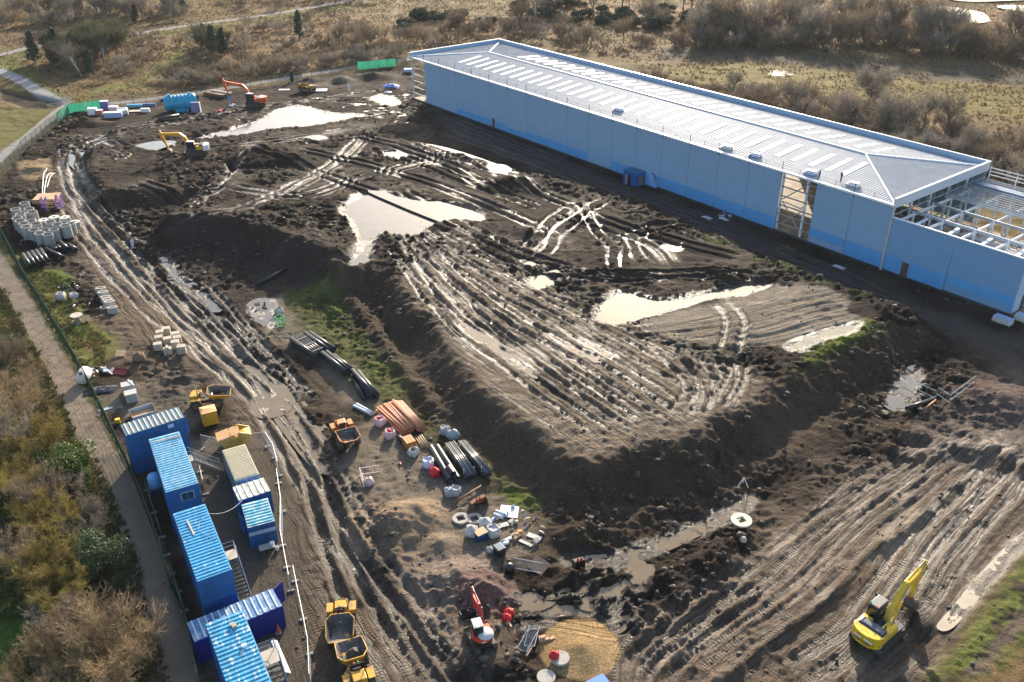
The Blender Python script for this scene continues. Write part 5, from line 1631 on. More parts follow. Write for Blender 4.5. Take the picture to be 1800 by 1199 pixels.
def bucket_mesh(w, s=1.0, teeth=5):
 """digging bucket: opening towards +x/-z, hinge at the origin"""
 m = MB()
 prof = [(0.0, 0.05), (-0.28, -0.15), (-0.42, -0.55), (-0.25, -0.95), (0.15, -1.1), (0.62, -0.98)]
 inn = [(0.0, -0.02), (-0.21, -0.19), (-0.33, -0.55), (-0.19, -0.87), (0.15, -1.02), (0.62, -0.92)]
 n = len(prof)
 vs, fs = [], []
 for y in (-w / 2, w / 2):
  vs += [(x * s, y, z * s) for x, z in prof] + [(x * s, y, z * s) for x, z in inn]
 k = 2 * n
 for i in range(n - 1):
  fs += [(i, i + 1, k + i + 1, k + i), (n + i, k + n + i, k + n + i + 1, n + i + 1)]
 fs += [(n - 1, 2 * n - 1, k + 2 * n - 1, k + n - 1), (0, k, k + n, n)]
 m.add(vs, fs)
 for y in (-w / 2, w / 2):
  m.extr([(x * s, z * s) for x, z in prof] + [(0.66 * s, -0.92 * s), (0.30 * s, -0.1 * s)], y - 0.03 * s, y + 0.03 * s)
 for i in range(teeth):
  y = -w / 2 + (i + 0.5) * w / teeth
  m.box((0.72 * s, y, -0.94 * s), (0.26 * s, 0.10 * s, 0.07 * s), tx=0.5)
 return m
def excavator(label, loc, rz, paint, s=1.0, swing=0.0, boom=(3.0, 4.6, 5.7, 3.9), stick=(4.4, 1.5), tool='bucket', cw=None, mini=False, cabglass=True, decals=None, hood=None, roofm=None, bk=-0.4, name='excavator'):
 """x is the way the boom points; swing turns the tracks under the house"""
 t = thing(name, label, 'excavator', loc, rz)
 t.scale = (s, s, s)
 TL, TH, TW, TG = (4.2, 0.95, 0.62, 2.35) if not mini else (3.4, 0.75, 0.5, 2.1)
 for y in (-1, 1):
  o = track_unit(TL, TH, TW, y * TG / 2).build('track', M_TRACK, t)
  o.rotation_euler = (0, 0, swing)
 o = MB().box((0, 0, 0.62), (2.2, TG - TW + 0.1, 0.5)).cyl((0, 0, 0.6), (0, 0, 1.15), 0.62, n=18).build('undercarriage', M_MUDDY, t)
 o.rotation_euler = (0, 0, swing)
 if mini:
  o = MB().box((TL / 2 + 0.55, 0, 0.45), (0.12, 2.5, 0.7), ry=-0.1).box((TL / 2 + 0.1, 0.5, 0.45), (1.0, 0.14, 0.16)).box((TL / 2 + 0.1, -0.5, 0.45), (1.0, 0.14, 0.16)).build('blade', mat('blade_dirt', (0.20, 0.15, 0.09), 0.8, var=0.2), t)
  o.rotation_euler = (0, 0, swing + math.pi * 0)
 # upper house
 z0 = 1.12
 if not mini:
  MB().prism([(-1.9, -1.35), (1.55, -1.35), (1.75, -1.1), (1.75, 1.1), (1.55, 1.35), (-1.9, 1.35)], z0, z0 + 0.22).build('house_deck', M_DKSTEEL, t)
  MB().prism([(-1.9, -1.34), (-0.9, -1.34), (0.55, -1.34), (0.55, -0.45), (-1.9, -0.45)], z0 + 0.22, z0 + 0.95).build('side_housing', paint, t, bevel=0.05)
  MB().prism([(-1.9, 0.45), (-0.35, 0.45), (-0.35, 1.34), (-1.9, 1.34)], z0 + 0.22, z0 + 0.95).build('side_housing', paint, t, bevel=0.05)
  arc = [(-1.78, -1.38), (-1.78, 1.38)] + [(-1.80 - 1.0 * math.cos(a), 1.38 * math.sin(a)) for a in [R(75 - 10 * k) for k in range(16)]]
  MB().prism(arc, z0 - 0.05, z0 + 1.12).build('counterweight', cw or paint, t, bevel=0.07)
  h = MB().box((-1.35, 0, z0 + 1.02), (0.95, 2.3, 0.42), tx=0.85, ty=0.95).build('engine_hood', hood or M_CABBL, t, bevel=0.06)
  MB().box((-1.35, 0.4, z0 + 1.245), (0.5, 0.8, 0.03)).box((-1.35, -0.6, z0 + 1.245), (0.5, 0.5, 0.03)).build('hood_grille', M_DKSTEEL, h)
  MB().cyl((-0.75, -0.8, z0 + 0.9), (-0.75, -0.8, z0 + 1.45), 0.07, n=8).build('exhaust', M_CABBL, t)
  hr = MB()
  for x in (0.5, -0.3, -0.9):
   hr.cyl((x, -1.28, z0 + 0.9), (x, -1.28, z0 + 1.5), 0.025, n=5)
  hr.tube([(0.5, -1.28, z0 + 1.5), (-0.9, -1.28, z0 + 1.5)], 0.025, 5)
  hr.build('hand_rail', M_KYEL if paint is M_KYEL else M_GALV, t)
  # cab on the left of the boom
  cx, cy, cl, cwid, ch = 0.72, 0.86, 1.75, 0.98, 1.72
  zc = z0 + 0.22
 else:
  arc = [(0.9, -1.05), (0.9, 1.05)] + [(-0.3 - 1.25 * math.cos(a), 1.22 * math.sin(a)) for a in [R(80 - 8 * k) for k in range(21)]]
  MB().prism(arc, z0 - 0.1, z0 + 0.35).build('house_deck', M_CABBL, t)
  MB().prism([(p[0] * 0.985 + (0.0), p[1] * 0.985) for p in arc], z0 + 0.35, z0 + 0.85).build('body', paint, t, bevel=0.06)
  MB().lathe([(0.95, 0), (0.85, 0.25), (0.5, 0.38), (0, 0.42)], 18, (-0.62, -0.35, z0 + 0.85)).build('engine_hood', mat('hood_grey', (0.55, 0.53, 0.52), 0.4), t, smooth=True)
  cx, cy, cl, cwid, ch = 0.12, 0.42, 1.65, 1.2, 1.75
  zc = z0 + 0.35
 c = MB().box((cx, cy, zc + ch / 2), (cl, cwid, ch), tx=0.9, ty=0.94).build('cab', M_CABBL if not mini else M_GLASS, t, bevel=0.05)
 MB().box((cx, cy, zc + ch + 0.03), (cl * 0.93, cwid * 0.97, 0.09), tx=0.92, ty=0.92).build('cab_roof', roofm or M_WHITE, c, bevel=0.03)
 g = MB()
 for s_ in (-1, 1):
  g.box((cx, cy + s_ * (cwid * 0.485), zc + ch * 0.6), (cl * 0.72, 0.03, ch * 0.55))
 g.box((cx + cl * 0.475, cy, zc + ch * 0.58), (0.03, cwid * 0.78, ch * 0.62))
 g.box((cx - cl * 0.475, cy, zc + ch * 0.62), (0.03, cwid * 0.78, ch * 0.5))
 g.build('window', M_GLASS, c)
 MB().cyl((cx - cl * 0.4, cy + 0.35, zc + ch + 0.07), (cx - cl * 0.4, cy + 0.35, zc + ch + 0.25), 0.07, n=8).build('beacon', M_BEACONG, c)
 MB().cyl((cx - cl * 0.42, cy - 0.25, zc + ch + 0.07), (cx - cl * 0.42, cy - 0.25, zc + ch + 0.22), 0.07, n=8).build('beacon', M_BEACONO, c)
 for s_ in (-1, 1):
  MB().tube([(cx + cl * 0.4, cy + s_ * cwid * 0.5, zc + ch * 0.8), (cx + cl * 0.55, cy + s_ * (cwid * 0.5 + 0.22), zc + ch * 0.85)], 0.02, 5).box((cx + cl * 0.56, cy + s_ * (cwid * 0.5 + 0.25), zc + ch * 0.78), (0.06, 0.2, 0.32)).build('mirror', M_CABBL, c)
 # boom: pivot, elbow, tip
 bx, bz, ex, ez = boom
 by = -0.12 if not mini else -0.45
 px, pz = (0.75, z0 + 0.45) if not mini else (1.0, z0 + 0.3)
 w = 0.24
 def beam(pts, widths, y0, y1):
  up, dn = [], []
  for i, (p, wd) in enumerate(zip(pts, widths)):
   a = Vector(pts[max(i - 1, 0)])
   b = Vector(pts[min(i + 1, len(pts) - 1)])
   d = (b - a).normalized()
   nn = Vector((-d.y, d.x))
   up.append((p[0] + nn.x * wd / 2, p[1] + nn.y * wd / 2))
   dn.append((p[0] - nn.x * wd / 2, p[1] - nn.y * wd / 2))
  m = MB()
  n = len(pts)
  vs = [(x, y0, z) for x, z in up + dn] + [(x, y1, z) for x, z in up + dn]
  k = 2 * n
  fs = []
  for i in range(n - 1):
   fs += [(i, i + 1, n + i + 1, n + i), (k + i + 1, k + i, k + n + i, k + n + i + 1), (i + 1, i, k + i, k + i + 1), (n + i, n + i + 1, k + n + i + 1, k + n + i)]
  fs += [(0, n, k + n, k), (2 * n - 1, n - 1, k + n - 1, k + 2 * n - 1)]
  m.add(vs, fs)
  return m
 beam([(px, pz), (px + (bx - px) * 0.55, pz + (bz - pz) * 0.72), (bx, bz), (bx + (ex - bx) * 0.4, bz + (ez - bz) * 0.3), (ex, ez)], [0.42, 0.62, 0.72, 0.56, 0.36], by - w, by + w).build('boom', paint, t, bevel=0.03)
 for s_ in (-1, 1):
  m = MB()
  a, b = Vector((px + 0.65, by + s_ * 0.36, pz - 0.2)), Vector((bx - 0.25, by + s_ * 0.30, bz - 0.1))
  m.cyl(a, a.lerp(b, 0.6), 0.10, n=8)
  o = m.build('boom_cylinder', paint if not mini else M_CABBL, t)
  MB().cyl(a.lerp(b, 0.6), b, 0.055, n=8).build('rod', M_CHROME, o)
 sx, sz = stick
 d = (Vector((sx, sz)) - Vector((ex, ez))).normalized()
 back = Vector((ex, ez)) - d * 0.75
 beam([(back.x, back.y), (ex, ez), (ex + (sx - ex) * 0.25, ez + (sz - ez) * 0.25), (sx, sz)], [0.22, 0.55, 0.5, 0.26], by - 0.19, by + 0.19).build('stick', paint, t, bevel=0.03)
 m = MB()
 a, b = Vector((bx + 0.1, by, bz + 0.5)), Vector((back.x, by, back.y + 0.1))
 m.cyl(a, a.lerp(b, 0.62), 0.10, n=8)
 o = m.build('stick_cylinder', paint if not mini else M_CABBL, t)
 MB().cyl(a.lerp(b, 0.62), b, 0.055, n=8).build('rod', M_CHROME, o)
 nn = Vector((-d.y, d.x))
 if nn.x < 0:
  nn = -nn
 a = Vector((ex + nn.x * 0.35 + d.x * 0.2, by, ez + nn.y * 0.35 + d.y * 0.2))
 b = Vector((sx + nn.x * 0.35 - d.x * 0.5, by, sz + nn.y * 0.35 - d.y * 0.5))
 MB().cyl(a, a.lerp(b, 0.6), 0.09, n=8).build('bucket_cylinder', paint if not mini else M_CABBL, t)
 if tool == 'bucket':
  o = bucket_mesh(1.5 if not mini else 1.7, 1.0 if not mini else 0.8).build('bucket', M_MUDDY if not mini else M_CABBL, t)
  o.location = (sx, by, sz)
  o.rotation_euler = (0, bk, 0)
  m = MB()
  m.box((sx + 0.1, by, sz - 0.02), (0.5, 0.34, 0.24))
  m.build('quick_hitch', M_ERED if not mini else M_CABBL, t)
 else:
  m = MB()
  m.box((sx, by, sz - 0.25), (0.4, 0.35, 0.5))
  m.build('hitch', M_CABBL, t)
  o = MB().box((sx + 0.05, by, sz - 1.0), (0.55, 0.5, 1.1), tx=0.8).build('breaker', mat('breaker_blue', (0.02, 0.22, 0.55), 0.4), t)
  MB().cyl((sx + 0.05, by, sz - 1.5), (sx + 0.08, by, sz - 2.4), 0.09, 0.03, n=8).build('chisel', mat('chisel', (0.55, 0.42, 0.10), 0.5), o)
 return t
pk = (31.61, 53.93)
kom = excavator('yellow crawler excavator with blue-black engine hood digging at the lower right', (pk[0], pk[1], gmin(*pk) + 0.02), R(39), M_KYEL, 1.0, swing=0.02,
    boom=(2.9, 4.5, 5.3, 5.0), stick=(4.5, 2.0), hood=mat('hood_blue_black', (0.012, 0.03, 0.075), 0.3), roofm=mat('cab_roof_grey', (0.20, 0.19, 0.19), 0.5), bk=0.3)
M_LBL = mat('lettering_black', (0.02, 0.02, 0.025), 0.5)
M_LWH = mat('lettering_white', (0.8, 0.8, 0.78), 0.5)
text_part('KOMATSU', 0.36, M_LBL, kom, (-2.815, 0, 1.50), (R(90), 0, R(-90)))
MB().box((-2.79, 0.42, 1.82), (0.012, 0.8, 0.17)).box((-2.79, -0.48, 1.82), (0.012, 0.8, 0.17)).build('decal', M_LWH, kom)
for y in (-0.95, 0.95):
 MB().add([(-2.72, y - 0.1, 1.5), (-2.72, y + 0.1, 1.5), (-2.72, y, 1.66)], [(0, 1, 2), (2, 1, 0)]).build('warning_mark', M_ERED, kom)
po = (-66.71, 229.86)
excavator('orange crawler excavator with blue hydraulic breaker near the turquoise tank', (po[0], po[1], gmin(*po)), R(172), M_EORG, 1.12, swing=R(35), boom=(2.6, 4.6, 7.0, 5.4), stick=(6.3, 2.6), tool='breaker', roofm=M_WHITE, hood=mat('hood_white', (0.7, 0.7, 0.7), 0.4))
py_ = (-67.05, 182.85)
excavator('amber crawler excavator with raised boom working in the dark spoil', (py_[0], py_[1], gmin(*py_)), R(186), M_EYEL, 1.0, swing=R(20), boom=(2.9, 4.4, 6.6, 4.6), stick=(5.6, 1.3), roofm=M_WHITE, cw=M_WHITE, bk=0.4)
pm = (-2.61, 52.83)
mini = excavator('orange and red mini excavator with white cab roof beside gravel heaps', (pm[0], pm[1], gmin(*pm) + 0.02), R(108), M_EORANGE2, 0.74, swing=R(8), boom=(2.6, 3.2, 4.9, 3.0), stick=(4.1, 1.1), mini=True, name='mini_excavator', roofm=mat('mini_roof', (0.55, 0.53, 0.48), 0.5))
for c_ in mini.children:
 if c_.name.startswith(('boom', 'stick')) and c_.type == 'MESH' and 'cyl' not in c_.name:
  c_.data.materials[0] = M_ERED
MB().box((-1.525, 0.1, 1.72), (0.012, 0.5, 0.16)).build('decal', M_LWH, mini)

def wheel(r, w):
 m = MB()
 pr = [(r * 0.55, -w / 2), (r * 0.9, -w / 2), (r, -w * 0.36), (r, w * 0.36), (r * 0.9, w / 2), (r * 0.55, w / 2)]
 m.lathe(pr, 20, axis='y')
 for k in range(18):
  a = 2 * math.pi * k / 18
  m.box((r * math.cos(a), (0.22 if k % 2 else -0.22) * w, r * math.sin(a)), (0.09, w * 0.5, 0.06), ry=-a + math.pi / 2)
 ri = MB()
 ri.lathe([(0, -w * 0.2), (r * 0.3, -w * 0.25), (r * 0.56, -w * 0.42), (r * 0.58, w * 0.42), (r * 0.3, w * 0.25), (0, w * 0.2)], 16, axis='y')
 return m.mesh('tyre', mat('muddy_tyre', (0.035, 0.032, 0.03), 0.8, var=0.2, scale=3, col2=MUD, cover=0.5, soft=0.2)), ri.mesh('rim', mat('muddy_rim', (0.14, 0.11, 0.06), 0.7, var=0.2))
WT, WR = wheel(0.68, 0.5)
def skip_shell(pts_low, pts_top, th=0.05):
 """open hopper between a floor outline and a rim outline, with wall thickness"""
 n = len(pts_top)
 cx = sum(p[0] for p in pts_top) / n
 cy = sum(p[1] for p in pts_top) / n
 def shr(p, k):
  d = Vector((p[0] - cx, p[1] - cy))
  l = d.length or 1
  return (p[0] - d.x / l * k, p[1] - d.y / l * k, p[2])
 it = [shr(p, th * 1.6) for p in pts_top]
 il = [(*shr(p, th * 1.6)[:2], p[2] + th) for p in pts_low]
 o, i = MB(), MB()
 o.add(pts_low + pts_top + it, [(k, (k + 1) % n, n + (k + 1) % n, n + k) for k in range(n)] + [tuple(range(n - 1, -1, -1))]
    + [(n + k, n + (k + 1) % n, 2 * n + (k + 1) % n, 2 * n + k) for k in range(n)])
 i.add(il + it, [((k + 1) % n, k, n + k, n + (k + 1) % n) for k in range(n)] + [tuple(range(n))])
 return o, i
M_SKIN = mat('skip_inside', (0.16, 0.145, 0.13), 0.55, metal=0.2, var=0.3, scale=1.5, col2=(0.07, 0.055, 0.045), cover=0.45, soft=0.15)
M_DYEL = mat('dumper_yellow', (0.66, 0.34, 0.012), 0.45, var=0.1, scale=2, col2=(0.19, 0.13, 0.07), cover=0.36, soft=0.12)
M_DORG = mat('dumper_orange', (0.70, 0.22, 0.012), 0.45, var=0.12, scale=2, col2=(0.19, 0.12, 0.07), cover=0.38, soft=0.12)
def dumper(label, x, y, rz, paint, s=1.0, load=False, flat=False, driver=None, steer=0.0):
 """x is the way the skip points"""
 t = thing('site_dumper', label, 'dumper', (x, y, gmin(x, y, 0.6) + 0.05), rz)
 t.scale = (s, s, s)
 for wx, wy in ((1.25, 0.95), (1.25, -0.95), (-1.15, 0.95), (-1.15, -0.95)):
  w_ = inst(WT, 'wheel', t, (wx, wy, 0.68), (0, 0, steer if wx > 0 else 0))
  inst(WR, 'rim', w_)
 MB().box((0.1, 0, 0.75), (3.3, 0.8, 0.35)).cyl((1.25, -0.9, 0.68), (1.25, 0.9, 0.68), 0.13, n=8).cyl((-1.15, -0.9, 0.68), (-1.15, 0.9, 0.68), 0.13, n=8).build('chassis', M_MUDDY, t)
 b = 0.98
 if flat:
  top = [(0.35, -1.15, 1.75), (0.35, 1.15, 1.75), (2.3, 1.15, 1.70), (2.75, 0.7, 1.62), (2.75, -0.7, 1.62), (2.3, -1.15, 1.70)]
  low = [(0.7, -0.75, 0.95), (0.7, 0.75, 0.95), (1.7, 0.75, 0.95), (2.3, 0.45, 1.2), (2.3, -0.45, 1.2), (1.7, -0.75, 0.95)]
 else:
  top = [(0.15, -0.75, 2.0), (0.15, 0.75, 2.0), (0.75, 1.22, 1.95), (2.45, 1.12, 1.72), (2.75, 0.95, 1.45), (2.75, -0.95, 1.45), (2.45, -1.12, 1.72), (0.75, -1.22, 1.95)]
  low = [(0.55, -0.5, 1.0), (0.55, 0.5, 1.0), (0.8, 0.85, 1.0), (1.9, 0.85, 1.0), (2.1, 0.75, 1.08), (2.1, -0.75, 1.08), (1.9, -0.85, 1.0), (0.8, -0.85, 1.0)]
 so, si = skip_shell(low, top)
 sk = so.build('skip', paint, t)
 si.build('skip_lining', M_SKIN, sk)
 if load:
  m = MB()
  rr = random.Random(3)
  n = 9
  vs = []
  for i in range(n):
   for j in range(n):
    vs.append((0.75 + 1.3 * i / (n - 1), -0.8 + 1.2 * j / (n - 1), 1.05 + 0.55 * math.sin(math.pi * i / (n - 1)) * math.sin(math.pi * j / (n - 1)) + rr.uniform(-0.07, 0.07)))
  m.add(vs, [(i * n + j, (i + 1) * n + j, (i + 1) * n + j + 1, i * n + j + 1) for i in range(n - 1) for j in range(n - 1)])
  m.build('spoil_load', MATS['muddy_steel'], sk)
 MB().box((-1.25, 0, 1.28), (1.15, 1.15, 0.8), tx=0.9, ty=0.92).build('engine_cover', paint, t, bevel=0.06)
 for s_ in (-1, 1):
  MB().box((-1.15, s_ * 0.95, 1.42), (1.0, 0.55, 0.06)).box((-0.62, s_ * 0.95, 1.2), (0.06, 0.55, 0.45)).build('mudguard', paint, t)
 MB().box((-0.4, 0, 1.25), (0.5, 0.6, 0.14)).box((-0.66, 0, 1.55), (0.12, 0.6, 0.55)).build('seat', M_SEAT, t)
 st = MB().cyl((0.15, 0, 1.05), (0.0, 0, 1.65), 0.035, n=6)
 st.lathe([(0.2, -0.02), (0.23, 0), (0.2, 0.02)], 14, (0.0, 0, 1.66))
 st.build('steering_wheel', M_CABBL, t)
 MB().tube([(-0.85, -0.55, 1.2), (-0.85, -0.55, 2.5), (-0.85, 0.55, 2.5), (-0.85, 0.55, 1.2)], 0.045, 6).build('roll_bar', M_CABBL, t)
 MB().cyl((-0.85, -0.1, 2.54), (-0.85, -0.1, 2.72), 0.07, n=8).build('beacon', M_BEACONG, t)
 MB().cyl((-0.85, 0.25, 2.54), (-0.85, 0.25, 2.70), 0.06, n=8).build('beacon', M_ERED, t)
 MB().cyl((0.3, 0, 0.95), (0.65, 0, 1.5), 0.07, n=8).build('tipping_ram', M_CHROME, t)
 return t
p = (-37.13, 89.93)
dumper('yellow site dumper parked beside the tall yellow bin', p[0], p[1], R(12), M_DYEL, 1.05)
p = (-14.84, 54.72)
d3 = dumper('yellow dumper with an empty skip and a driver in the seat', p[0], p[1], R(-82), M_DYEL, 1.04)
p = (-12.76, 49.51)
dumper('yellow dumper half full of spoil at the bottom edge, skip to skip with another', p[0], p[1], R(112), M_DYEL, 1.04, load=True)
p = (-19.16, 82.67)
dumper('orange dumper with a dark flat-sided skip on the haul road', p[0], p[1], R(-64), M_DORG, 1.05, flat=True)
p = (-56.4, 245.36)
dumper('far yellow dumper by the grey trench sheet near the top fence', p[0], p[1], R(150), M_DYEL, 1.15)

# ---- people
def person(label, x, y, z, rz, top, legs, seated=False, helmet=(0.8, 0.5, 0.02), s=1.0):
 """one continuous skinned figure; clothing by material, helmet as its child"""
 if seated:
  V_ = [(0, 0, 0.0), (0, 0, 0.28), (0.02, 0, 0.5), (0.04, 0, 0.6), (0.06, 0, 0.76), (0.4, 0.11, 0.04), (0.45, 0.12, -0.4), (0.4, -0.11, 0.04), (0.45, -0.12, -0.4),
     (0.02, 0.21, 0.48), (0.16, 0.27, 0.22), (0.42, 0.14, 0.3), (0.02, -0.21, 0.48), (0.16, -0.27, 0.22), (0.42, -0.14, 0.3), (0.56, 0.12, -0.42), (0.56, -0.12, -0.42)]
 else:
  V_ = [(0, 0, 0.92), (0, 0, 1.18), (0, 0, 1.42), (0, 0, 1.53), (0.03, 0, 1.68), (0.05, 0.1, 0.5), (0.0, 0.12, 0.06), (-0.03, -0.1, 0.5), (-0.08, -0.12, 0.06),
     (0, 0.21, 1.4), (0.02, 0.28, 1.12), (0.16, 0.24, 0.92), (0, -0.21, 1.4), (0.0, -0.28, 1.12), (0.14, -0.25, 0.92), (0.14, 0.13, 0.03), (0.06, -0.13, 0.03)]
 E_ = [(0, 1), (1, 2), (2, 3), (3, 4), (0, 5), (5, 6), (0, 7), (7, 8), (2, 9), (9, 10), (10, 11), (2, 12), (12, 13), (13, 14), (6, 15), (8, 16)]
 Rr = [0.15, 0.15, 0.16, 0.06, 0.10, 0.08, 0.055, 0.08, 0.055, 0.075, 0.055, 0.04, 0.075, 0.055, 0.04, 0.045, 0.045]
 me = bpy.data.meshes.new('person')
 me.from_pydata(V_, E_, [])
 o = bpy.data.objects.new('person', me)
 COL.objects.link(o)
 sk = o.modifiers.new('skin', 'SKIN')
 for i, r_ in enumerate(Rr):
  me.skin_vertices[0].data[i].radius = (r_, r_)
 me.skin_vertices[0].data[0].use_root = True
 o.modifiers.new('sub', 'SUBSURF').levels = 1
 dg = bpy.context.evaluated_depsgraph_get()
 me2 = bpy.data.meshes.new_from_object(o.evaluated_get(dg))
 bpy.data.objects.remove(o)
 o = bpy.data.objects.new('person', me2)
 COL.objects.link(o)
 mats = [mat('clothes_%d' % (int(1000 * (top[0] + top[1] * 3))), top, 0.8), mat('trousers_%d' % (int(1000 * (legs[0] + legs[1] * 3))), legs, 0.8), mat('skin_tone', (0.45, 0.26, 0.18), 0.6)]
 me2.materials.clear()
 for m_ in mats:
  me2.materials.append(m_)
 hip, neck = V_[0][2] + 0.02, V_[3][2]
 for p_ in me2.polygons:
  zc = p_.center.z
  xx = p_.center.x
  p_.material_index = 2 if zc > neck else (1 if (zc < hip) and not (abs(p_.center.y) > 0.2 and not seated) else 0)
  p_.use_smooth = True
 o.location = (x, y, z)
 o.rotation_euler = (0, 0, rz)
 o.scale = (s, s, s)
 tag(o, label, 'person')
 hm = MB()
 hm.lathe([(0.17, 0.0), (0.15, 0.02), (0.135, 0.08), (0.09, 0.14), (0, 0.16)], 12, (V_[4][0], 0, V_[4][2] + 0.02))
 hm.build('helmet', mat('helmet_%d' % int(1000 * (helmet[0] + 2 * helmet[1])), helmet, 0.4), o, smooth=True)
 return o
q = d3.matrix_basis @ Vector((-0.42, 0, 1.32))
person('seated person in dark jacket and red gloves driving a yellow dumper', q.x, q.y, q.z, d3.rotation_euler[2], (0.03, 0.025, 0.06), (0.03, 0.03, 0.06), True, helmet=(0.03, 0.025, 0.05))
w1 = W3(BL + 6.4, 3.2, 4.72)
person('standing person in orange high-visibility clothing on the unfinished wing floor', *w1, 1.2, (0.8, 0.10, 0.03), (0.7, 0.08, 0.03), helmet=(0.85, 0.85, 0.85))
w1 = W3(BL + 5.9, 2.4, 4.72)
person('crouching person in orange jacket near the wing wall', w1[0], w1[1], w1[2] + 0.45, 2.2, (0.8, 0.10, 0.03), (0.05, 0.06, 0.10), True, helmet=(0.7, 0.1, 0.05))
w1 = W3(18.4 * BAY, 2.2, BH + 0.35)
person('person in grey-green jacket standing on the roof slope near the eaves', *w1, 0.5, (0.10, 0.14, 0.11), (0.08, 0.09, 0.10), helmet=(0.8, 0.8, 0.8))
w1 = W3(17.93 * BAY, 0.9, BH + 0.2)
person('person in dark clothes at the roof edge above the open bay', *w1, -0.5, (0.06, 0.06, 0.07), (0.05, 0.06, 0.09), helmet=(0.8, 0.8, 0.8))
q = (-123.48, 242.36)
person('walker in dark coat on the grass beside the little bridge', q[0], q[1], gz(*q), 2.0, (0.02, 0.02, 0.025), (0.02, 0.022, 0.03), helmet=(0.03, 0.025, 0.02))
q = (-118.43, 360.34)
person('distant walker in dark clothes on the upper path', q[0], q[1], gz(*q), 1.0, (0.02, 0.02, 0.025), (0.02, 0.022, 0.03), helmet=(0.03, 0.025, 0.02), s=1.15)


# ================================================================== pipes, rings, bags, blocks and other stores
def G3(p, dz=0.0):
 return (p[0], p[1], gz(p[0], p[1]) + dz)
# ---- concrete manhole rings standing on end
def ring_mesh(r, h, t, name, m_, cover=False):
 m = MB()
 m.lathe([(r - t, 0), (r, 0), (r, h * 0.48), (r - 0.02, h * 0.49), (r - 0.02, h * 0.505), (r, h * 0.515), (r, h), (r - t, h), (r - t, 0)], 22)
 return m.mesh(name, m_)
M_RING = mat('ring_concrete', (0.37, 0.355, 0.32), 0.85, var=0.14, scale=2.5, col2=(0.22, 0.20, 0.17), cover=0.3, rnd=0.12)
me_ring = ring_mesh(0.86, 2.15, 0.13, 'manhole_ring', M_RING)
me_low = ring_mesh(0.86, 1.15, 0.13, 'manhole_ring', M_RING)
G_R = 'upright concrete manhole rings stored by the fence'
for (x, y) in [(-89.71, 153.6), (-89.73, 150.43), (-87.75, 151.14), (-88.12, 148.8), (-87.62, 147.47), (-85.68, 148.41), (-87.08, 145.73), (-85.14, 146.38), (-84.4, 144.98), (-86.01, 144.56), (-84.91, 143.48), (-83.76, 141.94), (-83.01, 144), (-81.6, 142.59), (-82.18, 141.2), (-80.29, 141.53), (-80.56, 140), (-78.81, 139.18), (-78.62, 141.07), (-80.67, 144.34), (-78.85, 143.03), (-77.21, 142.48), (-77.17, 144.11), (-78.54, 144.4)]:
 o = inst(me_ring, 'manhole_ring', None, (x, y, gz(x, y) - 0.05), (random.uniform(-.02, .02), random.uniform(-.02, .02), random.uniform(0, 6)))
 tag(o, 'tall grey concrete manhole ring standing in the close group beside the fence', 'concrete ring', G_R)
for (x, y) in [(-83.46, 147.36), (-82.12, 148.48), (-80.09, 148.34), (-77.66, 146.65)]:
 t = thing('covered_ring', 'shorter concrete ring closed by a pale cover slab with a round hole', 'concrete ring', (x, y, gz(x, y) - 0.05), 0, 'covered rings at the back of the ring store')
 inst(me_low, 'ring', t)
 MB().lathe([(0.3, 1.15), (0.9, 1.15), (0.9, 1.3), (0.3, 1.3), (0.3, 1.15)], 22).build('cover_slab', mat('cover_concrete', (0.52, 0.50, 0.45), 0.85, var=0.1), t)
# ---- purple trench frames on a pallet of plywood
q = (-88.37, 160.84)
M_PURP = mat('purple_paint', (0.11, 0.045, 0.21), 0.5, var=0.15)
t = thing('plywood_stack', 'pale plywood sheets stacked behind the concrete rings', 'plywood', G3((-88.68, 159.61), 0.0), 0.15)
for k in range(5):
 MB().box((0.03 * k, 0.02 * (k % 2), 0.2 + k * 0.16), (4.2, 3.6, 0.14)).build('sheet', M_PLY, t)
q = (-86.02, 155.43)
t = thing('trench_shoring', 'purple steel trench frame standing between the plywood and the rings', 'frame', G3(q), 0.12)
for dx, dy, h, w_ in ((-1.3, 0.8, 2.0, 0.8), (1.3, 1.3, 2.2, 0.9), (1.5, -0.3, 1.8, 1.0), (-1.0, -0.6, 1.6, 0.8)):
 m = MB()
 for s in (-1, 1):
  m.box((dx + s * w_ / 2, dy, h / 2), (0.10, 1.0, h))
 m.box((dx, dy, h * 0.4), (w_, 0.9, 0.1))
 m.build('post_box', M_PURP, t)
for h in (0.5, 1.3):
 MB().tube([(-1.3, 0.8, h), (1.3, 1.3, h)], 0.09, 6).build('strut', mat('strut_ochre', (0.5, 0.33, 0.06), 0.5), t)
 MB().tube([(-1.0, -0.6, h), (1.5, -0.3, h)], 0.09, 6).build('strut', MATS['strut_ochre'], t)
for i, pts in enumerate(("76,345 78,325 80,308 84,300", "79,345 81,325 86,312 92,308", "84,330 90,316 97,308")):
 pass
HOSES = [[(-90.84, 162.4), (-93.57, 168.55), (-96.08, 174.74), (-96.93, 177.62)], [(-90.51, 162.4), (-93.31, 169.22), (-94.62, 173.33), (-94.72, 175.1)], [(-92.17, 167.22), (-93.64, 171.94), (-94.13, 175.1)]]
for i, ln in enumerate(HOSES):
 ln = smooth_line(ln, 5)
 tag(MB().tube([G3(p, 0.35 + 0.5 * math.sin(3.14 * k / len(ln))) for k, p in enumerate(ln)], 0.09, 6).build('bent_pipe', mat('pale_duct', (0.72, 0.70, 0.66), 0.5)),
  ['longest pale bent pipe arching up behind the plywood stack', 'middle pale bent pipe leaning from the plywood stack', 'shortest pale bent pipe on the mud past the plywood stack'][i], 'pipe')
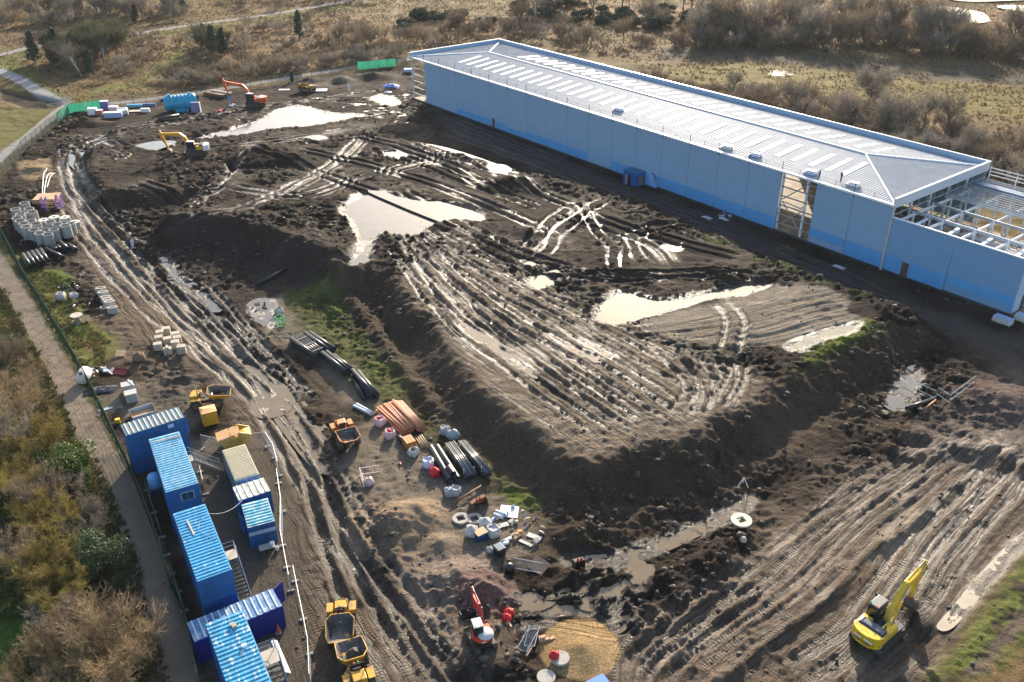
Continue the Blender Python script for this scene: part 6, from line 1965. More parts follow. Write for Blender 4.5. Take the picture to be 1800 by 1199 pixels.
# small metal frame
q = (-82.96, 139.88)
t = thing('metal_frame', 'thin grey tube frame lying by the black pipes', 'frame', G3(q, 0.05), 0.2)
MB().tube([(-1.1, 0, 0.6), (1.1, 0, 0.6)], 0.035, 6).build('rail', M_GALV, t)
for s in (-1, 1):
 MB().tube([(s * 1.1, 0, 0.6), (s * 1.1, 0, 0), (s * 1.0, -0.6, 0)], 0.035, 6).build('leg', M_GALV, t)

# ---- pipes laid along a line
M_BPIPE = mat('black_plastic_pipe', (0.018, 0.020, 0.024), 0.35, rnd=0.2, var=0.1)
M_CLAY = mat('clay_pipe', (0.40, 0.155, 0.075), 0.6, var=0.15, scale=3, rnd=0.15)
M_GPIPE = mat('pale_grey_pipe', (0.50, 0.56, 0.62), 0.45, var=0.08)
def pipe(label, a, b, r, m_, z=None, ribs=False, group=None, dz=0.0, name='pipe', cat='pipe', hollow=True):
 za, zb = gz(*a), gz(*b)
 if z is not None:
  za = zb = z
 za, zb = za + r + dz, zb + r + dz
 c = ((a[0] + b[0]) / 2, (a[1] + b[1]) / 2, (za + zb) / 2)
 p0, p1 = (a[0] - c[0], a[1] - c[1], za - c[2]), (b[0] - c[0], b[1] - c[1], zb - c[2])
 m = MB()
 m.pipe(p0, p1, r, r * 0.12, 14)
 if ribs:
  d = Vector(p1) - Vector(p0)
  n = int(d.length / 0.22)
  for i in range(n):
   u = Vector(p0) + d * ((i + 0.3) / n)
   m.cyl(u, u + d.normalized() * 0.11, r * 1.06, n=14, cap=False)
 o = m.build(name, m_, loc=c, smooth=False)
 for p_ in o.data.polygons:
  p_.use_smooth = True
 return tag(o, label, cat, group)
def zk(s, ox, oy, k=0.1669):
 return s
# black pipes by the manhole rings
GB = 'five black pipes lying side by side on top of a stack near the fence'
st = [(-80.47, 133.29), (-79.91, 133.75), (-79.51, 134.37), (-78.99, 134.79), (-78.56, 135.38)]
en = [(-77.07, 128.61), (-76.56, 129.11), (-76.16, 129.74), (-75.67, 130.2), (-75.11, 130.58)]
for i, (a, b) in enumerate(zip(st, en)):
 pipe('black pipe in the neat row of five on the fence side of the ring store', a, b, 0.30, M_BPIPE, z=0.62, group=GB)
for i, (a, b) in enumerate(zip([(-81.07, 133.94), (-80.54, 134.4), (-79.9, 134.86), (-79.27, 135.33)], [(-77.81, 129.47), (-77.19, 129.91), (-76.57, 130.34), (-75.95, 131.01)])):
 pipe('black pipe in the lower layer under the neat row of five', a, b, 0.29, M_BPIPE, z=0.0, group='lower layer of black pipes near the fence')
for lb, a, b, r in (('long black pipe rolled away to the right of the row of five', (-78.4, 136.74), (-73.68, 132.8), 0.34), ('stubby black pipe between the pipe row and the brown puddle', (-76.96, 138.9), (-74.55, 136.27), 0.42),
     ('shortest black pipe lying closest to the haul road', (-75.19, 138.18), (-73.21, 136.27), 0.42), ('small black pipe offcut nearest the standing rings', (-77.45, 136.98), (-76.26, 136.03), 0.34), ('black pipe offcut beside the stubby black pipe', (-76.91, 137.69), (-75.79, 136.27), 0.36)):
 pipe(lb, a, b, r, M_BPIPE)
# the long stores beside the grass slope
def bundle(lines, labels, r, m_, z=0.0, ribs=False, group=None):
 for (a, b), lb in zip(lines, labels):
  pipe(lb, a, b, r, m_, ribs=ribs, dz=z, group=group)
L5 = list(zip([(-30.21, 105.2), (-28.65, 106.8), (-28.11, 107.07)], [(-26.06, 100.6), (-24.46, 102.22), (-23.94, 102.48)]))
bundle(L5, ['thick black pipe on the road side of the banded thin pipes', 'thick black pipe between the thin banded pipes and the outer one', 'outermost thick black pipe on the grass side of the first store'], 0.34, M_BPIPE, 0.35)
for (a, b), lb in zip(zip([(-30.38, 105.84), (-28.82, 107.45), (-28.25, 107.78)], [(-26.16, 101.07), (-24.56, 102.73), (-24, 103.03)]), ('lower thick black pipe under the road side one', 'lower thick black pipe under the middle one', 'lower thick black pipe under the outermost one')):
 pipe(lb, a, b, 0.32, M_BPIPE, z=0.0)
TH = list(zip([(-29.62, 105.31), (-29.37, 105.59), (-29.11, 105.85), (-28.85, 106.11)], [(-25.78, 100.92), (-25.53, 101.17), (-25.27, 101.41), (-25.01, 101.67)]))
for a, b in TH:
 pipe('thin dark pipe strapped in the banded bundle of four', a, b, 0.16, M_BPIPE, z=0.62, group='banded bundle of thin dark pipes')
for a, b in zip([(-29.89, 106.32), (-29.6, 106.64), (-29.32, 106.96)], [(-26, 101.82), (-25.71, 102.12), (-25.42, 102.42)]):
 pipe('thick dark pipe under the banded bundle of thin pipes', a, b, 0.30, M_BPIPE, z=0.02, group='pipes under the banded bundle')
for k, u in enumerate((0.15, 0.5, 0.85)):
 a = Vector(TH[0][0]).lerp(Vector(TH[0][1]), u)
 b = Vector(TH[3][0]).lerp(Vector(TH[3][1]), u)
 d = (b - a).normalized() * 0.25
 tag(MB().box(((a.x + b.x) / 2, (a.y + b.y) / 2, 0.97), ((b - a).length + 0.5, 0.10, 0.07), rz=math.atan2(b.y - a.y, b.x - a.x)).build('banding_batten', M_GREYW),
  ['far banding batten across the thin pipe bundle', 'middle banding batten across the thin pipe bundle', 'near banding batten across the thin pipe bundle'][k], 'batten')
bundle(list(zip([(-25.22, 101.18), (-24.71, 101.55), (-23.65, 100.55)], [(-21.31, 96.25), (-20.88, 96.6), (-20.63, 96.95)])), ['road side black pipe of the middle pipe stack', 'middle black pipe of the middle pipe stack', 'grass side black pipe of the middle pipe stack'], 0.30, M_BPIPE, 0.58)
bundle(list(zip([(-25.51, 101.67), (-24.83, 102.12)], [(-21.56, 96.62), (-20.89, 97.04)])), ['lower road side pipe of the middle pipe stack', 'lower grass side pipe of the middle pipe stack'], 0.28, M_BPIPE, 0.0)
bundle(list(zip([(-20.53, 96.71), (-19.75, 96.36)], [(-17.15, 91.24), (-16.53, 90.92)])), ['upper black pipe of the third stack next to the bent end', 'upper black pipe of the third stack on the grass side'], 0.32, M_BPIPE, 0.55)
bundle(list(zip([(-20.42, 95.93), (-20.05, 96.35), (-19.69, 96.9)], [(-18.07, 90.79), (-17.42, 91.17), (-16.63, 91.55)])), ['lower black pipe with a pale collar in the third stack', 'lower middle black pipe in the third stack', 'lower grass side black pipe in the third stack'], 0.30, M_BPIPE, 0.0)
bundle(list(zip([(-19.3, 89.66), (-19, 89.97)], [(-16.94, 87.7), (-16.77, 87.94)])), ['pale grey pipe nearer the orange dumper', 'pale grey pipe nearer the black pipes'], 0.17, M_GPIPE, 0.05)
pipe('lone black pipe half sunk at the foot of the dark mound', (-39.32, 123.4), (-35.82, 127.54), 0.3, M_BPIPE)
# clay drain pipes
a0, a1 = [(-16.3, 88.64), (-14.51, 90)], [(-12.44, 83.57), (-11.39, 84.36)]
for k in range(8):
 u = k / 7
 a = (a0[0][0] + (a0[1][0] - a0[0][0]) * u, a0[0][1] + (a0[1][1] - a0[0][1]) * u)
 b = (a1[0][0] + (a1[1][0] - a1[0][0]) * u, a1[0][1] + (a1[1][1] - a1[0][1]) * u)
 pipe('terracotta drain pipe in the splayed bundle nearer the road', a, b, 0.14, M_CLAY, dz=0.45 + 0.1 * (k % 2), group='splayed terracotta pipes')
 pipe('terracotta drain pipe under the splayed bundle', (a[0] - 0.1, a[1] - 0.1), (b[0] - 0.1, b[1] - 0.1), 0.14, M_CLAY, dz=0.08, group='lower terracotta pipes')
a0, a1 = [(-14.51, 89.58), (-13.43, 89.83)], [(-10.83, 84.08), (-10.14, 84.54)]
for k in range(7):
 u = k / 6
 a = (a0[0][0] + (a0[1][0] - a0[0][0]) * u, a0[0][1] + (a0[1][1] - a0[0][1]) * u)
 b = (a1[0][0] + (a1[1][0] - a1[0][0]) * u, a1[0][1] + (a1[1][1] - a1[0][1]) * u)
 pipe('terracotta drain pipe in the straight upper bundle', a, b, 0.13, M_CLAY, dz=0.62, group='straight terracotta pipes')
 pipe('terracotta drain pipe in the layer under the straight bundle', (a[0], a[1] - 0.1), (b[0], b[1] - 0.1), 0.13, M_CLAY, dz=0.2, group='straight terracotta pipes below')
# large twin-wall pipes and the two racks
for lb, a, b in (('fat ribbed black pipe beside the red and blue bags', (-9.18, 80.62), (-6.64, 74.82)), ('fat ribbed black pipe next to the first pipe rack', (-8.49, 80.84), (-5.8, 75.01))):
 pipe(lb, a, b, 0.42, M_BPIPE, ribs=True)
pipe('short fat black pipe end resting beside the fat ribbed pipe', (-6.93, 76.59), (-6.31, 75.4), 0.4, M_BPIPE, ribs=True, dz=0.4)
for rk, (A0, A1, n, lb) in enumerate((([(-7.47, 80.72), (-6.59, 81.1)], [(-4.75, 75.04), (-3.91, 75.43)], 5, 'slim pale-edged black pipe in the rack nearer the fat pipes'), ([(-6.02, 81.16), (-5.35, 81.32)], [(-2.84, 75.43), (-2.3, 75.73)], 4, 'slim pale-edged black pipe in the rack nearer the grass slope'))):
 for k in range(n):
  u = k / (n - 1)
  a = (A0[0][0] + (A0[1][0] - A0[0][0]) * u, A0[0][1] + (A0[1][1] - A0[0][1]) * u)
  b = (A1[0][0] + (A1[1][0] - A1[0][0]) * u, A1[0][1] + (A1[1][1] - A1[0][1]) * u)
  pipe(lb, a, b, 0.12, mat('slim_pipe', (0.10, 0.105, 0.11), 0.3, rnd=0.5), z=0.85 if k % 2 else 0.9, group='slim pipes in rack %s' % ('one', 'two')[rk])
  pipe('black pipe in the lower layer of the rack ' + ('nearer the fat pipes' if rk == 0 else 'nearer the grass slope'), a, b, 0.2, M_BPIPE, z=0.3, group='lower pipes in rack %s' % ('one', 'two')[rk])
 t = thing('pipe_rack', ('low timber pipe rack next to the fat ribbed pipes', 'low timber pipe rack next to the grass slope')[rk], 'rack', (A0[0][0], A0[0][1], gz(*A0[0])), 0)
 for u in (0.1, 0.9):
  for s, S_ in enumerate((A0, A1)):
   pass
 ax = Vector(A1[0]) - Vector(A0[0])
 cr = Vector(A0[1]) - Vector(A0[0])
 for u in (0.12, 0.5, 0.88):
  for v_ in (-0.12, 1.12):
   p = ax * u + cr * v_
   MB().box((p.x, p.y, 0.55), (0.10, 0.10, 1.1)).build('stake', M_WOOD, t)
  p = ax * u + cr * 0.5
  MB().box((p.x, p.y, 0.13), (cr.length * 1.3, 0.14, 0.14), rz=math.atan2(cr.y, cr.x)).build('bearer', M_WOOD, t)
pipe('long rusty rod lying askew behind the rusty bucket', (-6.36, 70.87), (-3.27, 74), 0.10, M_RUST, dz=0.25, name='rod', cat='rod')
pipe('pale-edged black pipe lying across the trench by the barriers', (47.39, 88.18), (52.2, 91.17), 0.24, M_BPIPE, dz=0.3)
pipe('thin brown pipe beside the pale-edged pipe in the trench', (49.42, 87.94), (51.88, 90.41), 0.11, M_CLAY, dz=0.25)
pipe('dark pipe lying on the mud near the turquoise tank', (-86.11, 213.42), (-82.27, 216.96), 0.4, mat('dark_grey_pipe', (0.045, 0.05, 0.055), 0.5), dz=0.05)

# ---- bulk bags
M_BAGW = mat('bag_white', (0.56, 0.55, 0.53), 0.75, var=0.15, scale=3, col2=(0.30, 0.26, 0.21), cover=0.35, bump=0.5, bscale=7)
M_BAGG = mat('bag_grey', (0.34, 0.36, 0.36), 0.75, var=0.15, scale=4, bump=0.5, bscale=7)
M_BAGP = mat('bag_pink', (0.66, 0.46, 0.45), 0.75, var=0.1, scale=4, bump=0.5, bscale=7)
M_BAGR = mat('bag_red', (0.55, 0.015, 0.02), 0.6, var=0.15, scale=4, bump=0.5, bscale=7)
M_BAGB = mat('bag_blue_print', (0.62, 0.64, 0.70), 0.7, scale=2.5, col2=(0.03, 0.06, 0.35), cover=0.35, soft=0.05)
M_FITB = mat('fitting_black', (0.02, 0.021, 0.025), 0.4)
def bag(label, p, m_, s=1.0, h=0.85, fill=None, open_=True, group=None, seed=0, dz=0.0):
 rr = random.Random(seed + int(p[0] * 100))
 t = thing('bulk_bag', label, 'bag', G3(p, -0.03 + dz), rr.uniform(0, 6), group)
 m = MB()
 n = 18
 ring = []
 levels = ((0.44, 0.0), (0.52, 0.12), (0.54, 0.4), (0.50, 0.72), (0.46, h), (0.40, h + 0.03), (0.34, h - 0.08), (0.0, h - 0.16)) if open_ else ((0.46, 0), (0.54, 0.14), (0.55, 0.42), (0.47, 0.72), (0.30, h), (0.14, h + 0.12), (0.0, h + 0.16))
 vs, fs = [], []
 for r_, z in levels:
  for i in range(n):
   a = 2 * math.pi * i / n
   sq = 1 / max(abs(math.cos(a)), abs(math.sin(a))) ** 0.8
   q = r_ * sq * s * (1 + rr.uniform(-0.13, 0.13))
   vs.append((q * math.cos(a), q * math.sin(a), z * s + rr.uniform(-0.07, 0.07) * (z > 0)))
 for k in range(len(levels) - 1):
  for i in range(n):
   fs.append((k * n + i, k * n + (i + 1) % n, (k + 1) * n + (i + 1) % n, (k + 1) * n + i))
 m.add(vs, fs)
 m.build('sack', m_, t, smooth=True)
 if fill:
  m = MB()
  for k in range(9):
   a, q = rr.uniform(0, 6.3), rr.uniform(0, 0.26) * s
   m.cyl((q * math.cos(a), q * math.sin(a), (h - 0.2) * s), (q * math.cos(a) + rr.uniform(-.1, .1), q * math.sin(a) + rr.uniform(-.1, .1), (h + 0.1) * s), 0.07 * s, n=8)
  m.build('contents', fill, t)
 for k in range(4):
  a = math.pi / 4 + k * math.pi / 2
  x, y = 0.48 * s * math.cos(a), 0.48 * s * math.sin(a)
  MB().tube([(x, y, h * s * 0.95), (x * 1.15, y * 1.15, h * s + 0.16), (x * 0.8, y * 0.8, h * s * 0.97)], 0.022, 5).build('lifting_loop', m_, t)
 return t
bag('pinkish bulk bag of red fittings beside the terracotta pipes', (-15.6, 85.8), M_BAGP, 1.15, fill=M_BAGR)
bag('pinkish bulk bag of red fittings in front of the first, near the road', (-14.1, 83.39), M_BAGP, 1.1, fill=M_BAGR)
bag('white bag of black fittings beside the timber pack', (-11.06, 79.91), M_BAGW, 0.95, fill=M_FITB)
bag('white and blue printed bag left of the fat ribbed pipes', (-9.23, 77.84), M_BAGB, 1.2)
bag('bright red bag in front of the blue printed bag', (-8.42, 76.33), M_BAGR, 1.0, open_=False)
bag('grey bag of fittings at the edge of the grass above the racks', (-7.81, 83.96), M_BAGG, 1.05, fill=M_BAGW)
bag('grey covered bag against the top end of the first rack', (-6.77, 83.06), M_BAGG, 1.15, open_=False)
bag('left of two blue-grey bags standing below the racks', (-6.6, 72.97), M_BAGG, 0.95, fill=M_BAGB)
bag('right of two blue-grey bags standing below the racks', (-5.95, 73.06), M_BAGG, 1.0)
bag('white bag with dark straps behind the other white bags', (-2.69, 68), M_BAGW, 1.1, open_=False)
bag('white open bulk bag on the right of the white bag group', (-1.87, 66.82), M_BAGW, 1.15)
bag('white slumped bag at the left end of the white bag group', (-4.02, 66.82), M_BAGW, 1.1, open_=False)
bag('small pale bag beside the dark bin near the ditch', (-2.15, 64.4), M_BAGW, 0.6, open_=False)
bag('white bag on the grass furthest from the oval rings', (-67.8, 118.51), M_BAGW, 1.15, fill=M_BAGG)
bag('white bag on the grass next to the black fittings heap', (-66.33, 119.46), M_BAGW, 1.05)
bag('bag of black fittings standing in the grey puddle', (-34.04, 114.28), M_BAGW, 1.0, fill=M_FITB)
bag('bag guarded by the small white barrier on the road edge', (-15.34, 74.86), M_BAGP, 0.85, open_=False)
bag('lower red bag by the planks near the mini excavator', (-0.45, 55.64), M_BAGR, 0.75, open_=False)
bag('upper red bag by the planks near the mini excavator', (-0.25, 56.3), M_BAGR, 0.75, open_=False)
bag('red bag lying on the round concrete slab by the yellow gravel', (3.55, 51.41), M_BAGR, 0.7, open_=False, dz=0.2)
bag('brown hessian bag between the pallet pieces and the block packs', (-49.31, 100.34), mat('bag_hessian', (0.20, 0.14, 0.08), 0.85, var=0.2), 1.2, open_=False)
# ---- packs of blocks
M_BLOCK = mat('pale_block', (0.46, 0.40, 0.31), 0.85, var=0.12, scale=3, rnd=0.12)
M_WRAP = mat('pack_wrap', (0.40, 0.36, 0.29), 0.6, var=0.1, rnd=0.1)
me_b = MB().box((0, 0, 0), (0.34, 0.27, 0.24)).mesh('block', M_BLOCK)
PACKS = (("292.6,583", 'rearmost of the pale block packs'), ("281.8,589", 'block pack second from the left in the back row'), ("309.3,589.5", 'rightmost block pack of the back row'), ("280,597.5", 'block pack at the left of the middle row'),
   ("295,600", 'pinkish block pack in the centre of the group'), ("312,598", 'block pack at the right of the middle row'), ("277.6,610", 'left front block pack on the mud'), ("308.5,606", 'block pack right of centre, one back from the front'),
   ("295,617.5", 'front block pack with torn white wrap'), ("319.4,615", 'rightmost block pack, nearest the road ruts'))
for i, (ps, lb) in enumerate(zip([(-48.21, 107.69), (-48.73, 106.72), (-46.54, 106.64), (-48.4, 105.35), (-47.09, 104.96), (-45.87, 105.27), (-47.9, 103.4), (-45.73, 104.02), (-46.17, 102.25), (-44.43, 102.63)], [p[1] for p in PACKS])):
 t = thing('block_pack', lb, 'block pack', G3(ps, 0.0), 0.35 + random.uniform(-.1, .1))
 MB().box((0, 0, 0.07), (1.1, 1.0, 0.13)).build('pallet', M_WOOD, t)
 for k in range(4):
  for a in range(3):
   for b in range(3):
    if 0 < k < 3 and a == 1 and b == 1:
     continue
    if i == 8 and k == 3 and a != 1:
     continue
    inst(me_b, 'block', t, (-0.355 + a * 0.355, -0.285 + b * 0.285, 0.26 + k * 0.25))
# ---- two grey wrapped crates
for i, (c, lb) in enumerate((("224,681", 'grey slatted crate with a loose board, behind its twin'), ("231,695", 'grey slatted crate nearer the blue container'))):
 pass
for i, p in enumerate([(-47.93, 92.83), (-46.82, 91.02)]):
 t = thing('grey_crate', ('grey slatted crate with a loose board, behind its twin', 'grey slatted crate nearer the blue container')[i], 'crate', G3(p, 0.02), 0.45)
 MB().box((0, 0, 0.62), (1.35, 1.15, 1.2)).build('body', mat('crate_grey', (0.33, 0.34, 0.34), 0.7, var=0.1), t)
 for k in range(4):
  MB().box((0, -0.45 + k * 0.3, 1.24), (1.4, 0.24, 0.04)).build('top_slat', mat('slat_grey', (0.50, 0.50, 0.49), 0.7, var=0.1), t)
 if i == 0:
  MB().box((0.5, 0.0, 1.32), (1.7, 0.16, 0.05), rz=1.9).build('loose_board', M_WHITE, t)
for p, lb in (((-48.05, 92.07), 'small yellow box hanging by the grey crates'), ((-46.67, 86.15), 'yellow box beside the plywood tray'),):
 t = thing('yellow_box', lb, 'box', G3(p, 0.0), 0.4)
 MB().box((0, 0, 0.25), (0.5, 0.4, 0.5), tx=0.9).build('body', mat('box_yellow', (0.85, 0.55, 0.01), 0.5), t, bevel=0.03)
 MB().box((0, 0, 0.53), (0.54, 0.44, 0.06)).build('lid', MATS['box_yellow'], t)
# ---- oval chamber rings in a row
M_OVAL = mat('oval_concrete', (0.48, 0.44, 0.38), 0.85, var=0.12, rnd=0.08)
mo = MB()
for q_, s_ in ((0, 1),):
 n = 20
 vs, fs = [], []
 for (k, h) in ((1.0, 0), (1.0, 0.95), (0.72, 0.95), (0.72, 0)):
  for i in range(n):
   a = 2 * math.pi * i / n
   vs.append((0.78 * k * math.cos(a), 0.42 * (k if k == 1 else 0.55) * math.sin(a), h))
 for k in range(4):
  for i in range(n):
   fs.append((k * n + i, k * n + (i + 1) % n, ((k + 1) % 4) * n + (i + 1) % n, ((k + 1) % 4) * n + i))
 mo.add(vs, fs)
mo = mo.mesh('oval_chamber_ring', M_OVAL)
for x, y in [(-62.49, 120.46), (-61.62, 119.2), (-60.74, 117.92), (-60.08, 116.98), (-59.44, 116.08), (-58.34, 114.35)]:
 o = inst(mo, 'oval_chamber_ring', None, (x, y, gz(x, y) - 0.03), (0, 0, R(14)))
 tag(o, 'oval concrete chamber ring in the row of six on the mud', 'concrete ring', 'row of oval chamber rings')
o = MB().lathe([(0.32, 0), (0.5, 0), (0.5, 0.16), (0.32, 0.16), (0.32, 0)], 20).build('concrete_collar', M_OVAL, loc=G3((-60.04, 115.18)))
tag(o, 'flat concrete collar lying at the foot of the oval rings', 'concrete ring')
# ---- black fittings
def fittings(label, p, n, r, seed):
 rr = random.Random(seed)
 t = thing('fittings_heap', label, 'heap', G3(p), 0)
 for i in range(n):
  a, q = rr.uniform(0, 6.3), r * math.sqrt(rr.random())
  x, y = q * math.cos(a), q * math.sin(a)
  d = Vector((rr.uniform(-1, 1), rr.uniform(-1, 1), rr.uniform(0.1, 0.8))).normalized() * 0.25
  z = 0.15 + rr.random() * 0.35 * (1 - q / r)
  m = MB()
  m.pipe((x, y, z), (x + d.x, y + d.y, z + d.z), 0.13, 0.02, 10)
  m.build('fitting', M_FITB if rr.random() < 0.85 else M_GALV, t)
 return t
fittings('heap of black pipe fittings on the grass strip', (-68.3, 122.79), 42, 1.7, 1)
fittings('small cluster of black fittings in the pale puddle', (-37.49, 116.09), 9, 1.3, 2)
fittings('little clump of dark fittings beside the oval rings', (-62.98, 117.01), 4, 0.5, 3)
fittings('few grey and black fittings lower on the grass strip', (-64.79, 116.09), 7, 0.7, 4)
# ---- cable drum, pallets
def drum(label, p, r, w_, m_, upright=False):
 t = thing('cable_drum', label, 'drum', G3(p), 0.3)
 for z in (0.06, w_):
  MB().lathe([(0, z - 0.05), (r, z - 0.05), (r, z + 0.05), (0.08, z + 0.05), (0, z + 0.05)], 24).build('flange', m_, t)
 MB().cyl((0, 0, 0.1), (0, 0, w_ - 0.05), r * 0.5, n=16).build('core', M_WOOD, t)
 return t
drum('round wooden cable drum standing on its side on the grass', (-62.3, 111.47), 0.85, 1.1, M_GREYW)
def pallet(label, p, rz=0.3, tilt=(0, 0), dz=0.0, m_=None, s=1.0):
 t = thing('wooden_pallet', label, 'pallet', G3(p, 0.02 + dz), rz, tilt=tilt)
 for k in range(5):
  MB().box((0, (-0.48 + k * 0.24) * s, 0.13), (1.2 * s, 0.15 * s, 0.025)).build('slat', m_ or M_WOOD, t)
 for k in range(3):
  MB().box(((-0.52 + k * 0.52) * s, 0, 0.06), (0.1, 1.05 * s, 0.11)).build('bearer', m_ or M_WOOD, t)
 return t
pallet('pallet leaning against the wooden cable drum', (-61.15, 111.64), 0.5, (0.25, -0.15), 0.3)
pallet('broken pallet pieces on the mud left of the brown bag', (-52.43, 101.97), 0.2, (0.2, 0.1), 0.25)
pallet('small grey pallet by the round slab with a square hole', (23.07, 69.54), 1.0, (0.2, 0), 0.05, M_PANEL, 0.7)
q = (-59.43, 111.64)
# ---- white horizontal tank on the fence side
q = (-54.4, 95.33)
t = thing('white_tank', 'white horizontal cylindrical tank against the fence', 'tank', G3(q), R(100))
MB().lathe([(0, -1.25), (0.55, -1.18), (0.78, -0.95), (0.80, 0.95), (0.55, 1.2), (0, 1.27)], 20, (0, 0, 0.95), axis='x').build('vessel', mat('tank_white', (0.76, 0.70, 0.60), 0.45, var=0.06), t, smooth=True)
for s in (-0.6, 0.6):
 MB().box((s, 0, 0.14), (0.2, 1.2, 0.3)).build('cradle', M_DKSTEEL, t)
MB().cyl((-0.9, 0, 1.7), (-0.9, 0, 1.95), 0.25, n=12).build('hatch', M_DKSTEEL, t)
# ---- rubbish, red sheet, black sheeting
def rubbish(label, p, n, r, seed, cols, big=0.5):
 rr = random.Random(seed)
 t = thing('rubbish_pile', label, 'rubbish', G3(p), 0)
 for i in range(n):
  a, q = rr.uniform(0, 6.3), r * math.sqrt(rr.random())
  c = cols[i % len(cols)]
  MB().box((q * math.cos(a), q * math.sin(a), 0.1 + rr.random() * 0.25), (big * rr.uniform(0.3, 1.2), big * rr.uniform(0.15, 0.7), 0.1 + 0.2 * rr.random()), rz=rr.uniform(0, 3), rx=rr.uniform(-.5, .5), ry=rr.uniform(-.4, .4), tx=rr.uniform(0.6, 1)).build('scrap', c, t)
 return t
M_DIRTY = mat('muddied_white', (0.50, 0.49, 0.46), 0.7, var=0.15, scale=3, col2=(0.20, 0.165, 0.125), cover=0.38, soft=0.12)
M_PALEB = mat('pale_blue_plastic', (0.38, 0.48, 0.66), 0.5)
rubbish('jumble of white and blue scraps inside the fence', (-53.41, 97.6), 16, 1.5, 11, [M_DIRTY, M_PALEB, M_FITB, M_GREYW], 0.9)
rubbish('scatter of white packaging beside the white bags', (0.29, 68.68), 12, 2.2, 12, [M_DIRTY, M_GREYW, M_PALEB], 0.7)
rubbish('scatter of timber and orange scraps beyond the white bags', (1.7, 67.24), 14, 2.0, 13, [M_WOOD, mat('scrap_orange', (0.55, 0.22, 0.04), 0.7), M_DIRTY, M_GREYW], 0.7)
rubbish('timber and red scraps in the spoil below the amber excavator', (-82.04, 180.56), 9, 2.2, 14, [M_WOOD, M_DIRTY, M_RUST], 1.0)
rubbish('pale scraps left along the foot of the warehouse wall', (39.12, 152.84), 8, 1.6, 15, [M_PALEB, M_DIRTY], 0.8)
q = (-50.9, 97.6)
t = thing('red_sheet', 'tilted dark red steel skip board beside the rubbish', 'sheet', G3(q, 0.1), -0.25, tilt=(0.35, 0.0))
MB().prism([(-1.1, -0.45), (0.9, -0.5), (1.15, -0.1), (0.9, 0.35), (-1.0, 0.5)], 0.1, 0.17).build('plate', mat('dark_red_paint', (0.26, 0.03, 0.03), 0.5, var=0.15), t)
MB().box((0, 0.45, 0.1), (1.9, 0.08, 0.3)).build('lip', MATS['dark_red_paint'], t)
def sheeting(label, p, rx, ry, m_, seed, h=0.35, rz=0.0):
 rr = random.Random(seed)
 n = 14
 vs = []
 for i in range(n):
  for j in range(n):
   u, v_ = i / (n - 1) * 2 - 1, j / (n - 1) * 2 - 1
   e = max(0, 1 - (u * u + v_ * v_) * 0.6)
   vs.append((u * rx * (1 + rr.uniform(-.08, .08)), v_ * ry * (1 + rr.uniform(-.08, .08)), 0.03 + h * e * rr.uniform(0.4, 1.0)))
 m = MB()
 m.add(vs, [(i * n + j, (i + 1) * n + j, (i + 1) * n + j + 1, i * n + j + 1) for i in range(n - 1) for j in range(n - 1)])
 o = m.build('plastic_sheeting', m_, loc=G3(p), smooth=True)
 o.rotation_euler = (0, 0, rz)
 return tag(o, label, 'sheeting')
sheeting('crumpled black plastic sheeting against the fence', (-51.71, 93.24), 1.9, 0.9, mat('black_sheet', (0.012, 0.013, 0.018), 0.25), 5, rz=0.3)
sheeting('crumpled blue tarpaulin near the far corner of the warehouse', (-33.88, 250.69), 2.2, 1.6, mat('blue_tarp', (0.03, 0.14, 0.55), 0.5), 6, 0.9)
sheeting('blue-white scrap of sheeting by the blue tarpaulin', (-34.05, 244.24), 1.0, 0.8, M_PALEB, 7, 0.4)
# flat boards and sheets
def board(label, p, sx, sy, rz, m_, dz=0.06, tilt=(0, 0), name='board', th=0.06):
 o = MB().box((0, 0, 0), (sx, sy, th)).build(name, m_, loc=G3(p, dz))
 o.rotation_euler = (tilt[0], tilt[1], rz)
 return tag(o, label, 'board')
M_PALE = mat('pale_sheet', (0.58, 0.59, 0.59), 0.5, var=0.15, scale=2, col2=(0.32, 0.29, 0.25), cover=0.3)
board('pale translucent sheet lying flat behind the white bags', (-0.29, 70.16), 1.9, 1.7, -0.1, M_PALE, 0.12, (0.05, 0.05))
board('narrow white board behind the open white bag', (-1.09, 68), 1.5, 0.6, 0.35, M_DIRTY, 0.15)
board('brown plywood sheet in the ditch beside the crowd barrier', (2.54, 62.17), 1.7, 1.5, -0.7, MATS['bare_board'], 0.25, (0.3, 0.1))
board('grey board beside the fence near the yellow box', (-49.31, 89.04), 1.6, 0.5, 0.5, M_PANEL)
board('white board stuck in the spoil scatter at the right', (1.34, 65.52), 1.5, 0.35, -0.6, M_DIRTY, 0.1)
board('white tray among the timber scraps', (2.2, 66.41), 1.5, 0.6, -0.5, M_DIRTY, 0.1)
for i, (p, q_) in enumerate(zip([(-0.79, 53.85), (-0.35, 55.25), (1.2, 51.59)], [(0.1, 56.77), (-0.05, 54.61), (1.8, 52.79)])):
 c = ((p[0] + q_[0]) / 2, (p[1] + q_[1]) / 2)
 board(['long plank beside the red bags', 'short plank crossing the long plank by the red bags', 'thin plank below the crowd barriers'][i], c, math.dist(p, q_), 0.16, math.atan2(q_[1] - p[1], q_[0] - p[0]), M_WOOD, 0.15 + 0.06 * i)
# grey ducts
for lb, a, b in (('grey half-round duct lying nearer the rusty bucket', (-1.86, 69.63), (-0.93, 69.02)), ('grey half-round duct just behind the first duct', (-1.69, 70.07), (-0.75, 69.46)),
     ('white duct lying by the dark bin', (-1, 65.36), (-0.11, 66.09)), ('white duct below the first white duct by the dark bin', (-1.11, 64.96), (-0.39, 65.52))):
 pipe(lb, a, b, 0.18, M_GPIPE if 'grey' in lb else M_WHITE, dz=0.1, name='duct', cat='duct')
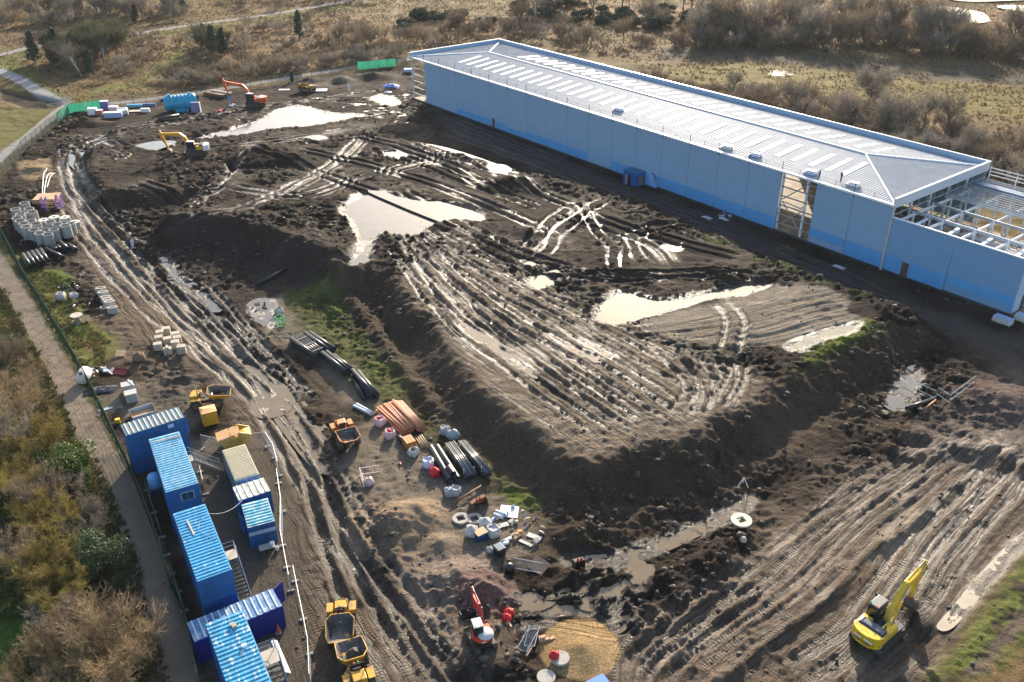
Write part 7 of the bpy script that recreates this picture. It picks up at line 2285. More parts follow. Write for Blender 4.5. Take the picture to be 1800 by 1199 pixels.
# timber pack and strips
q = (-11.72, 81.6)
t = thing('timber_pack', 'orange-brown wrapped timber pack below the terracotta pipes', 'timber pack', G3(q), -1.05)
for k in range(3):
 MB().box((0, -0.38 + k * 0.38, 0.55), (1.5, 0.35, 0.9)).build('bundle', mat('pack_orange', (0.38, 0.17, 0.03), 0.6, var=0.12), t)
for i in range(4):
 a, b = (-11.09, 82.95), (-10.13, 80.98)
 u = i * 0.22
 pipe('light timber strip lying beside the timber pack', (a[0] + u, a[1] + u * 0.4), (b[0] + u, b[1] + u * 0.4), 0.07, M_WOOD, dz=0.1 + 0.02 * i, name='timber_strip', cat='timber', group='timber strips by the pack')
pipe('short black pipe end behind the timber pack', (-13, 82.95), (-12.44, 82.06), 0.28, M_BPIPE)
q = (-12.43, 78.45)
cone(q[0], q[1], 'red cone fallen beside the haul road', 0.8, 1.1)
# ---- excavator buckets lying about
def loose_bucket(label, p, rz, w_, s, m_, tilt, hitch=True):
 t = thing('digger_bucket', label, 'bucket', G3(p, 0.75 * s), rz, tilt=tilt)
 bucket_mesh(w_, s, 4).build('shell', m_, t)
 if hitch:
  MB().box((-0.05, -0.18, 0.12), (0.4, 0.08, 0.35)).box((-0.05, 0.18, 0.12), (0.4, 0.08, 0.35)).build('hitch', M_ERED, t)
 return t
loose_bucket('rusty toothed digger bucket with red hitch by the white bags', (-3.41, 70.87), -0.9, 1.7, 1.25, M_RUST, (0.2, 0.5))
loose_bucket('muddy grab bucket with red hitch in the wet ditch', (6.45, 62.62), -1.2, 1.0, 1.0, M_MUDDY, (0.0, 0.6))
loose_bucket('black digger bucket on the ground left of the mini excavator boom', (-3.67, 55.64), 1.9, 1.5, 0.75, M_FITB, (0.0, -0.9), False)
# ---- concrete slabs with holes
def slab_ring(label, p, r, hole, m_, h=0.2, square=True, dz=0.05, cover=False):
 n = 24
 m = MB()
 inn = []
 for i in range(n):
  a = 2 * math.pi * i / n
  k = hole / max(abs(math.cos(a)), abs(math.sin(a))) if square else hole
  inn.append((k * math.cos(a), k * math.sin(a)))
 vs = []
 for z in (0, h):
  vs += [(r * math.cos(2 * math.pi * i / n), r * math.sin(2 * math.pi * i / n), z) for i in range(n)]
  vs += [(x, y, z) for x, y in inn]
 fs = []
 for i in range(n):
  j = (i + 1) % n
  fs += [(i, j, 2 * n + j, 2 * n + i), (2 * n + i, 2 * n + j, 3 * n + j, 3 * n + i), (n + j, n + i, 3 * n + i, 3 * n + j)]
 m.add(vs, fs)
 o = m.build('concrete_slab', m_, loc=G3(p, dz))
 o.rotation_euler = (0, 0, 0.4)
 return tag(o, label, 'slab')
slab_ring('round concrete slab with a square hole by the rusty bucket', (-5.2, 69.02), 0.85, 0.4, M_CONC)
slab_ring('shadowed concrete slab with a square hole under the rusty bucket', (-3.82, 69.02), 0.8, 0.4, M_CONC)
slab_ring('pale round slab with a square hole on the rutted field edge', (22.94, 67.91), 1.05, 0.4, mat('pale_slab', (0.60, 0.54, 0.42), 0.85, var=0.1), dz=0.25)
for lb, p in (('round concrete cover beside the yellow gravel heap', (4.07, 51.29)), ('round concrete cover at the bottom edge below the gravel', (2.81, 49.49))):
 o = MB().lathe([(0, 0), (0.76, 0), (0.78, 0.05), (0.78, 0.24), (0.75, 0.27), (0, 0.27)], 24).build('concrete_cover', M_CONC, loc=G3(p, 0.0))
 tag(o, lb, 'slab')
t = thing('block_offcuts', 'small stack of pinkish blocks right of the crowd barriers', 'blocks', G3((2.55, 53.41)), 0.1)
for k, (a, b, c_) in enumerate(((0, 0, 0.12), (0.45, 0.05, 0.12), (0.0, 0.3, 0.12), (0.1, 0.1, 0.37), (0.95, 0.1, 0.12))):
 MB().box((a, b, c_), (0.44, 0.26, 0.22), rz=0.1 * k).build('block', mat('pink_block', (0.52, 0.33, 0.22), 0.85, var=0.1), t)
# dark bin and oddments
t = thing('wheelie_bin', 'dark bin lying open with slats among the white ducts', 'bin', G3((-1.21, 64.01), 0.0), 0.6)
MB().box((0, 0, 0.5), (0.8, 0.9, 1.0), tx=1.15, ty=1.1).build('body', M_FITB, t)
for k in range(4):
 MB().box((-0.3 + 0.2 * k, 0, 1.03), (0.08, 0.95, 0.05)).build('slat', M_PANEL, t)
t = thing('blue_crate', 'blue crate with a timber pallet lid between two white bags', 'crate', G3((-3.1, 66.33)), 0.6)
MB().box((0, 0, 0.4), (1.1, 0.9, 0.8)).build('body', mat('crate_blue', (0.01, 0.06, 0.16), 0.5), t)
MB().box((0, 0, 0.85), (1.2, 1.0, 0.1)).build('lid', M_WOOD, t)
o = MB().lathe([(0, 0), (0.35, 0.05), (0.5, 0.35), (0.45, 0.7), (0.2, 0.9), (0, 0.92)], 14).build('black_buoy', M_FITB, loc=G3((-0.22, 61.79)), smooth=True)
tag(o, 'black round float in the shaded ditch', 'float')
# crowd barriers (tube frame with upright bars)
def barrier(label, p, rz, tilt=(0, 0), dz=0.0, L=2.3, h=1.05, bars=14, name='crowd_barrier', m_=None):
 t = thing(name, label, 'barrier', G3(p, dz), rz, tilt=tilt)
 m_ = m_ or M_GALV
 MB().tube([(-L / 2, 0, 0.15), (-L / 2, 0, h), (L / 2, 0, h), (L / 2, 0, 0.15), (-L / 2, 0, 0.15)], 0.035, 6).build('frame', m_, t)
 for k in range(bars):
  x = -L / 2 + (k + 1) * L / (bars + 1)
  MB().cyl((x, 0, 0.15), (x, 0, h), 0.014, n=4).build('bar', m_, t)
 for s in (-1, 1):
  MB().tube([(s * L * 0.4, -0.3, 0.02), (s * L * 0.4, 0, 0.16), (s * L * 0.4, 0.3, 0.02)], 0.025, 5).build('foot', m_, t)
 return t
barrier('grey crowd barrier leaning in the ditch beside the plywood', (1.34, 61.5), -0.25, (-0.9, 0), 0.1, 2.9)
barrier('crowd barrier lying flat under another, right of the mini excavator', (1.13, 53.85), 1.35, (1.45, 0), 0.12)
barrier('topmost crowd barrier lying flat right of the mini excavator', (0.74, 53.35), 1.15, (1.5, 0), 0.25)
W_TB = mat('barrier_white', (0.72, 0.68, 0.62), 0.5)
barrier('small white tube barrier on the haul road edge, road side', (-16.1, 75.06), R(-70), (0, 0), 0.0, 2.4, 1.0, 2, 'tube_barrier', W_TB)
barrier('small white tube barrier on the haul road edge, far side', (-15.43, 76.43), 0.2, (0, 0), 0.0, 2.0, 1.0, 2, 'tube_barrier', W_TB)
M_TEALG = mat('teal_tube', (0.30, 0.42, 0.45), 0.45)
for lb, a, b in (('long grey tube barrier beside the flooded ruts', (49.45, 94.98), (52.18, 91.29)), ('left barrier of the corner round the trench', (52.9, 92.33), (53.63, 90.41)), ('right barrier of the corner round the trench', (53.63, 90.41), (58.59, 94.71))):
 c = ((a[0] + b[0]) / 2, (a[1] + b[1]) / 2)
 barrier(lb, c, math.atan2(b[1] - a[1], b[0] - a[0]), (0, 0), 0.1, math.dist(a, b), 1.1, 3, 'trench_barrier', M_TEALG)
# green reel cage and hose
q = (-32.92, 110.44)
t = thing('reel_cage', 'bright green wire reel cage by the pale puddle', 'reel', G3(q), 0)
M_GRN = mat('reel_green', (0.03, 0.48, 0.10), 0.45)
for z in (0.08, 0.7, 1.35):
 m = MB()
 m.tube([(0.65 * math.cos(k * math.pi / 8), 0.65 * math.sin(k * math.pi / 8), z) for k in range(17)], 0.05, 6)
 m.build('hoop', M_GRN, t)
for k in range(8):
 a = k * math.pi / 4
 MB().cyl((0.65 * math.cos(a), 0.65 * math.sin(a), 0.08), (0.65 * math.cos(a), 0.65 * math.sin(a), 1.35), 0.04, n=5).build('bar', M_GRN, t)
for lb, p, r in (('left loop of dull green hose on the gravel', (-32.04, 107.29), 0.75), ('right loop of dull green hose on the gravel', (-31.56, 107.61), 0.9)):
 o = MB().tube([(r * math.cos(k * math.pi / 10), r * 0.9 * math.sin(k * math.pi / 10), 0.06) for k in range(20)], 0.05, 6).build('hose_loop', mat('hose_green', (0.10, 0.16, 0.11), 0.5), loc=G3(p))
 tag(o, lb, 'hose')
# survey stand on the ditch edge
t = thing('survey_stand', 'small white trestle stand above the flooded trench', 'stand', G3((24.79, 74.77)), 0.2)
for a, b in (((-0.6, 0), (0, 0)), ((0.5, -0.3), (0, 0)), ((0.2, 0.5), (0, 0))):
 MB().cyl((a[0], a[1], 0), (b[0], b[1], 1.2), 0.05, n=5).build('leg', M_WHITE, t)
o = MB().lathe([(0, 0), (0.3, 0), (0.36, 0.2), (0.2, 0.5), (0, 0.55)], 9).build('boulder', mat('boulder', (0.45, 0.36, 0.28), 0.85, var=0.15), loc=G3((22.59, 65.36)))
tag(o, 'pale boulder on the wet berm below the round slab', 'boulder')
t = thing('post_marker', 'short white post and plate on the haul road bend', 'marker', G3((-64.46, 138.42)), 0.3)
MB().box((0, 0, 0.7), (0.5, 0.06, 1.4), rx=0.15).build('plate', mat('marker_white', (0.65, 0.67, 0.75), 0.5), t)
MB().box((0.2, -0.3, 0.1), (0.9, 0.9, 0.2)).build('foot', M_CONC, t)
# blue box at the bottom edge
t = thing('blue_skip', 'bright blue skip corner at the bottom edge right of the gravel', 'skip', G3((7.02, 48.32)), 0.5)
MB().box((0, 0, 0.5), (1.5, 1.2, 0.9), tx=1.1, ty=1.1).build('body', mat('bright_blue', (0.01, 0.16, 0.55), 0.5), t)
MB().box((0, 0, 0.97), (1.68, 1.34, 0.06)).build('rim', MATS['bright_blue'], t)

# ---- far corner: turquoise tank, packs, sheets
q = (-86.18, 229.33)
a, b = (-88.58, 224.7), (-81.09, 228.07)
ang = math.atan2(b[1] - a[1], b[0] - a[0])
ln = math.dist(a, b)
M_TURQ = mat('tank_turquoise', (0.012, 0.30, 0.46), 0.4, var=0.08)
t = thing('storage_tank', 'big ribbed turquoise storage tank lying by the far fence', 'tank', ((a[0] + b[0]) / 2, (a[1] + b[1]) / 2, gz((a[0] + b[0]) / 2, (a[1] + b[1]) / 2) - 0.05), ang)
prof = [(0, -ln / 2), (1.0, -ln / 2 + 0.05), (1.75, -ln / 2 + 0.4)]
k = -ln / 2 + 0.8
while k < ln / 2 - 0.8:
 prof += [(1.9, k), (1.99, k + 0.12), (1.99, k + 0.3), (1.9, k + 0.42), (1.9, k + 0.8)]
 k += 0.9
prof += [(1.75, ln / 2 - 0.4), (1.0, ln / 2 - 0.05), (0, ln / 2)]
MB().lathe(prof, 28, (0, 0, 2.0), axis='x').build('vessel', M_TURQ, t, smooth=True)
for s in (-1, 1):
 MB().cyl((s * (ln / 2 - 0.3), 0, 2.9), (s * (ln / 2 + 0.6), 0, 2.95), 0.45, n=12).build('inlet', mat('inlet_dark', (0.01, 0.05, 0.12), 0.5), t)
for s in (-0.3, 0.3):
 MB().cyl((s * ln, 0, 3.9), (s * ln, 0, 4.25), 0.4, n=14).build('manway', M_TURQ, t)
MB().box((0.0, -1.8, 0.35), (3.2, 0.8, 0.7)).build('saddle', M_TURQ, t)
def pack(label, p, sx, sy, h, rz, m_, top=None):
 t = thing('wrapped_pack', label, 'pack', G3(p, -0.05), rz)
 MB().box((0, 0, 0.08), (sx, sy, 0.14)).build('pallet', M_WOOD, t)
 MB().box((0, 0, 0.15 + h / 2), (sx, sy, h), tx=0.96, ty=0.96).build('goods', m_, t, bevel=0.06)
 MB().box((0, 0, 0.15 + h + 0.03), (sx * 0.97, sy * 0.97, 0.05)).build('cover', top or M_WHITE, t)
 return t
M_LBLUE = mat('wrap_blue', (0.35, 0.42, 0.62), 0.5)
pack('white wrapped pack at the left end of the far stores', (-105.84, 222.19), 2.2, 1.6, 1.5, 0.2, M_WHITE)
pack('red and white pack next to the leftmost white one', (-104.26, 222.19), 1.8, 1.4, 0.9, 0.1, mat('wrap_red', (0.50, 0.18, 0.10), 0.6), M_WHITE)
pack('tall dark blue and white pack against the green screen', (-104.42, 226.54), 2.0, 1.6, 2.2, 0.1, mat('wrap_navy', (0.10, 0.12, 0.30), 0.5), M_WHITE)
pack('long pale blue pack in front of the far stores', (-99.63, 219.55), 4.4, 1.5, 1.2, 0.15, M_LBLUE)
pack('white pack with red band behind the long pale blue pack', (-101.37, 224.34), 2.2, 1.8, 1.4, 0.15, mat('wrap_band', (0.62, 0.40, 0.36), 0.6), M_WHITE)
pack('slumped white pack at the right of the far stores', (-98.22, 222.19), 2.4, 1.6, 1.1, 0.3, M_PALE)
for i, p in enumerate([(-99.44, 223.3), (-98.79, 223.3), (-98.25, 223.58)]):
 o = MB().lathe([(0, 0), (0.6, 0.1), (0.85, 0.6), (0.6, 1.15), (0, 1.3)], 14).build('round_bale', M_WHITE, loc=(p[0], p[1], gz(*p) + 0.2), smooth=True)
 tag(o, ['left', 'middle', 'right'][i] + ' of three round white bales behind the far packs', 'bale')
pack('low turquoise sheet pack left of the big tank', (-98, 229.33), 4.0, 1.4, 0.5, 0.1, M_TURQ, M_TURQ)
pack('low blue sheet pack nearest the big tank', (-95.3, 230.46), 4.6, 0.9, 0.4, 0.12, mat('sheet_blue', (0.05, 0.10, 0.30), 0.5), mat('sheet_blue2', (0.07, 0.13, 0.36), 0.5))
pack('white tubs on a flat board before the blue sheets', (-93.39, 224.34), 2.2, 1.0, 0.8, 0.1, M_WHITE)
board('grey weathered sheets lying before the turquoise sheet pack', (-95.48, 224.89), 4.4, 1.8, 0.1, M_GREYW, 0.2)
t = thing('grey_cabinet', 'upright grey-blue cabinet on the mud before the big tank', 'cabinet', G3((-79.84, 222.72)), 0.1)
MB().box((0, 0, 1.3), (2.2, 1.0, 2.6)).build('body', mat('cabinet_grey', (0.20, 0.20, 0.33), 0.5), t, bevel=0.12)
MB().box((1.12, 0, 1.3), (0.05, 1.02, 2.6)).build('edge_trim', M_WHITE, t)
board('long steel plates stacked right of the big tank, nearer one', (-80.26, 239.9), 7.0, 1.2, -0.5, MATS['rusty_steel'], 0.5, name='steel_plate', th=0.8)
board('long steel plates stacked right of the big tank, farther one', (-79.12, 242.36), 7.0, 1.0, -0.5, M_GREYW, 0.5, name='steel_plate', th=0.6)
rubbish('dark red hoses and scrap in front of the orange excavator', (-73.92, 222.19), 8, 1.6, 21, [M_BAGR, M_FITB], 1.0)
rubbish('tangle of grey wire left of the breaker', (-72.73, 229.89), 10, 1.5, 22, [M_GALV, M_PANEL], 0.8)
board('grey trench sheet on the ground beside the far yellow dumper', (-54.09, 246.14), 6.0, 3.0, 0.1, mat('trench_sheet', (0.40, 0.44, 0.50), 0.5), 0.3)
board('pale sheets lying before the far heap of gravel', (-63.19, 247.42), 3.0, 1.4, 0.1, M_PALE, 0.15)
o = MB().box((0, 0, 1.6), (1.0, 0.25, 3.2)).box((0, -0.4, 0.1), (1.4, 1.4, 0.2)).build('dark_post', M_FITB, loc=G3((-63.15, 257.44)))
tag(o, 'dark upright post by the far fence and path', 'post')
o = MB().box((0, 0, 1.2), (0.4, 0.12, 2.4), rx=0.1).build('white_marker', M_WHITE, loc=G3((-44.67, 244.24)))
tag(o, 'white leaning marker on the far dark mud', 'marker')
pack('pale blue pack by the far green screen', (-30.87, 268.19)[0:2], 2.5, 1.5, 0.8, 0.1, M_LBLUE)
# ---- by the warehouse: blue shelter, packs
q = bpt(85.0, -2.0)
M_SHED = mat('shelter_blue', (0.008, 0.10, 0.36), 0.45, var=0.1)
t = thing('blue_shelter', 'small royal blue cabin shelter against the warehouse wall', 'shelter', (q[0], q[1], gz(*q)), BANG)
MB().box((0, 0, 1.3), (3.6, 2.4, 2.6)).build('body', M_SHED, t, bevel=0.03)
MB().box((0, 0, 2.68), (3.8, 2.6, 0.16)).build('roof', mat('shelter_roof', (0.01, 0.12, 0.26), 0.5), t)
MB().box((-0.1, -1.23, 1.1), (0.8, 0.06, 2.1)).build('doorway', M_FITB, t)
MB().box((-0.55, -1.5, 1.1), (0.06, 0.8, 2.1)).build('door', MATS['landing_board'], t)
MB().box((1.83, 0, 1.2), (0.06, 1.2, 1.9)).build('side_board', M_PLYBR, t)
q = bpt(87.3, -0.25)
t = thing('duct_bow', 'pale bow-shaped lining board with a dark strap leaning on the warehouse wall', 'board', (q[0], q[1], gz(*q)), BANG)
MB().prism([(2.4 * math.cos(a), 2.8 * math.sin(a)) for a in [math.pi * k / 12 for k in range(13)]], 0, 0.06).build('board', mat('bow_board', (0.22, 0.5, 0.82), 0.45), t).rotation_euler = (R(86), 0, 0)
MB().tube([(1.1, -0.3, 2.9), (1.9, -0.3, 2.3), (2.1, -0.3, 1.2)], 0.09, 5).build('strap', M_FITB, t)
for lb, p in (('pale wrapped pack on the dark ground at the wing corner', (70.39, 111.47)), ('second pale pack at the right edge by the wing', (73.49, 111.47))):
 pack(lb, p, 2.6, 1.3, 0.7, BANG, M_PALE, M_LBLUE)
for lb, p in (('left patch of white packaging on the wall-side track', (35.75, 151.71)), ('right patch of white packaging on the wall-side track', (38.6, 150.87)), ('bluish packaging scrap below the shelter track', (30.44, 149.22)), ('white packaging scrap on the track by the open bay', (52.97, 130.13))):
 sheeting(lb, p, 1.0, 0.5, M_PALE, int(p[0]), 0.2, BANG)
# on the warehouse roof: packs of sheets
for lb, a, b, mm in (('small blue and white material pack on the roof, left of the next one', 15.0, 1.6, M_PALE), ('blue wrapped material pack on the roof eaves', 15.9, 2.0, M_LBLUE), ('white and grey pack on the roof above the last panels', 18.75, 1.9, M_PALE), ('teal and white pack on the roof above the open bay', 17.6, 1.6, M_LBLUE), ('grey bundle on the roof near the middle eaves', 10.6, 4.0, M_PANEL)):
 p = bpt(a * BAY, b)
 t = thing('roof_pack', lb, 'pack', (p[0], p[1], zE + sl * b + 0.05), BANG)
 for k in range(3):
  MB().box((0.1 * k, 0.05 * k, 0.12 + 0.22 * k), (2.2 - 0.3 * k, 1.3 - 0.15 * k, 0.2), rz=0.08 * k).build('bundle', mm if k % 2 == 0 else M_WHITE, t)


# ================================================================== fences
M_FGRN = mat('fence_green', (0.006, 0.040, 0.022), 0.45)
M_FMESH = mat('fence_mesh_grey_green', (0.05, 0.075, 0.06), 0.5)
def mesh_panel(L, h, nv, nh, r=0.010):
 m = MB()
 for i in range(nv + 1):
  x = L * i / nv
  m.box((x, 0, h / 2 + 0.05), (r * 2, r * 2, h))
 for j in range(nh + 1):
  m.box((L / 2, 0.0, 0.06 + h * j / nh), (L, r * 2.4, r * 2.4))
 return m
def fence(name, label, line, h, step, m_, mpost, nv=10, nh=5, r=0.012, rails=2):
 t = thing(name, label, 'fence', (line[0][0], line[0][1], 0.0), 0)
 o0 = Vector((line[0][0], line[0][1], 0))
 pts = []
 acc = [0.0]
 for a, b in zip(line[:-1], line[1:]):
  acc.append(acc[-1] + math.dist(a, b))
 n = max(1, round(acc[-1] / step))
 for k in range(n + 1):
  s = acc[-1] * k / n
  i = max(j for j in range(len(acc)) if acc[j] <= s + 1e-6)
  i = min(i, len(line) - 2)
  u = (s - acc[i]) / (acc[i + 1] - acc[i])
  x, y = line[i][0] + (line[i + 1][0] - line[i][0]) * u, line[i][1] + (line[i + 1][1] - line[i][1]) * u
  pts.append((x, y, gz(x, y)))
 post = MB().box((0, 0, h / 2 + 0.03), (0.08, 0.08, h + 0.12)).mesh('post', mpost)
 for p in pts:
  inst(post, 'post', t, Vector(p) - o0)
 L0 = acc[-1] / n
 pm = mesh_panel(L0 - 0.08, h, nv, nh, r)
 for k in range(rails):
  pm.box((L0 / 2, 0, 0.1 + (h - 0.1) * k / max(1, rails - 1)), (L0 - 0.08, 0.05, 0.05))
 pm = pm.mesh('mesh_panel', m_)
 for a, b in zip(pts[:-1], pts[1:]):
  d = Vector(b) - Vector(a)
  l = math.hypot(d.x, d.y)
  inst(pm, 'mesh_panel', t, Vector(a) - o0 + Vector((d.x, d.y, 0)) * (0.04 / l), (0, -math.atan2(d.z, l), math.atan2(d.y, d.x)), (l / L0, 1, 1))
 return t, pts
fence('mesh_fence', 'dark green mesh fence running along the tan path at the left', [(-107.9, 166.24), (-102.32, 159.92), (-89.55, 143.65), (-75.37, 123.6), (-68.83, 115), (-62.53, 106.48), (-56.71, 98.6), (-51.55, 91.29), (-45.58, 82.5), (-41.26, 76.03), (-38.75, 72.05), (-34.58, 65.2), (-31.37, 59.46), (-28.68, 55.64), (-25.62, 49.15), (-23.98, 45.86)], 2.4, 2.6, M_FGRN, M_FGRN, nv=22, nh=10, r=0.009)
ft, fpts = fence('mesh_fence', 'grey-green mesh fence along the far path behind the turquoise tank', [(-105.12, 169.55), (-104.92, 174.39), (-109, 192.86), (-111.42, 214.42), (-112.35, 223.26), (-105.52, 227.09), (-99.02, 230.46), (-92.99, 234.51), (-78.27, 244.87), (-65.13, 256.06), (-56.7, 263.08), (-46.83, 272.72), (-35.74, 276.6), (-32.5, 278.97)], 2.4, 3.2, M_FMESH, M_FMESH, nv=12, nh=6, r=0.012)
def screen(label, line, h=2.3):
 t = thing('debris_screen', label, 'screen', (line[0][0], line[0][1], gz(*line[0])), 0)
 o0 = Vector((line[0][0], line[0][1], gz(*line[0])))
 m_ = mat('green_netting', (0.05, 0.36, 0.22), 0.7, var=0.12, scale=1.5, trans=0.35)
 for a, b in zip(line[:-1], line[1:]):
  n = max(1, round(math.dist(a, b) / 3.2))
  for k in range(n):
   p = Vector((a[0] + (b[0] - a[0]) * k / n, a[1] + (b[1] - a[1]) * k / n, gz(a[0] + (b[0] - a[0]) * k / n, a[1] + (b[1] - a[1]) * k / n)))
   q = Vector((a[0] + (b[0] - a[0]) * (k + 1) / n, a[1] + (b[1] - a[1]) * (k + 1) / n, gz(a[0] + (b[0] - a[0]) * (k + 1) / n, a[1] + (b[1] - a[1]) * (k + 1) / n)))
   d = (q - p).normalized()
   nn = Vector((d.y, -d.x, 0)) * 0.10
   vs = []
   for i in range(5):
    for j in range(4):
     u, v_ = i / 4, j / 3
     bl = 0.08 * math.sin(math.pi * u) * math.sin(math.pi * v_) * random.uniform(0.5, 1.4)
     pp = p.lerp(q, 0.02 + 0.96 * u) - o0 + Vector((0, 0, 0.12 + h * v_)) + nn + nn.normalized() * bl
     vs.append(pp)
   fs = [(i * 4 + j, (i + 1) * 4 + j, (i + 1) * 4 + j + 1, i * 4 + j + 1) for i in range(4) for j in range(3)]
   MB().add(vs, fs).build('netting_sheet', m_, t)
 return t
screen('green debris netting at the bend of the far fence', [(-111.64, 214.92), (-112.35, 223.26), (-105.52, 227.09)])
screen('green debris netting on the far fence left of the warehouse', [(-46.66, 272.72), (-40.25, 275.03), (-35.57, 276.6)])
# temporary fence panels on block feet
me_h = MB()
me_h.tube([(-1.72, 0, 0.15), (-1.72, 0, 2.05), (1.72, 0, 2.05), (1.72, 0, 0.15), (-1.72, 0, 0.15)], 0.024, 5)
me_h.tube([(-1.72, 0, 1.1), (1.72, 0, 1.1)], 0.012, 4)
me_h = me_h.mesh('frame', M_GALV)
me_w = MB()
for k in range(16):
 me_w.box((-1.72 + 3.44 * (k + 1) / 17, 0, 1.1), (0.010, 0.010, 1.9))
for k in range(7):
 me_w.box((0, 0, 0.35 + k * 0.27), (3.44, 0.008, 0.010))
me_w = me_w.mesh('wire_infill', M_GALV)
me_f = MB().box((0, 0, 0.07), (0.24, 0.68, 0.14), tx=0.85, ty=0.9).mesh('block_foot', mat('foot_block', (0.25, 0.24, 0.22), 0.8))
me_hd = me_h.copy()
me_hd.materials[0] = M_FGRN
def heras(label, a, b, group=None):
 c = ((a[0] + b[0]) / 2, (a[1] + b[1]) / 2)
 t = thing('fence_panel', label, 'fence panel', (c[0], c[1], gz(*c)), math.atan2(b[1] - a[1], b[0] - a[0]), group)
 s = math.dist(a, b) / 3.5
 inst(me_hd if 'dark' in label else me_h, 'frame', t, scale=(s, 1, 1))
 inst(me_w, 'wire_infill', t, scale=(s, 1, 1))
 for k in (-1, 1):
  inst(me_f, 'block_foot', t, (k * 1.72 * s, 0, 0))
 return t
def heras_line(line, label, group):
 for a, b in zip(line[:-1], line[1:]):
  n = max(1, round(math.dist(a, b) / 3.5))
  for k in range(n):
   p = (a[0] + (b[0] - a[0]) * k / n, a[1] + (b[1] - a[1]) * k / n)
   q = (a[0] + (b[0] - a[0]) * (k + 1) / n, a[1] + (b[1] - a[1]) * (k + 1) / n)
   heras(label, p, q, group)
heras_line([(-32.22, 79.91), (-31.53, 80.65), (-30.71, 81.19), (-27.85, 81.41), (-26.51, 79.28), (-25.2, 76.03)], 'wire fence panel on block feet round the yellow skip and cream container', 'fence panels near the cream container')
heras_line([(-25.05, 74.86), (-23.58, 70.25), (-22.44, 65.2), (-20.29, 59.18)], 'wire fence panel on block feet between the short blue cabins and the road', 'fence panels beside the short cabins')
heras_line([(-20.2, 60.47), (-18.49, 55.77), (-17.14, 52), (-16.25, 48.26)], 'wire fence panel on block feet along the road near the navy container', 'fence panels along the lower road')
heras_line([(-34.09, 76.83), (-32.3, 72.97)], 'wire fence panel standing alone between the cabin rows', 'fence panels between the cabin rows')
heras_line([(-35.04, 80.98), (-32.22, 79.91)], 'wire fence panel on block feet closing the gap by the light staircase', 'fence panels by the light staircase')
heras_line([(-49.68, 87.58), (-47.57, 89.53)], 'wire fence panel on block feet between the mesh fence and the grey crates', 'fence panels by the grey crates')
heras_line([(-38.82, 73.72), (-34.66, 66.41), (-31.95, 61.35), (-29.29, 56.77)], 'dark wire fence panel on block feet between the mesh fence and the stacked cabins', 'fence panels behind the stacked cabins')
# little bridge parapets on the far left path
for lb, a, b in (('near timber parapet of the little path bridge', (-120.87, 229.89), (-117.5, 233.34)), ('far timber parapet of the little path bridge', (-120.61, 238.68), (-115.6, 232.76))):
 c = ((a[0] + b[0]) / 2, (a[1] + b[1]) / 2)
 t = thing('bridge_parapet', lb, 'parapet', (c[0], c[1], gz(*a)), math.atan2(b[1] - a[1], b[0] - a[0]))
 L_ = math.dist(a, b)
 for k in range(5):
  MB().box((-L_ / 2 + L_ * k / 4, 0, 0.6), (0.14, 0.14, 1.2)).build('post', M_GREYW, t)
 for z in (0.5, 1.1):
  MB().box((0, 0.08, z), (L_, 0.06, 0.14)).build('rail', M_GREYW, t)
t = thing('post_rail_fence', 'low dark post and rail fence on the green bank at the far left', 'fence', (*(-149.36, 261.65), gz(*(-149.36, 261.65))), 0)
ln = [(-152.49, 264.52), (-149, 260.94), (-143.27, 255.38), (-137.43, 249.37), (-131.55, 242.36)]
o0 = Vector((*ln[1], gz(*ln[1])))
for a, b in zip(ln[:-1], ln[1:]):
 n = max(1, round(math.dist(a, b) / 2.2))
 for k in range(n):
  p = Vector((a[0] + (b[0] - a[0]) * k / n, a[1] + (b[1] - a[1]) * k / n, 0))
  p.z = gz(p.x, p.y)
  q = p - o0
  MB().box((q.x, q.y, 0.5 + q.z), (0.16, 0.16, 1.2)).build('post', mat('dark_timber', (0.06, 0.045, 0.035), 0.8), t)


# ================================================================== trees, shrubs, rough grass, clods
def np_mesh(name, verts, tris, m_):
 me = bpy.data.meshes.new(name)
 verts = np.asarray(verts, np.float32)
 tris = np.asarray(tris, np.int32)
 me.vertices.add(len(verts))
 me.vertices.foreach_set('co', verts.ravel())
 me.loops.add(tris.size)
 me.loops.foreach_set('vertex_index', tris.ravel())
 me.polygons.add(len(tris))
 me.polygons.foreach_set('loop_start', np.arange(0, tris.size, 3, dtype=np.int32))
 me.polygons.foreach_set('loop_total', np.full(len(tris), 3, np.int32))
 me.update()
 me.validate()
 me.materials.append(m_)
 return me
def needles(rng, p0, p1, w):
 """one thin triangle from each p0 to p1"""
 d = p1 - p0
 r = rng.normal(size=d.shape)
 s = np.cross(d, r)
 s /= np.linalg.norm(s, axis=1)[:, None] + 1e-9
 s *= np.asarray(w)[:, None] if np.ndim(w) else w
 v = np.stack([p0 - s, p0 + s, p1], 1).reshape(-1, 3)
 return v, np.arange(len(v)).reshape(-1, 3)
def grow(rng, base, dirs, length, n_child, spread, rng_t=(0.3, 1.0), up=0.25):
 """children of straight shoots: returns starts and ends"""
 k = len(base)
 t = rng.uniform(*rng_t, (k, n_child, 1))
 st = base[:, None] + dirs[:, None] * t
 dl = np.linalg.norm(dirs, axis=1)[:, None, None]
 u = dirs[:, None] / (dl + 1e-9) + rng.normal(size=(k, n_child, 3)) * spread + np.array([0, 0, up])
 u /= np.linalg.norm(u, axis=2)[..., None]
 L = length * rng.uniform(0.6, 1.25, (k, n_child, 1))
 return st.reshape(-1, 3), (u * L).reshape(-1, 3)
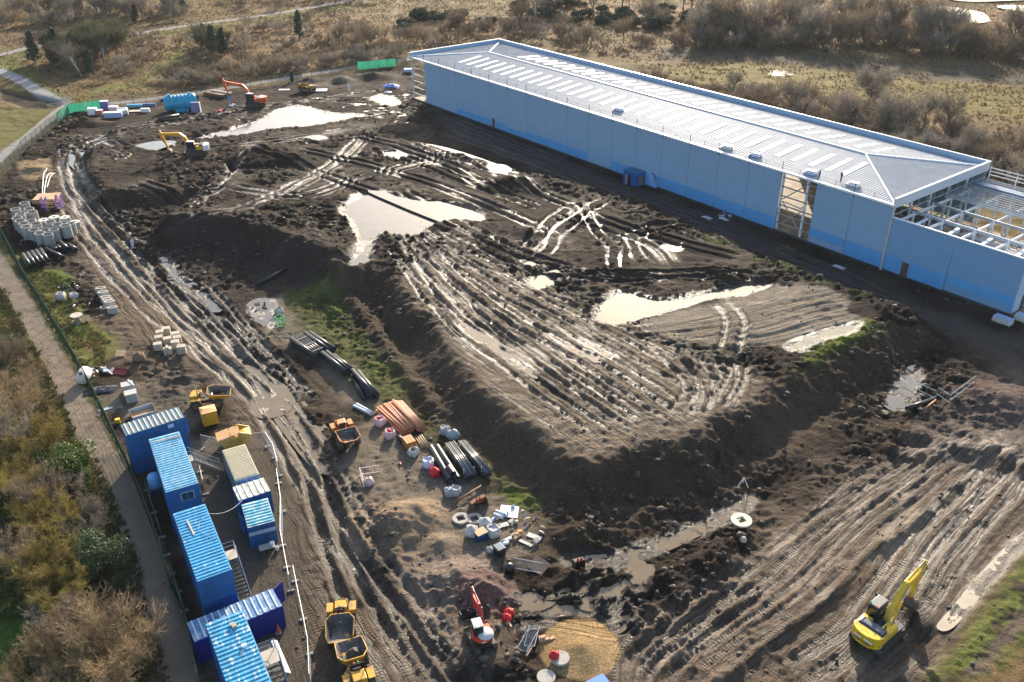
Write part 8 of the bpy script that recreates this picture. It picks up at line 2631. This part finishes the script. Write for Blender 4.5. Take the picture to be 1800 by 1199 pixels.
def bare_meshes(seed, H, Rr, stems, n1, n2, n3, tm, cm, lean=0.9, tw=0.02, single=False):
 rng = np.random.default_rng(seed)
 a = np.linspace(0, 2 * np.pi, stems, endpoint=False) + rng.uniform(-.3, .3, stems)
 tr = MB()
 if single:
  z0 = H * 0.28
  tr.tube([(0, 0, -0.3), (0.05, 0.03, z0 * 0.6), (0, 0, z0 * 1.4), (0.1, 0.1, H * 0.7)], [H * 0.028, H * 0.022, H * 0.016, H * 0.006], 6)
  base = np.stack([0 * a, 0 * a, rng.uniform(z0, H * 0.55, stems)], 1)
 else:
  base = np.stack([0.15 * Rr * np.cos(a), 0.15 * Rr * np.sin(a), 0 * a - 0.1], 1)
 rr = rng.uniform(0.45, 1.0, stems) * lean
 d = np.stack([Rr * 0.62 * rr * np.cos(a), Rr * 0.62 * rr * np.sin(a), (H * 0.62) * rng.uniform(0.7, 1.05, stems) - (base[:, 2] * 0.55 if single else 0)], 1)
 for b, e in zip(base, d):
  m_ = b + e * 0.55 + rng.normal(size=3) * 0.06 * H
  tr.tube([tuple(b), tuple(m_), tuple(b + e)], [0.012 * H, 0.008 * H, 0.004 * H], 4)
 s1, d1 = grow(rng, base, d, 0.36 * H, n1, 0.45, (0.35, 1.0), 0.3)
 s2, d2 = grow(rng, s1, d1, 0.22 * H, n2, 0.55, (0.25, 1.0), 0.2)
 s3, d3 = grow(rng, s2, d2, 0.12 * H, n3, 0.7, (0.2, 1.0), 0.2)
 V, T, o = [], [], 0
 for s, dd, w_ in ((s1, d1, tw * 1.6), (s2, d2, tw), (s3, d3, tw * 0.7)):
  v, t_ = needles(rng, s, s + dd, w_)
  V.append(v)
  T.append(t_ + o)
  o += len(v)
 return tr.mesh('trunk', tm), np_mesh('crown', np.concatenate(V), np.concatenate(T), cm)
def leafy_mesh(seed, H, Rr, blobs, n, size, cm, tm, flat=0.75, pine=False):
 """leaf-sized faces in uneven clumps"""
 rng = np.random.default_rng(seed)
 P_ = []
 for b in range(blobs):
  if pine:
   h = H * (0.15 + 0.8 * (b + 0.5) / blobs)
   rad = Rr * (1.05 - 0.85 * (h / H)) * rng.uniform(0.6, 1.15)
   a = rng.uniform(0, 6.28)
   c = np.array([rad * 0.6 * math.cos(a), rad * 0.6 * math.sin(a), h])
   br = np.array([rad * 0.55, rad * 0.55, H * 0.10])
  else:
   a, q = rng.uniform(0, 6.28), Rr * 0.72 * math.sqrt(rng.random())
   h = H * (0.3 + 0.55 * rng.random() * (1 - (q / Rr) ** 2))
   c = np.array([q * math.cos(a), q * math.sin(a), h])
   br = np.array([1, 1, flat]) * Rr * rng.uniform(0.22, 0.42)
  u = rng.normal(size=(n // blobs, 3))
  u /= np.linalg.norm(u, axis=1)[:, None]
  u *= (rng.uniform(0.45, 1.0, (len(u), 1))) ** 0.5
  p = c + u * br
  p = p[p[:, 2] > 0.05]
  P_.append(p)
 p = np.concatenate(P_)
 d = rng.normal(size=p.shape)
 d /= np.linalg.norm(d, axis=1)[:, None]
 v, t_ = needles(rng, p, p + d * size * rng.uniform(0.7, 1.4, (len(p), 1)), size * 0.38)
 tr = MB()
 tr.tube([(0, 0, -0.3), (0.06 * Rr, 0, H * 0.4), (0, 0.05 * Rr, H * 0.85)], [0.03 * H, 0.022 * H, 0.006 * H], 5)
 for k in range(6):
  a = k * 1.05
  tr.tube([(0, 0, H * (0.12 + 0.08 * k)), (Rr * 0.5 * math.cos(a), Rr * 0.5 * math.sin(a), H * (0.3 + 0.08 * k))], [0.015 * H, 0.004 * H], 4)
 return tr.mesh('trunk', tm), np_mesh('crown', v, t_, cm)
M_BARK = mat('bark_grey', (0.15, 0.125, 0.10), 0.9, var=0.2)
M_BIRCH = mat('bark_birch', (0.55, 0.52, 0.47), 0.8, var=0.2, scale=5)
M_TWTAN = mat('twig_tan', (0.27, 0.20, 0.11), 0.85, rnd=0.22, trans=0.2)
M_TWBRN = mat('twig_brown', (0.21, 0.160, 0.105), 0.85, rnd=0.3, trans=0.2)
M_TWGRY = mat('twig_grey', (0.26, 0.22, 0.17), 0.85, rnd=0.25, trans=0.2)
M_TWOLV = mat('twig_olive', (0.26, 0.205, 0.055), 0.85, rnd=0.2, trans=0.25)
M_LFDK = mat('leaf_dark', (0.055, 0.085, 0.030), 0.55, rnd=0.25, trans=0.15)
M_LFGR = mat('leaf_green', (0.085, 0.135, 0.022), 0.55, rnd=0.2, trans=0.25)
M_LFGOR = mat('leaf_gorse', (0.062, 0.070, 0.036), 0.7, rnd=0.3, trans=0.1)
M_LFPINE = mat('needle_pine', (0.055, 0.080, 0.045), 0.7, rnd=0.25, trans=0.1)
def put(name, label, cat, tm, cm, x, y, s=1.0, sz=None, group=None, rz=None, z=None):
 t = thing(name, label, cat, (x, y, gz(x, y) if z is None else z), random.uniform(0, 6.28) if rz is None else rz, group)
 t.scale = (s, s, s * (sz or 1.0))
 inst(tm, 'trunk', t)
 inst(cm, 'crown', t)
 return t
# near shrubs and trees at the left, H and R as grown
NEAR_BR = [bare_meshes(11, 5.0, 4.4, 10, 9, 8, 6, M_BARK, M_TWTAN, tw=0.026), bare_meshes(12, 5.4, 4.4, 10, 9, 8, 6, M_BARK, M_TWBRN, tw=0.026),
     bare_meshes(13, 4.6, 3.8, 8, 8, 8, 6, M_BARK, M_TWGRY, tw=0.028), bare_meshes(14, 3.6, 3.2, 11, 10, 9, 9, M_BARK, M_TWOLV, tw=0.022)]
NEAR_GR = [leafy_mesh(21, 3.4, 3.0, 26, 9000, 0.17, M_LFGR, M_BARK), leafy_mesh(22, 4.4, 3.2, 34, 9000, 0.18, M_LFDK, M_BARK)]
TAN, BRN, GRY, OLV = NEAR_BR
for lb, p, k, s in (('broad tan leafless tree over the rough grass at the left edge', (-59.46, 87.12), TAN, 1.15), ('olive leafless tree just below the broad tan one, nearer the path', (-52.82, 79.7), OLV, 1.25),
     ('grey-tan leafless tree cut by the left edge', (-57.21, 79.17), GRY, 1.25), ('brown leafless thicket above the broad tan tree', (-66.45, 100.16), BRN, 0.75),
     ('pale twiggy thicket nearest the path bend', (-61.34, 96.67), TAN, 0.55), ('grey branching shrub in front of the bright green bush', (-46.45, 71.88), GRY, 0.7),
     ('olive shrub low at the left behind the bright green bush', (-52.18, 73.47), OLV, 0.9), ('small golden shrub below the bright green bush', (-48.83, 69.28), OLV, 0.75),
     ('golden-olive shrub above the dark holly bush', (-45.28, 66.87), OLV, 1.05), ('grey twiggy shrub touching the path verge', (-41.82, 66.62), GRY, 0.8),
     ('large round golden-olive shrub left of the holly', (-42.34, 60.02), OLV, 1.15), ('tall golden-olive shrub below the round one', (-40.04, 56.87), OLV, 0.95),
     ('thin grey bush between the olive and tan shrubs', (-40.13, 54.9), GRY, 0.62), ('brown tangle left of the round golden shrub', (-46.64, 61.97), BRN, 0.7),
     ('tan leafless shrub at the left of the bottom group', (-36.54, 51.45), TAN, 0.95), ('large tan leafless tree nearest the path at the bottom', (-32.38, 50.42), TAN, 1.1),
     ('brown leafless tree between the two tan ones', (-35.29, 52.67), BRN, 0.9), ('tan shrub cut by the bottom edge', (-32.93, 47.51), TAN, 1.0), ('tan shrub in the bottom left corner', (-38.33, 48.14), TAN, 0.8),
     ('brown leafless thicket beyond the lawn edge', (-48.59, 71.14), BRN, 0.8)):
 put('leafless_tree', lb, 'tree', k[0], k[1], p[0], p[1], s)
for lb, p, k, s in (('bright green gorse bush beside the tan path', (-48.41, 76.04), 0, 1.25), ('dark glossy holly bush beside the shaded path', (-38.69, 61.71), 1, 0.95), ('small dark green bush at the left edge by the path', (-67.92, 102.84), 1, 0.62),
     ('low green bush beside the bright gorse', (-46.29, 74.38), 0, 0.65), ('low dark bush on the path edge below the holly', (-35.74, 59.29), 1, 0.4)):
 put('evergreen_bush', lb, 'bush', NEAR_GR[k][0], NEAR_GR[k][1], p[0], p[1], s)
# background kinds
BG_BR = [bare_meshes(31 + i, 5.0, 3.4, 7, 7, 6, 4, M_BARK, m_, tw=0.045) for i, m_ in enumerate((M_TWBRN, M_TWGRY, M_TWBRN))]
BG_TREE = [bare_meshes(41 + i, 7.0, 3.0, 9, 7, 6, 3, M_BARK, m_, tw=0.05, single=True) for i, m_ in enumerate((M_TWGRY, M_TWBRN))]
BG_BIR = bare_meshes(51, 8.0, 2.0, 8, 6, 5, 3, M_BIRCH, M_TWGRY, tw=0.035, single=True)
BG_GOR = [leafy_mesh(61 + i, 2.6, 3.0, 16, 2200, 0.34, M_LFGOR, M_BARK) for i in range(2)]
BG_PIN = [leafy_mesh(71 + i, 8.0, 2.3, 22, 2600, 0.36, M_LFPINE, M_BARK, pine=True) for i in range(2)]
rs = random.Random(5)
def belt(poly, n, kinds, label, group, s0, s1, name, cat, mind=1.5, sz=(0.85, 1.15)):
 xs = [p[0] for p in poly]
 ys = [p[1] for p in poly]
 done, tries = [], 0
 while len(done) < n and tries < n * 60:
  tries += 1
  x, y = rs.uniform(min(xs), max(xs)), rs.uniform(min(ys), max(ys))
  if not bool(inside(np.array([x]), np.array([y]), poly)[0]):
   continue
  if any((x - a) ** 2 + (y - b) ** 2 < mind * mind for a, b in done):
   continue
  done.append((x, y))
  k = rs.choice(kinds)
  put(name, label, cat, k[0], k[1], x, y, rs.uniform(s0, s1), rs.uniform(*sz), group, rs.uniform(0, 6.28), gz(x, y) - 0.1)
back = [(35.74, 255.38), (44.23, 247.42), (64.29, 238.68), (77.86, 232.76), (87.93, 227.09), (98.41, 216.44), (105.98, 202.01), (115.03, 184), (102.08, 155.43), (95.19, 167.88), (78.28, 198.44), (58.13, 224.89), (39.67, 248.72)]
belt(back, 150, BG_BR + BG_BR + BG_TREE[:1], 'leafless brown scrub tree in the belt right behind the warehouse', 'scrub belt behind the warehouse', 0.7, 1.25, 'scrub_tree', 'tree', 1.8)
p = (92.43, 229.07)
put('oak_tree', 'large spreading leafless oak behind the warehouse roof', 'tree', *bare_meshes(81, 8.0, 6.0, 13, 8, 7, 5, M_BARK, M_TWGRY, tw=0.045, single=True), p[0], p[1], 1.15)
belt([(58.05, 322.57), (104.32, 337.68), (133.65, 326.76), (171.2, 304.87), (184.62, 294.89), (170.89, 270.44), (158.92, 280.57), (128.89, 294.01), (95.11, 304.87), (57.07, 304.87)], 150, BG_BR + BG_TREE, 'leafless scrub tree in the long belt across the heath at the right', 'scrub belt across the right heath', 1.0, 1.8, 'scrub_tree', 'tree', 2.2)
belt([(50.29, 310.57), (100.33, 316.47), (97.83, 301.17), (49.98, 295.77)], 26, BG_BR, 'dense leafless hedge bush in the dark strip beyond the roof', 'dark hedge strip beyond the roof', 0.9, 1.4, 'hedge_bush', 'bush', 2.0)
belt([(-67.27, 318.48), (-40.5, 326.76), (0, 337.68), (20.37, 328.89), (54.62, 313.5), (51.28, 292.27), (18.81, 301.17), (0, 316.47), (-32.79, 290.54), (-56.51, 280.57)], 66, BG_BR + BG_TREE[1:], 'leafless scrub bush on the heath behind the far end of the warehouse', 'scrub behind the far end', 0.7, 1.3, 'scrub_bush', 'bush', 2.0)
belt([(-103.8, 259.53), (-82.64, 272.72), (-60.04, 280.57), (-36.63, 292.27), (-33.18, 285.48), (-52.44, 277.38), (-70.38, 264.52), (-84.07, 254.02), (-97.5, 246.14)], 64, BG_BR, 'leafless hedge bush beside the far path and fence', 'hedge along the far path', 0.5, 1.05, 'hedge_bush', 'bush', 1.6)
belt([(-160.32, 290.54), (-148.33, 280.57), (-138.5, 318.48), (-116.11, 328.89), (-109.23, 313.5), (-110.74, 274.26), (-115.86, 252.68), (-133.46, 259.53), (-145.26, 270.44)], 60, BG_BR, 'low leafless bush on the brown slope left of the green track', 'bushes on the brown slope', 0.35, 0.85, 'scrub_bush', 'bush', 2.0)
belt([(-104.79, 299.35), (-100.75, 339.94), (-75.99, 364.18), (-54.12, 351.68), (-48.65, 299.35), (-71, 282.19), (-91.6, 268.19)], 55, BG_BR, 'low leafless bush on the brown heath between the paths', 'bushes between the paths', 0.35, 0.9, 'scrub_bush', 'bush', 2.5)
belt([(-212.16, 385.96), (-175.6, 383.11), (-134.78, 394.75), (-122.46, 359.08), (-149.67, 346.89), (-171.08, 337.68), (-185.53, 333.23)], 62, BG_TREE + BG_BR[1:2], 'bare grey tree in the wood across the top left', 'wood across the top left', 0.9, 1.45, 'wood_tree', 'tree', 2.5)
belt([(-126.27, 407.07), (-70.85, 416.78), (-54.08, 403.92), (-93.65, 383.11), (-112.39, 383.11)], 30, BG_TREE + BG_BR, 'bare tree in the strip above the upper path', 'strip above the upper path', 0.7, 1.2, 'wood_tree', 'tree', 2.5)
belt([(-45.75, 354.11), (-24.59, 364.18), (-4.3, 349.27), (-6.15, 331.05), (-24.74, 333.23), (-41.23, 333.23)], 16, BG_GOR, 'grey-green gorse clump in the left patch beyond the warehouse', 'left gorse patch', 0.9, 1.6, 'gorse_bush', 'bush', 3.0)
belt([(0, 385.96), (24.07, 394.75), (58.93, 385.96), (87.74, 366.78), (80.39, 333.23), (57.04, 328.89), (31.87, 344.55), (4.38, 356.58)], 60, BG_GOR + BG_GOR + BG_TREE[:1], 'grey-green gorse clump in the wide patch beyond the roof ridge', 'wide gorse patch', 0.9, 1.7, 'gorse_bush', 'bush', 3.0)
for lb, p in (('left of two gorse clumps alone on the orange heath', (116.31, 388.85)), ('right of two gorse clumps alone on the orange heath', (124, 385.96))):
 put('gorse_bush', lb, 'bush', *BG_GOR[0], p[0], p[1], 1.9)
PINES = (("63,112", 1.05, 'dark pine standing alone beside the upper path'), ("92,112", 0.95, 'dark pine at the left of the pine clump'), ("105,114", 1.2, 'tallest dark pine of the clump'), ("118,118", 0.8, 'dark pine in the middle of the clump'),
   ("135,112", 1.0, 'dark pine at the right of the clump'), ("160,128", 0.75, 'small pine below the leaning birch'), ("362,85", 0.8, 'grey-green pine left of the green track top'), ("378,100", 1.0, 'grey-green pine in the thicket by the green track'), ("395,98", 0.9, 'grey-green pine at the right of the green track thicket'),
   ("527,70", 1.0, 'single dark pine on the middle heath'), ("240,40", 0.7, 'small green pine at the edge of the top left wood'), ("290,22", 0.9, 'green pine at the right end of the top wood'), ("320,22", 0.95, 'last green pine of the top wood'))
for p, (_, s, lb) in zip([(-147.8, 280.57), (-142.68, 280.57), (-139.67, 278.97), (-136, 275.81), (-135.08, 280.57), (-125.53, 268.19), (-102.06, 303.94), (-95.1, 290.54), (-92.49, 292.27), (-73.8, 318.48), (-142.89, 351.68), (-139.97, 374.78), (-133.09, 374.78)], PINES):
 k = rs.choice(BG_PIN)
 put('pine_tree', lb, 'tree', k[0], k[1], p[0], p[1], s * 1.25, 0.95)
for p, s, lb in (((-127.47, 265.98), 1.1, 'leaning white birch in the pine clump'), ((-126.25, 280.57), 1.0, 'white birch right of the pine clump'), ((-86.33, 345.72), 1.2, 'white birch on the upper heath'), ((-90.89, 316.47), 1.0, 'pale birch by the reddish reeds'), ((-149.69, 385.96), 1.2, 'pale birch in the top left wood'), ((8.55, 346.89), 1.3, 'pale birch in the gorse beyond the roof')):
 t = put('birch_tree', lb, 'tree', *BG_BIR, p[0], p[1], s)
 if 'leaning' in lb:
  t.rotation_euler = (0.0, -0.35, 0.0)
M_TWMOS = mat('twig_moss', (0.115, 0.115, 0.06), 0.9, rnd=0.25, trans=0.15)
BG_MOS = [bare_meshes(91 + i, 6.5, 2.8, 9, 7, 6, 4, M_BARK, M_TWMOS, tw=0.05, single=True) for i in range(2)]
belt([(-146.38, 287.15), (-141.02, 292.27), (-131.7, 301.17), (-124.28, 294.01), (-123.47, 275.81), (-128.92, 268.19), (-137.05, 271.19)], 22, BG_MOS, 'mossy olive-grey tree in the clump around the leaning birch', 'clump around the leaning birch', 0.8, 1.3, 'mossy_tree', 'tree', 2.0)
belt([(-106.75, 308.65), (-98.37, 316.47), (-89.74, 292.27), (-93.59, 280.57), (-98.89, 286.31)], 12, BG_MOS, 'mossy olive-grey tree in the thicket right of the green track', 'thicket right of the green track', 0.7, 1.1, 'mossy_tree', 'tree', 2.0)
# rough grass tufts on the open land
def tufts(name, label, n, poly_list, h, wdt, m_, seed, excl=True, up=0.6):
 rng = np.random.default_rng(seed)
 pts = []
 for poly, share in poly_list:
  xs = [p[0] for p in poly]
  ys = [p[1] for p in poly]
  k = int(n * share)
  x, y = rng.uniform(min(xs), max(xs), k * 4), rng.uniform(min(ys), max(ys), k * 4)
  ok = inside(x, y, poly)
  if excl:
   ok &= ~inside(x, y, SITE)
  x, y = x[ok][:k], y[ok][:k]
  keep = vnoise(x / 6, y / 6, 5) > 0.25
  pts.append(np.stack([x[keep], y[keep]], 1))
 pts = np.concatenate(pts)
 i = np.clip(np.searchsorted(GV, pts[:, 1]), 0, len(GV) - 1)
 u = pts[:, 0] / gw(pts[:, 1])
 j = np.clip(np.searchsorted(GU, u), 0, len(GU) - 1)
 z = TZ[i, j]
 g = ALB[i, j]
 bad = (g[:, 0] > 0.215) & (g[:, 2] > 0.14)
 pts, z = pts[~bad], z[~bad]
 V, T, o = [], [], 0
 base = np.c_[pts, z - 0.03]
 for b in range(4):
  d = rng.normal(size=(len(base), 3)) * 0.5
  d[:, 2] = up + rng.random(len(base)) * 0.5
  v, t_ = needles(rng, base + rng.normal(size=base.shape) * [0.15, 0.15, 0], base + d * h * rng.uniform(0.6, 1.3, (len(base), 1)), wdt)
  V.append(v)
  T.append(t_ + o)
  o += len(v)
 me = np_mesh(name, np.concatenate(V), np.concatenate(T), m_)
 ob = bpy.data.objects.new(name, me)
 COL.objects.link(ob)
 ob['kind'] = 'stuff'
 tag(ob, label, 'grass')
 return ob
M_TUFT = mat('tuft_straw', (0.215, 0.16, 0.085), 0.9, var=0.3, scale=0.15, col2=(0.14, 0.10, 0.052), cover=0.5, trans=0.4)
M_TUFTG = mat('tuft_green', (0.085, 0.092, 0.028), 0.9, var=0.25, scale=0.3, col2=(0.14, 0.11, 0.045), cover=0.4, trans=0.3)
tufts('heath_grass', 'rough straw-coloured grass over the open heath', 34000, [([(-222.83, 407.07), (-77.04, 423.49), (89.88, 423.49), (226.9, 415.13), (216.49, 351.68), (113.32, 167.88), (90.66, 167.88), (69.19, 239.9), (0, 328.89), (-33.23, 294.89), (-80.46, 252.68), (-115.8, 233.92), (-135.17, 252.68), (-170.39, 282.19)], 1.0)], 0.5, 0.15, M_TUFT, 3)
tufts('verge_grass', 'tufted rough grass between the tan path and the shrubs', 16000, [([(-83.26, 123.8), (-77.86, 122.2), (-71.06, 113.21), (-65.17, 105.21), (-60.03, 98.03), (-56.25, 92.85), (-51.2, 86.03), (-44.66, 76.83), (-39.74, 69.37), (-35.75, 63.23), (-33.32, 58.48), (-29.69, 52), (-27.2, 47.44), (-37.65, 45.86), (-51.78, 62.09)], 0.85), ([(-83.5, 136.98), (-76.87, 129.04), (-71.35, 126.9), (-62.09, 112.51), (-55.34, 105.84), (-52.33, 92.85), (-56.9, 99.03), (-62.82, 107.13), (-69.08, 115.54), (-75.66, 124.21)], 0.15)], 0.42, 0.06, M_TUFTG, 4, excl=False)
# loose clods of mud
def clods():
 rng = np.random.default_rng(9)
 n = 10000
 y = 50 + 185 * rng.random(n * 3) ** 1.25
 x = (rng.random(n * 3) * 2 - 1) * gw(y) * 1.1
 i = np.clip(np.searchsorted(GV, y), 0, len(GV) - 1)
 j = np.clip(np.searchsorted(GU, x / gw(y)), 0, len(GU) - 1)
 w_ = ROUGHM[i, j] * (0.35 + N_mid[i, j])
 k = rng.random(len(x)) < w_ * 0.75 + 0.03 * S[i, j]
 x, y, i, j = x[k][:n], y[k][:n], i[k][:n], j[k][:n]
 ok = ALB[i, j, 3] < 0.8
 x, y, i, j = x[ok], y[ok], i[ok], j[ok]
 m = len(x)
 r = (0.06 + 0.24 * rng.random(m) ** 4) * (0.6 + 0.8 * ROUGHM[i, j]) * (0.8 + y / 260)
 c = np.stack([x, y, TZ[i, j] + r * 0.25], 1)
 octv = np.array([[1, 0, 0], [0, 1, 0], [-1, 0, 0], [0, -1, 0], [0, 0, 1], [0, 0, -1]], float)
 octf = np.array([[0, 1, 4], [1, 2, 4], [2, 3, 4], [3, 0, 4], [1, 0, 5], [2, 1, 5], [3, 2, 5], [0, 3, 5]])
 a = rng.uniform(0, 6.28, m)
 v = octv[None] * rng.uniform(0.6, 1.25, (m, 6, 1)) + rng.normal(size=(m, 6, 3)) * 0.18
 ca, sa = np.cos(a)[:, None], np.sin(a)[:, None]
 v = np.stack([v[..., 0] * ca - v[..., 1] * sa, v[..., 0] * sa + v[..., 1] * ca, v[..., 2] * 0.6], -1)
 v = v * r[:, None, None] + c[:, None]
 f = octf[None] + (np.arange(m) * 6)[:, None, None]
 me = np_mesh('mud_clods', v.reshape(-1, 3), f.reshape(-1, 3), mat('clod_mud', (0.062, 0.050, 0.040), 0.9, var=0.45, scale=0.4, col2=(0.11, 0.088, 0.068), cover=0.4, soft=0.2))
 ob = bpy.data.objects.new('mud_clods', me)
 COL.objects.link(ob)
 ob['kind'] = 'stuff'
 tag(ob, 'loose dark clods of churned mud all over the site', 'mud')
clods()


# ================================================================== thin winter haze
hz = MB()
hz.box((0, 380, 26.0), (1700, 1100, 76.0))
hm = bpy.data.materials.new('haze')
hm.use_nodes = True
hn = hm.node_tree
hn.nodes.remove(hn.nodes['Principled BSDF'])
pv = hn.nodes.new('ShaderNodeVolumePrincipled')
pv.inputs['Color'].default_value = (0.86, 0.90, 0.96, 1)
pv.inputs['Density'].default_value = 0.00005
pv.inputs['Anisotropy'].default_value = 0.1
hn.links.new(pv.outputs[0], hn.nodes['Material Output'].inputs['Volume'])
ho = hz.build('haze', hm)
ho['kind'] = 'stuff'
tag(ho, 'thin pale winter haze over the whole site', 'haze')


# ================================================================== clutter on the wing floor
rw = random.Random(8)
for k in range(16):
 a, b = rw.uniform(1.5, XL - 1.5), rw.uniform(2.0, 15.5)
 if 6.0 < a < 8.5 and b < 5:
  continue
 p = bpt(BL + 0.25 + a, b)
 t = thing('floor_pack', 'small pack of materials set down on the planks of the unfinished wing', 'pack', (p[0], p[1], 4.72), rw.uniform(0, 3), 'packs on the wing floor')
 MB().box((0, 0, 0.06), (1.2, 1.0, 0.12)).build('pallet', M_WOOD, t)
 MB().box((0, 0, 0.2 + 0.2 * rw.random()), (rw.uniform(0.5, 1.1), rw.uniform(0.5, 0.9), rw.uniform(0.2, 0.6)), rz=rw.uniform(0, 1)).build('goods', rw.choice([M_WHITE, M_PALE, M_PLY, M_BAGG]), t)
# ================================================================== which one of a row is which
ORDN = ['first', 'second', 'third', 'fourth', 'fifth', 'sixth', 'seventh', 'eighth', 'ninth']
def number(group, text, key):
 g = sorted([o for o in SC.objects if o.get('group') == group], key=key)
 for i, o in enumerate(g):
  o['label'] = ORDN[i] + ' ' + text
kx = lambda o: o.location.x
ky = lambda o: o.location.y
number(GB, 'from the left of the black pipes on top near the fence', kx)
number('lower layer of black pipes near the fence', 'from the left of the lower black pipes near the fence', kx)
number('banded bundle of thin dark pipes', 'from the road of the four thin banded pipes', kx)
number('pipes under the banded bundle', 'from the road of the thick pipes under the banded bundle', kx)
number('splayed terracotta pipes', 'from the left of the splayed upper terracotta pipes', kx)
number('lower terracotta pipes', 'from the left of the terracotta pipes under the splayed ones', kx)
number('straight terracotta pipes', 'from the left of the straight upper terracotta pipes', kx)
number('straight terracotta pipes below', 'from the left of the terracotta pipes under the straight ones', kx)
for r_ in ('one', 'two'):
 w_ = 'nearer the fat pipes' if r_ == 'one' else 'nearer the grass slope'
 number('slim pipes in rack ' + r_, 'from the left of the slim pipes in the rack ' + w_, kx)
 number('lower pipes in rack ' + r_, 'from the left of the lower pipes in the rack ' + w_, kx)
number('timber strips by the pack', 'from the left of the light timber strips by the pack', kx)
number('covered rings at the back of the ring store', 'from the left of the concrete rings with pale cover slabs', kx)
number('row of oval chamber rings', 'from the camera of the oval concrete chamber rings in a row', ky)
for g_, tx in (('fence panels near the cream container', 'from the left of the wire panels round the cream container'), ('fence panels by the light staircase', 'from the left of the wire panels by the light staircase')):
 number(g_, tx, kx)
for g_, tx in (('fence panels beside the short cabins', 'from the camera of the wire panels beside the short cabins'), ('fence panels along the lower road', 'from the camera of the wire panels along the lower road'),
      ('fence panels between the cabin rows', 'from the camera of the wire panels between the cabin rows'), ('fence panels by the grey crates', 'from the camera of the wire panels by the grey crates'), ('fence panels behind the stacked cabins', 'from the camera of the dark wire panels behind the stacked cabins')):
 number(g_, tx, ky)
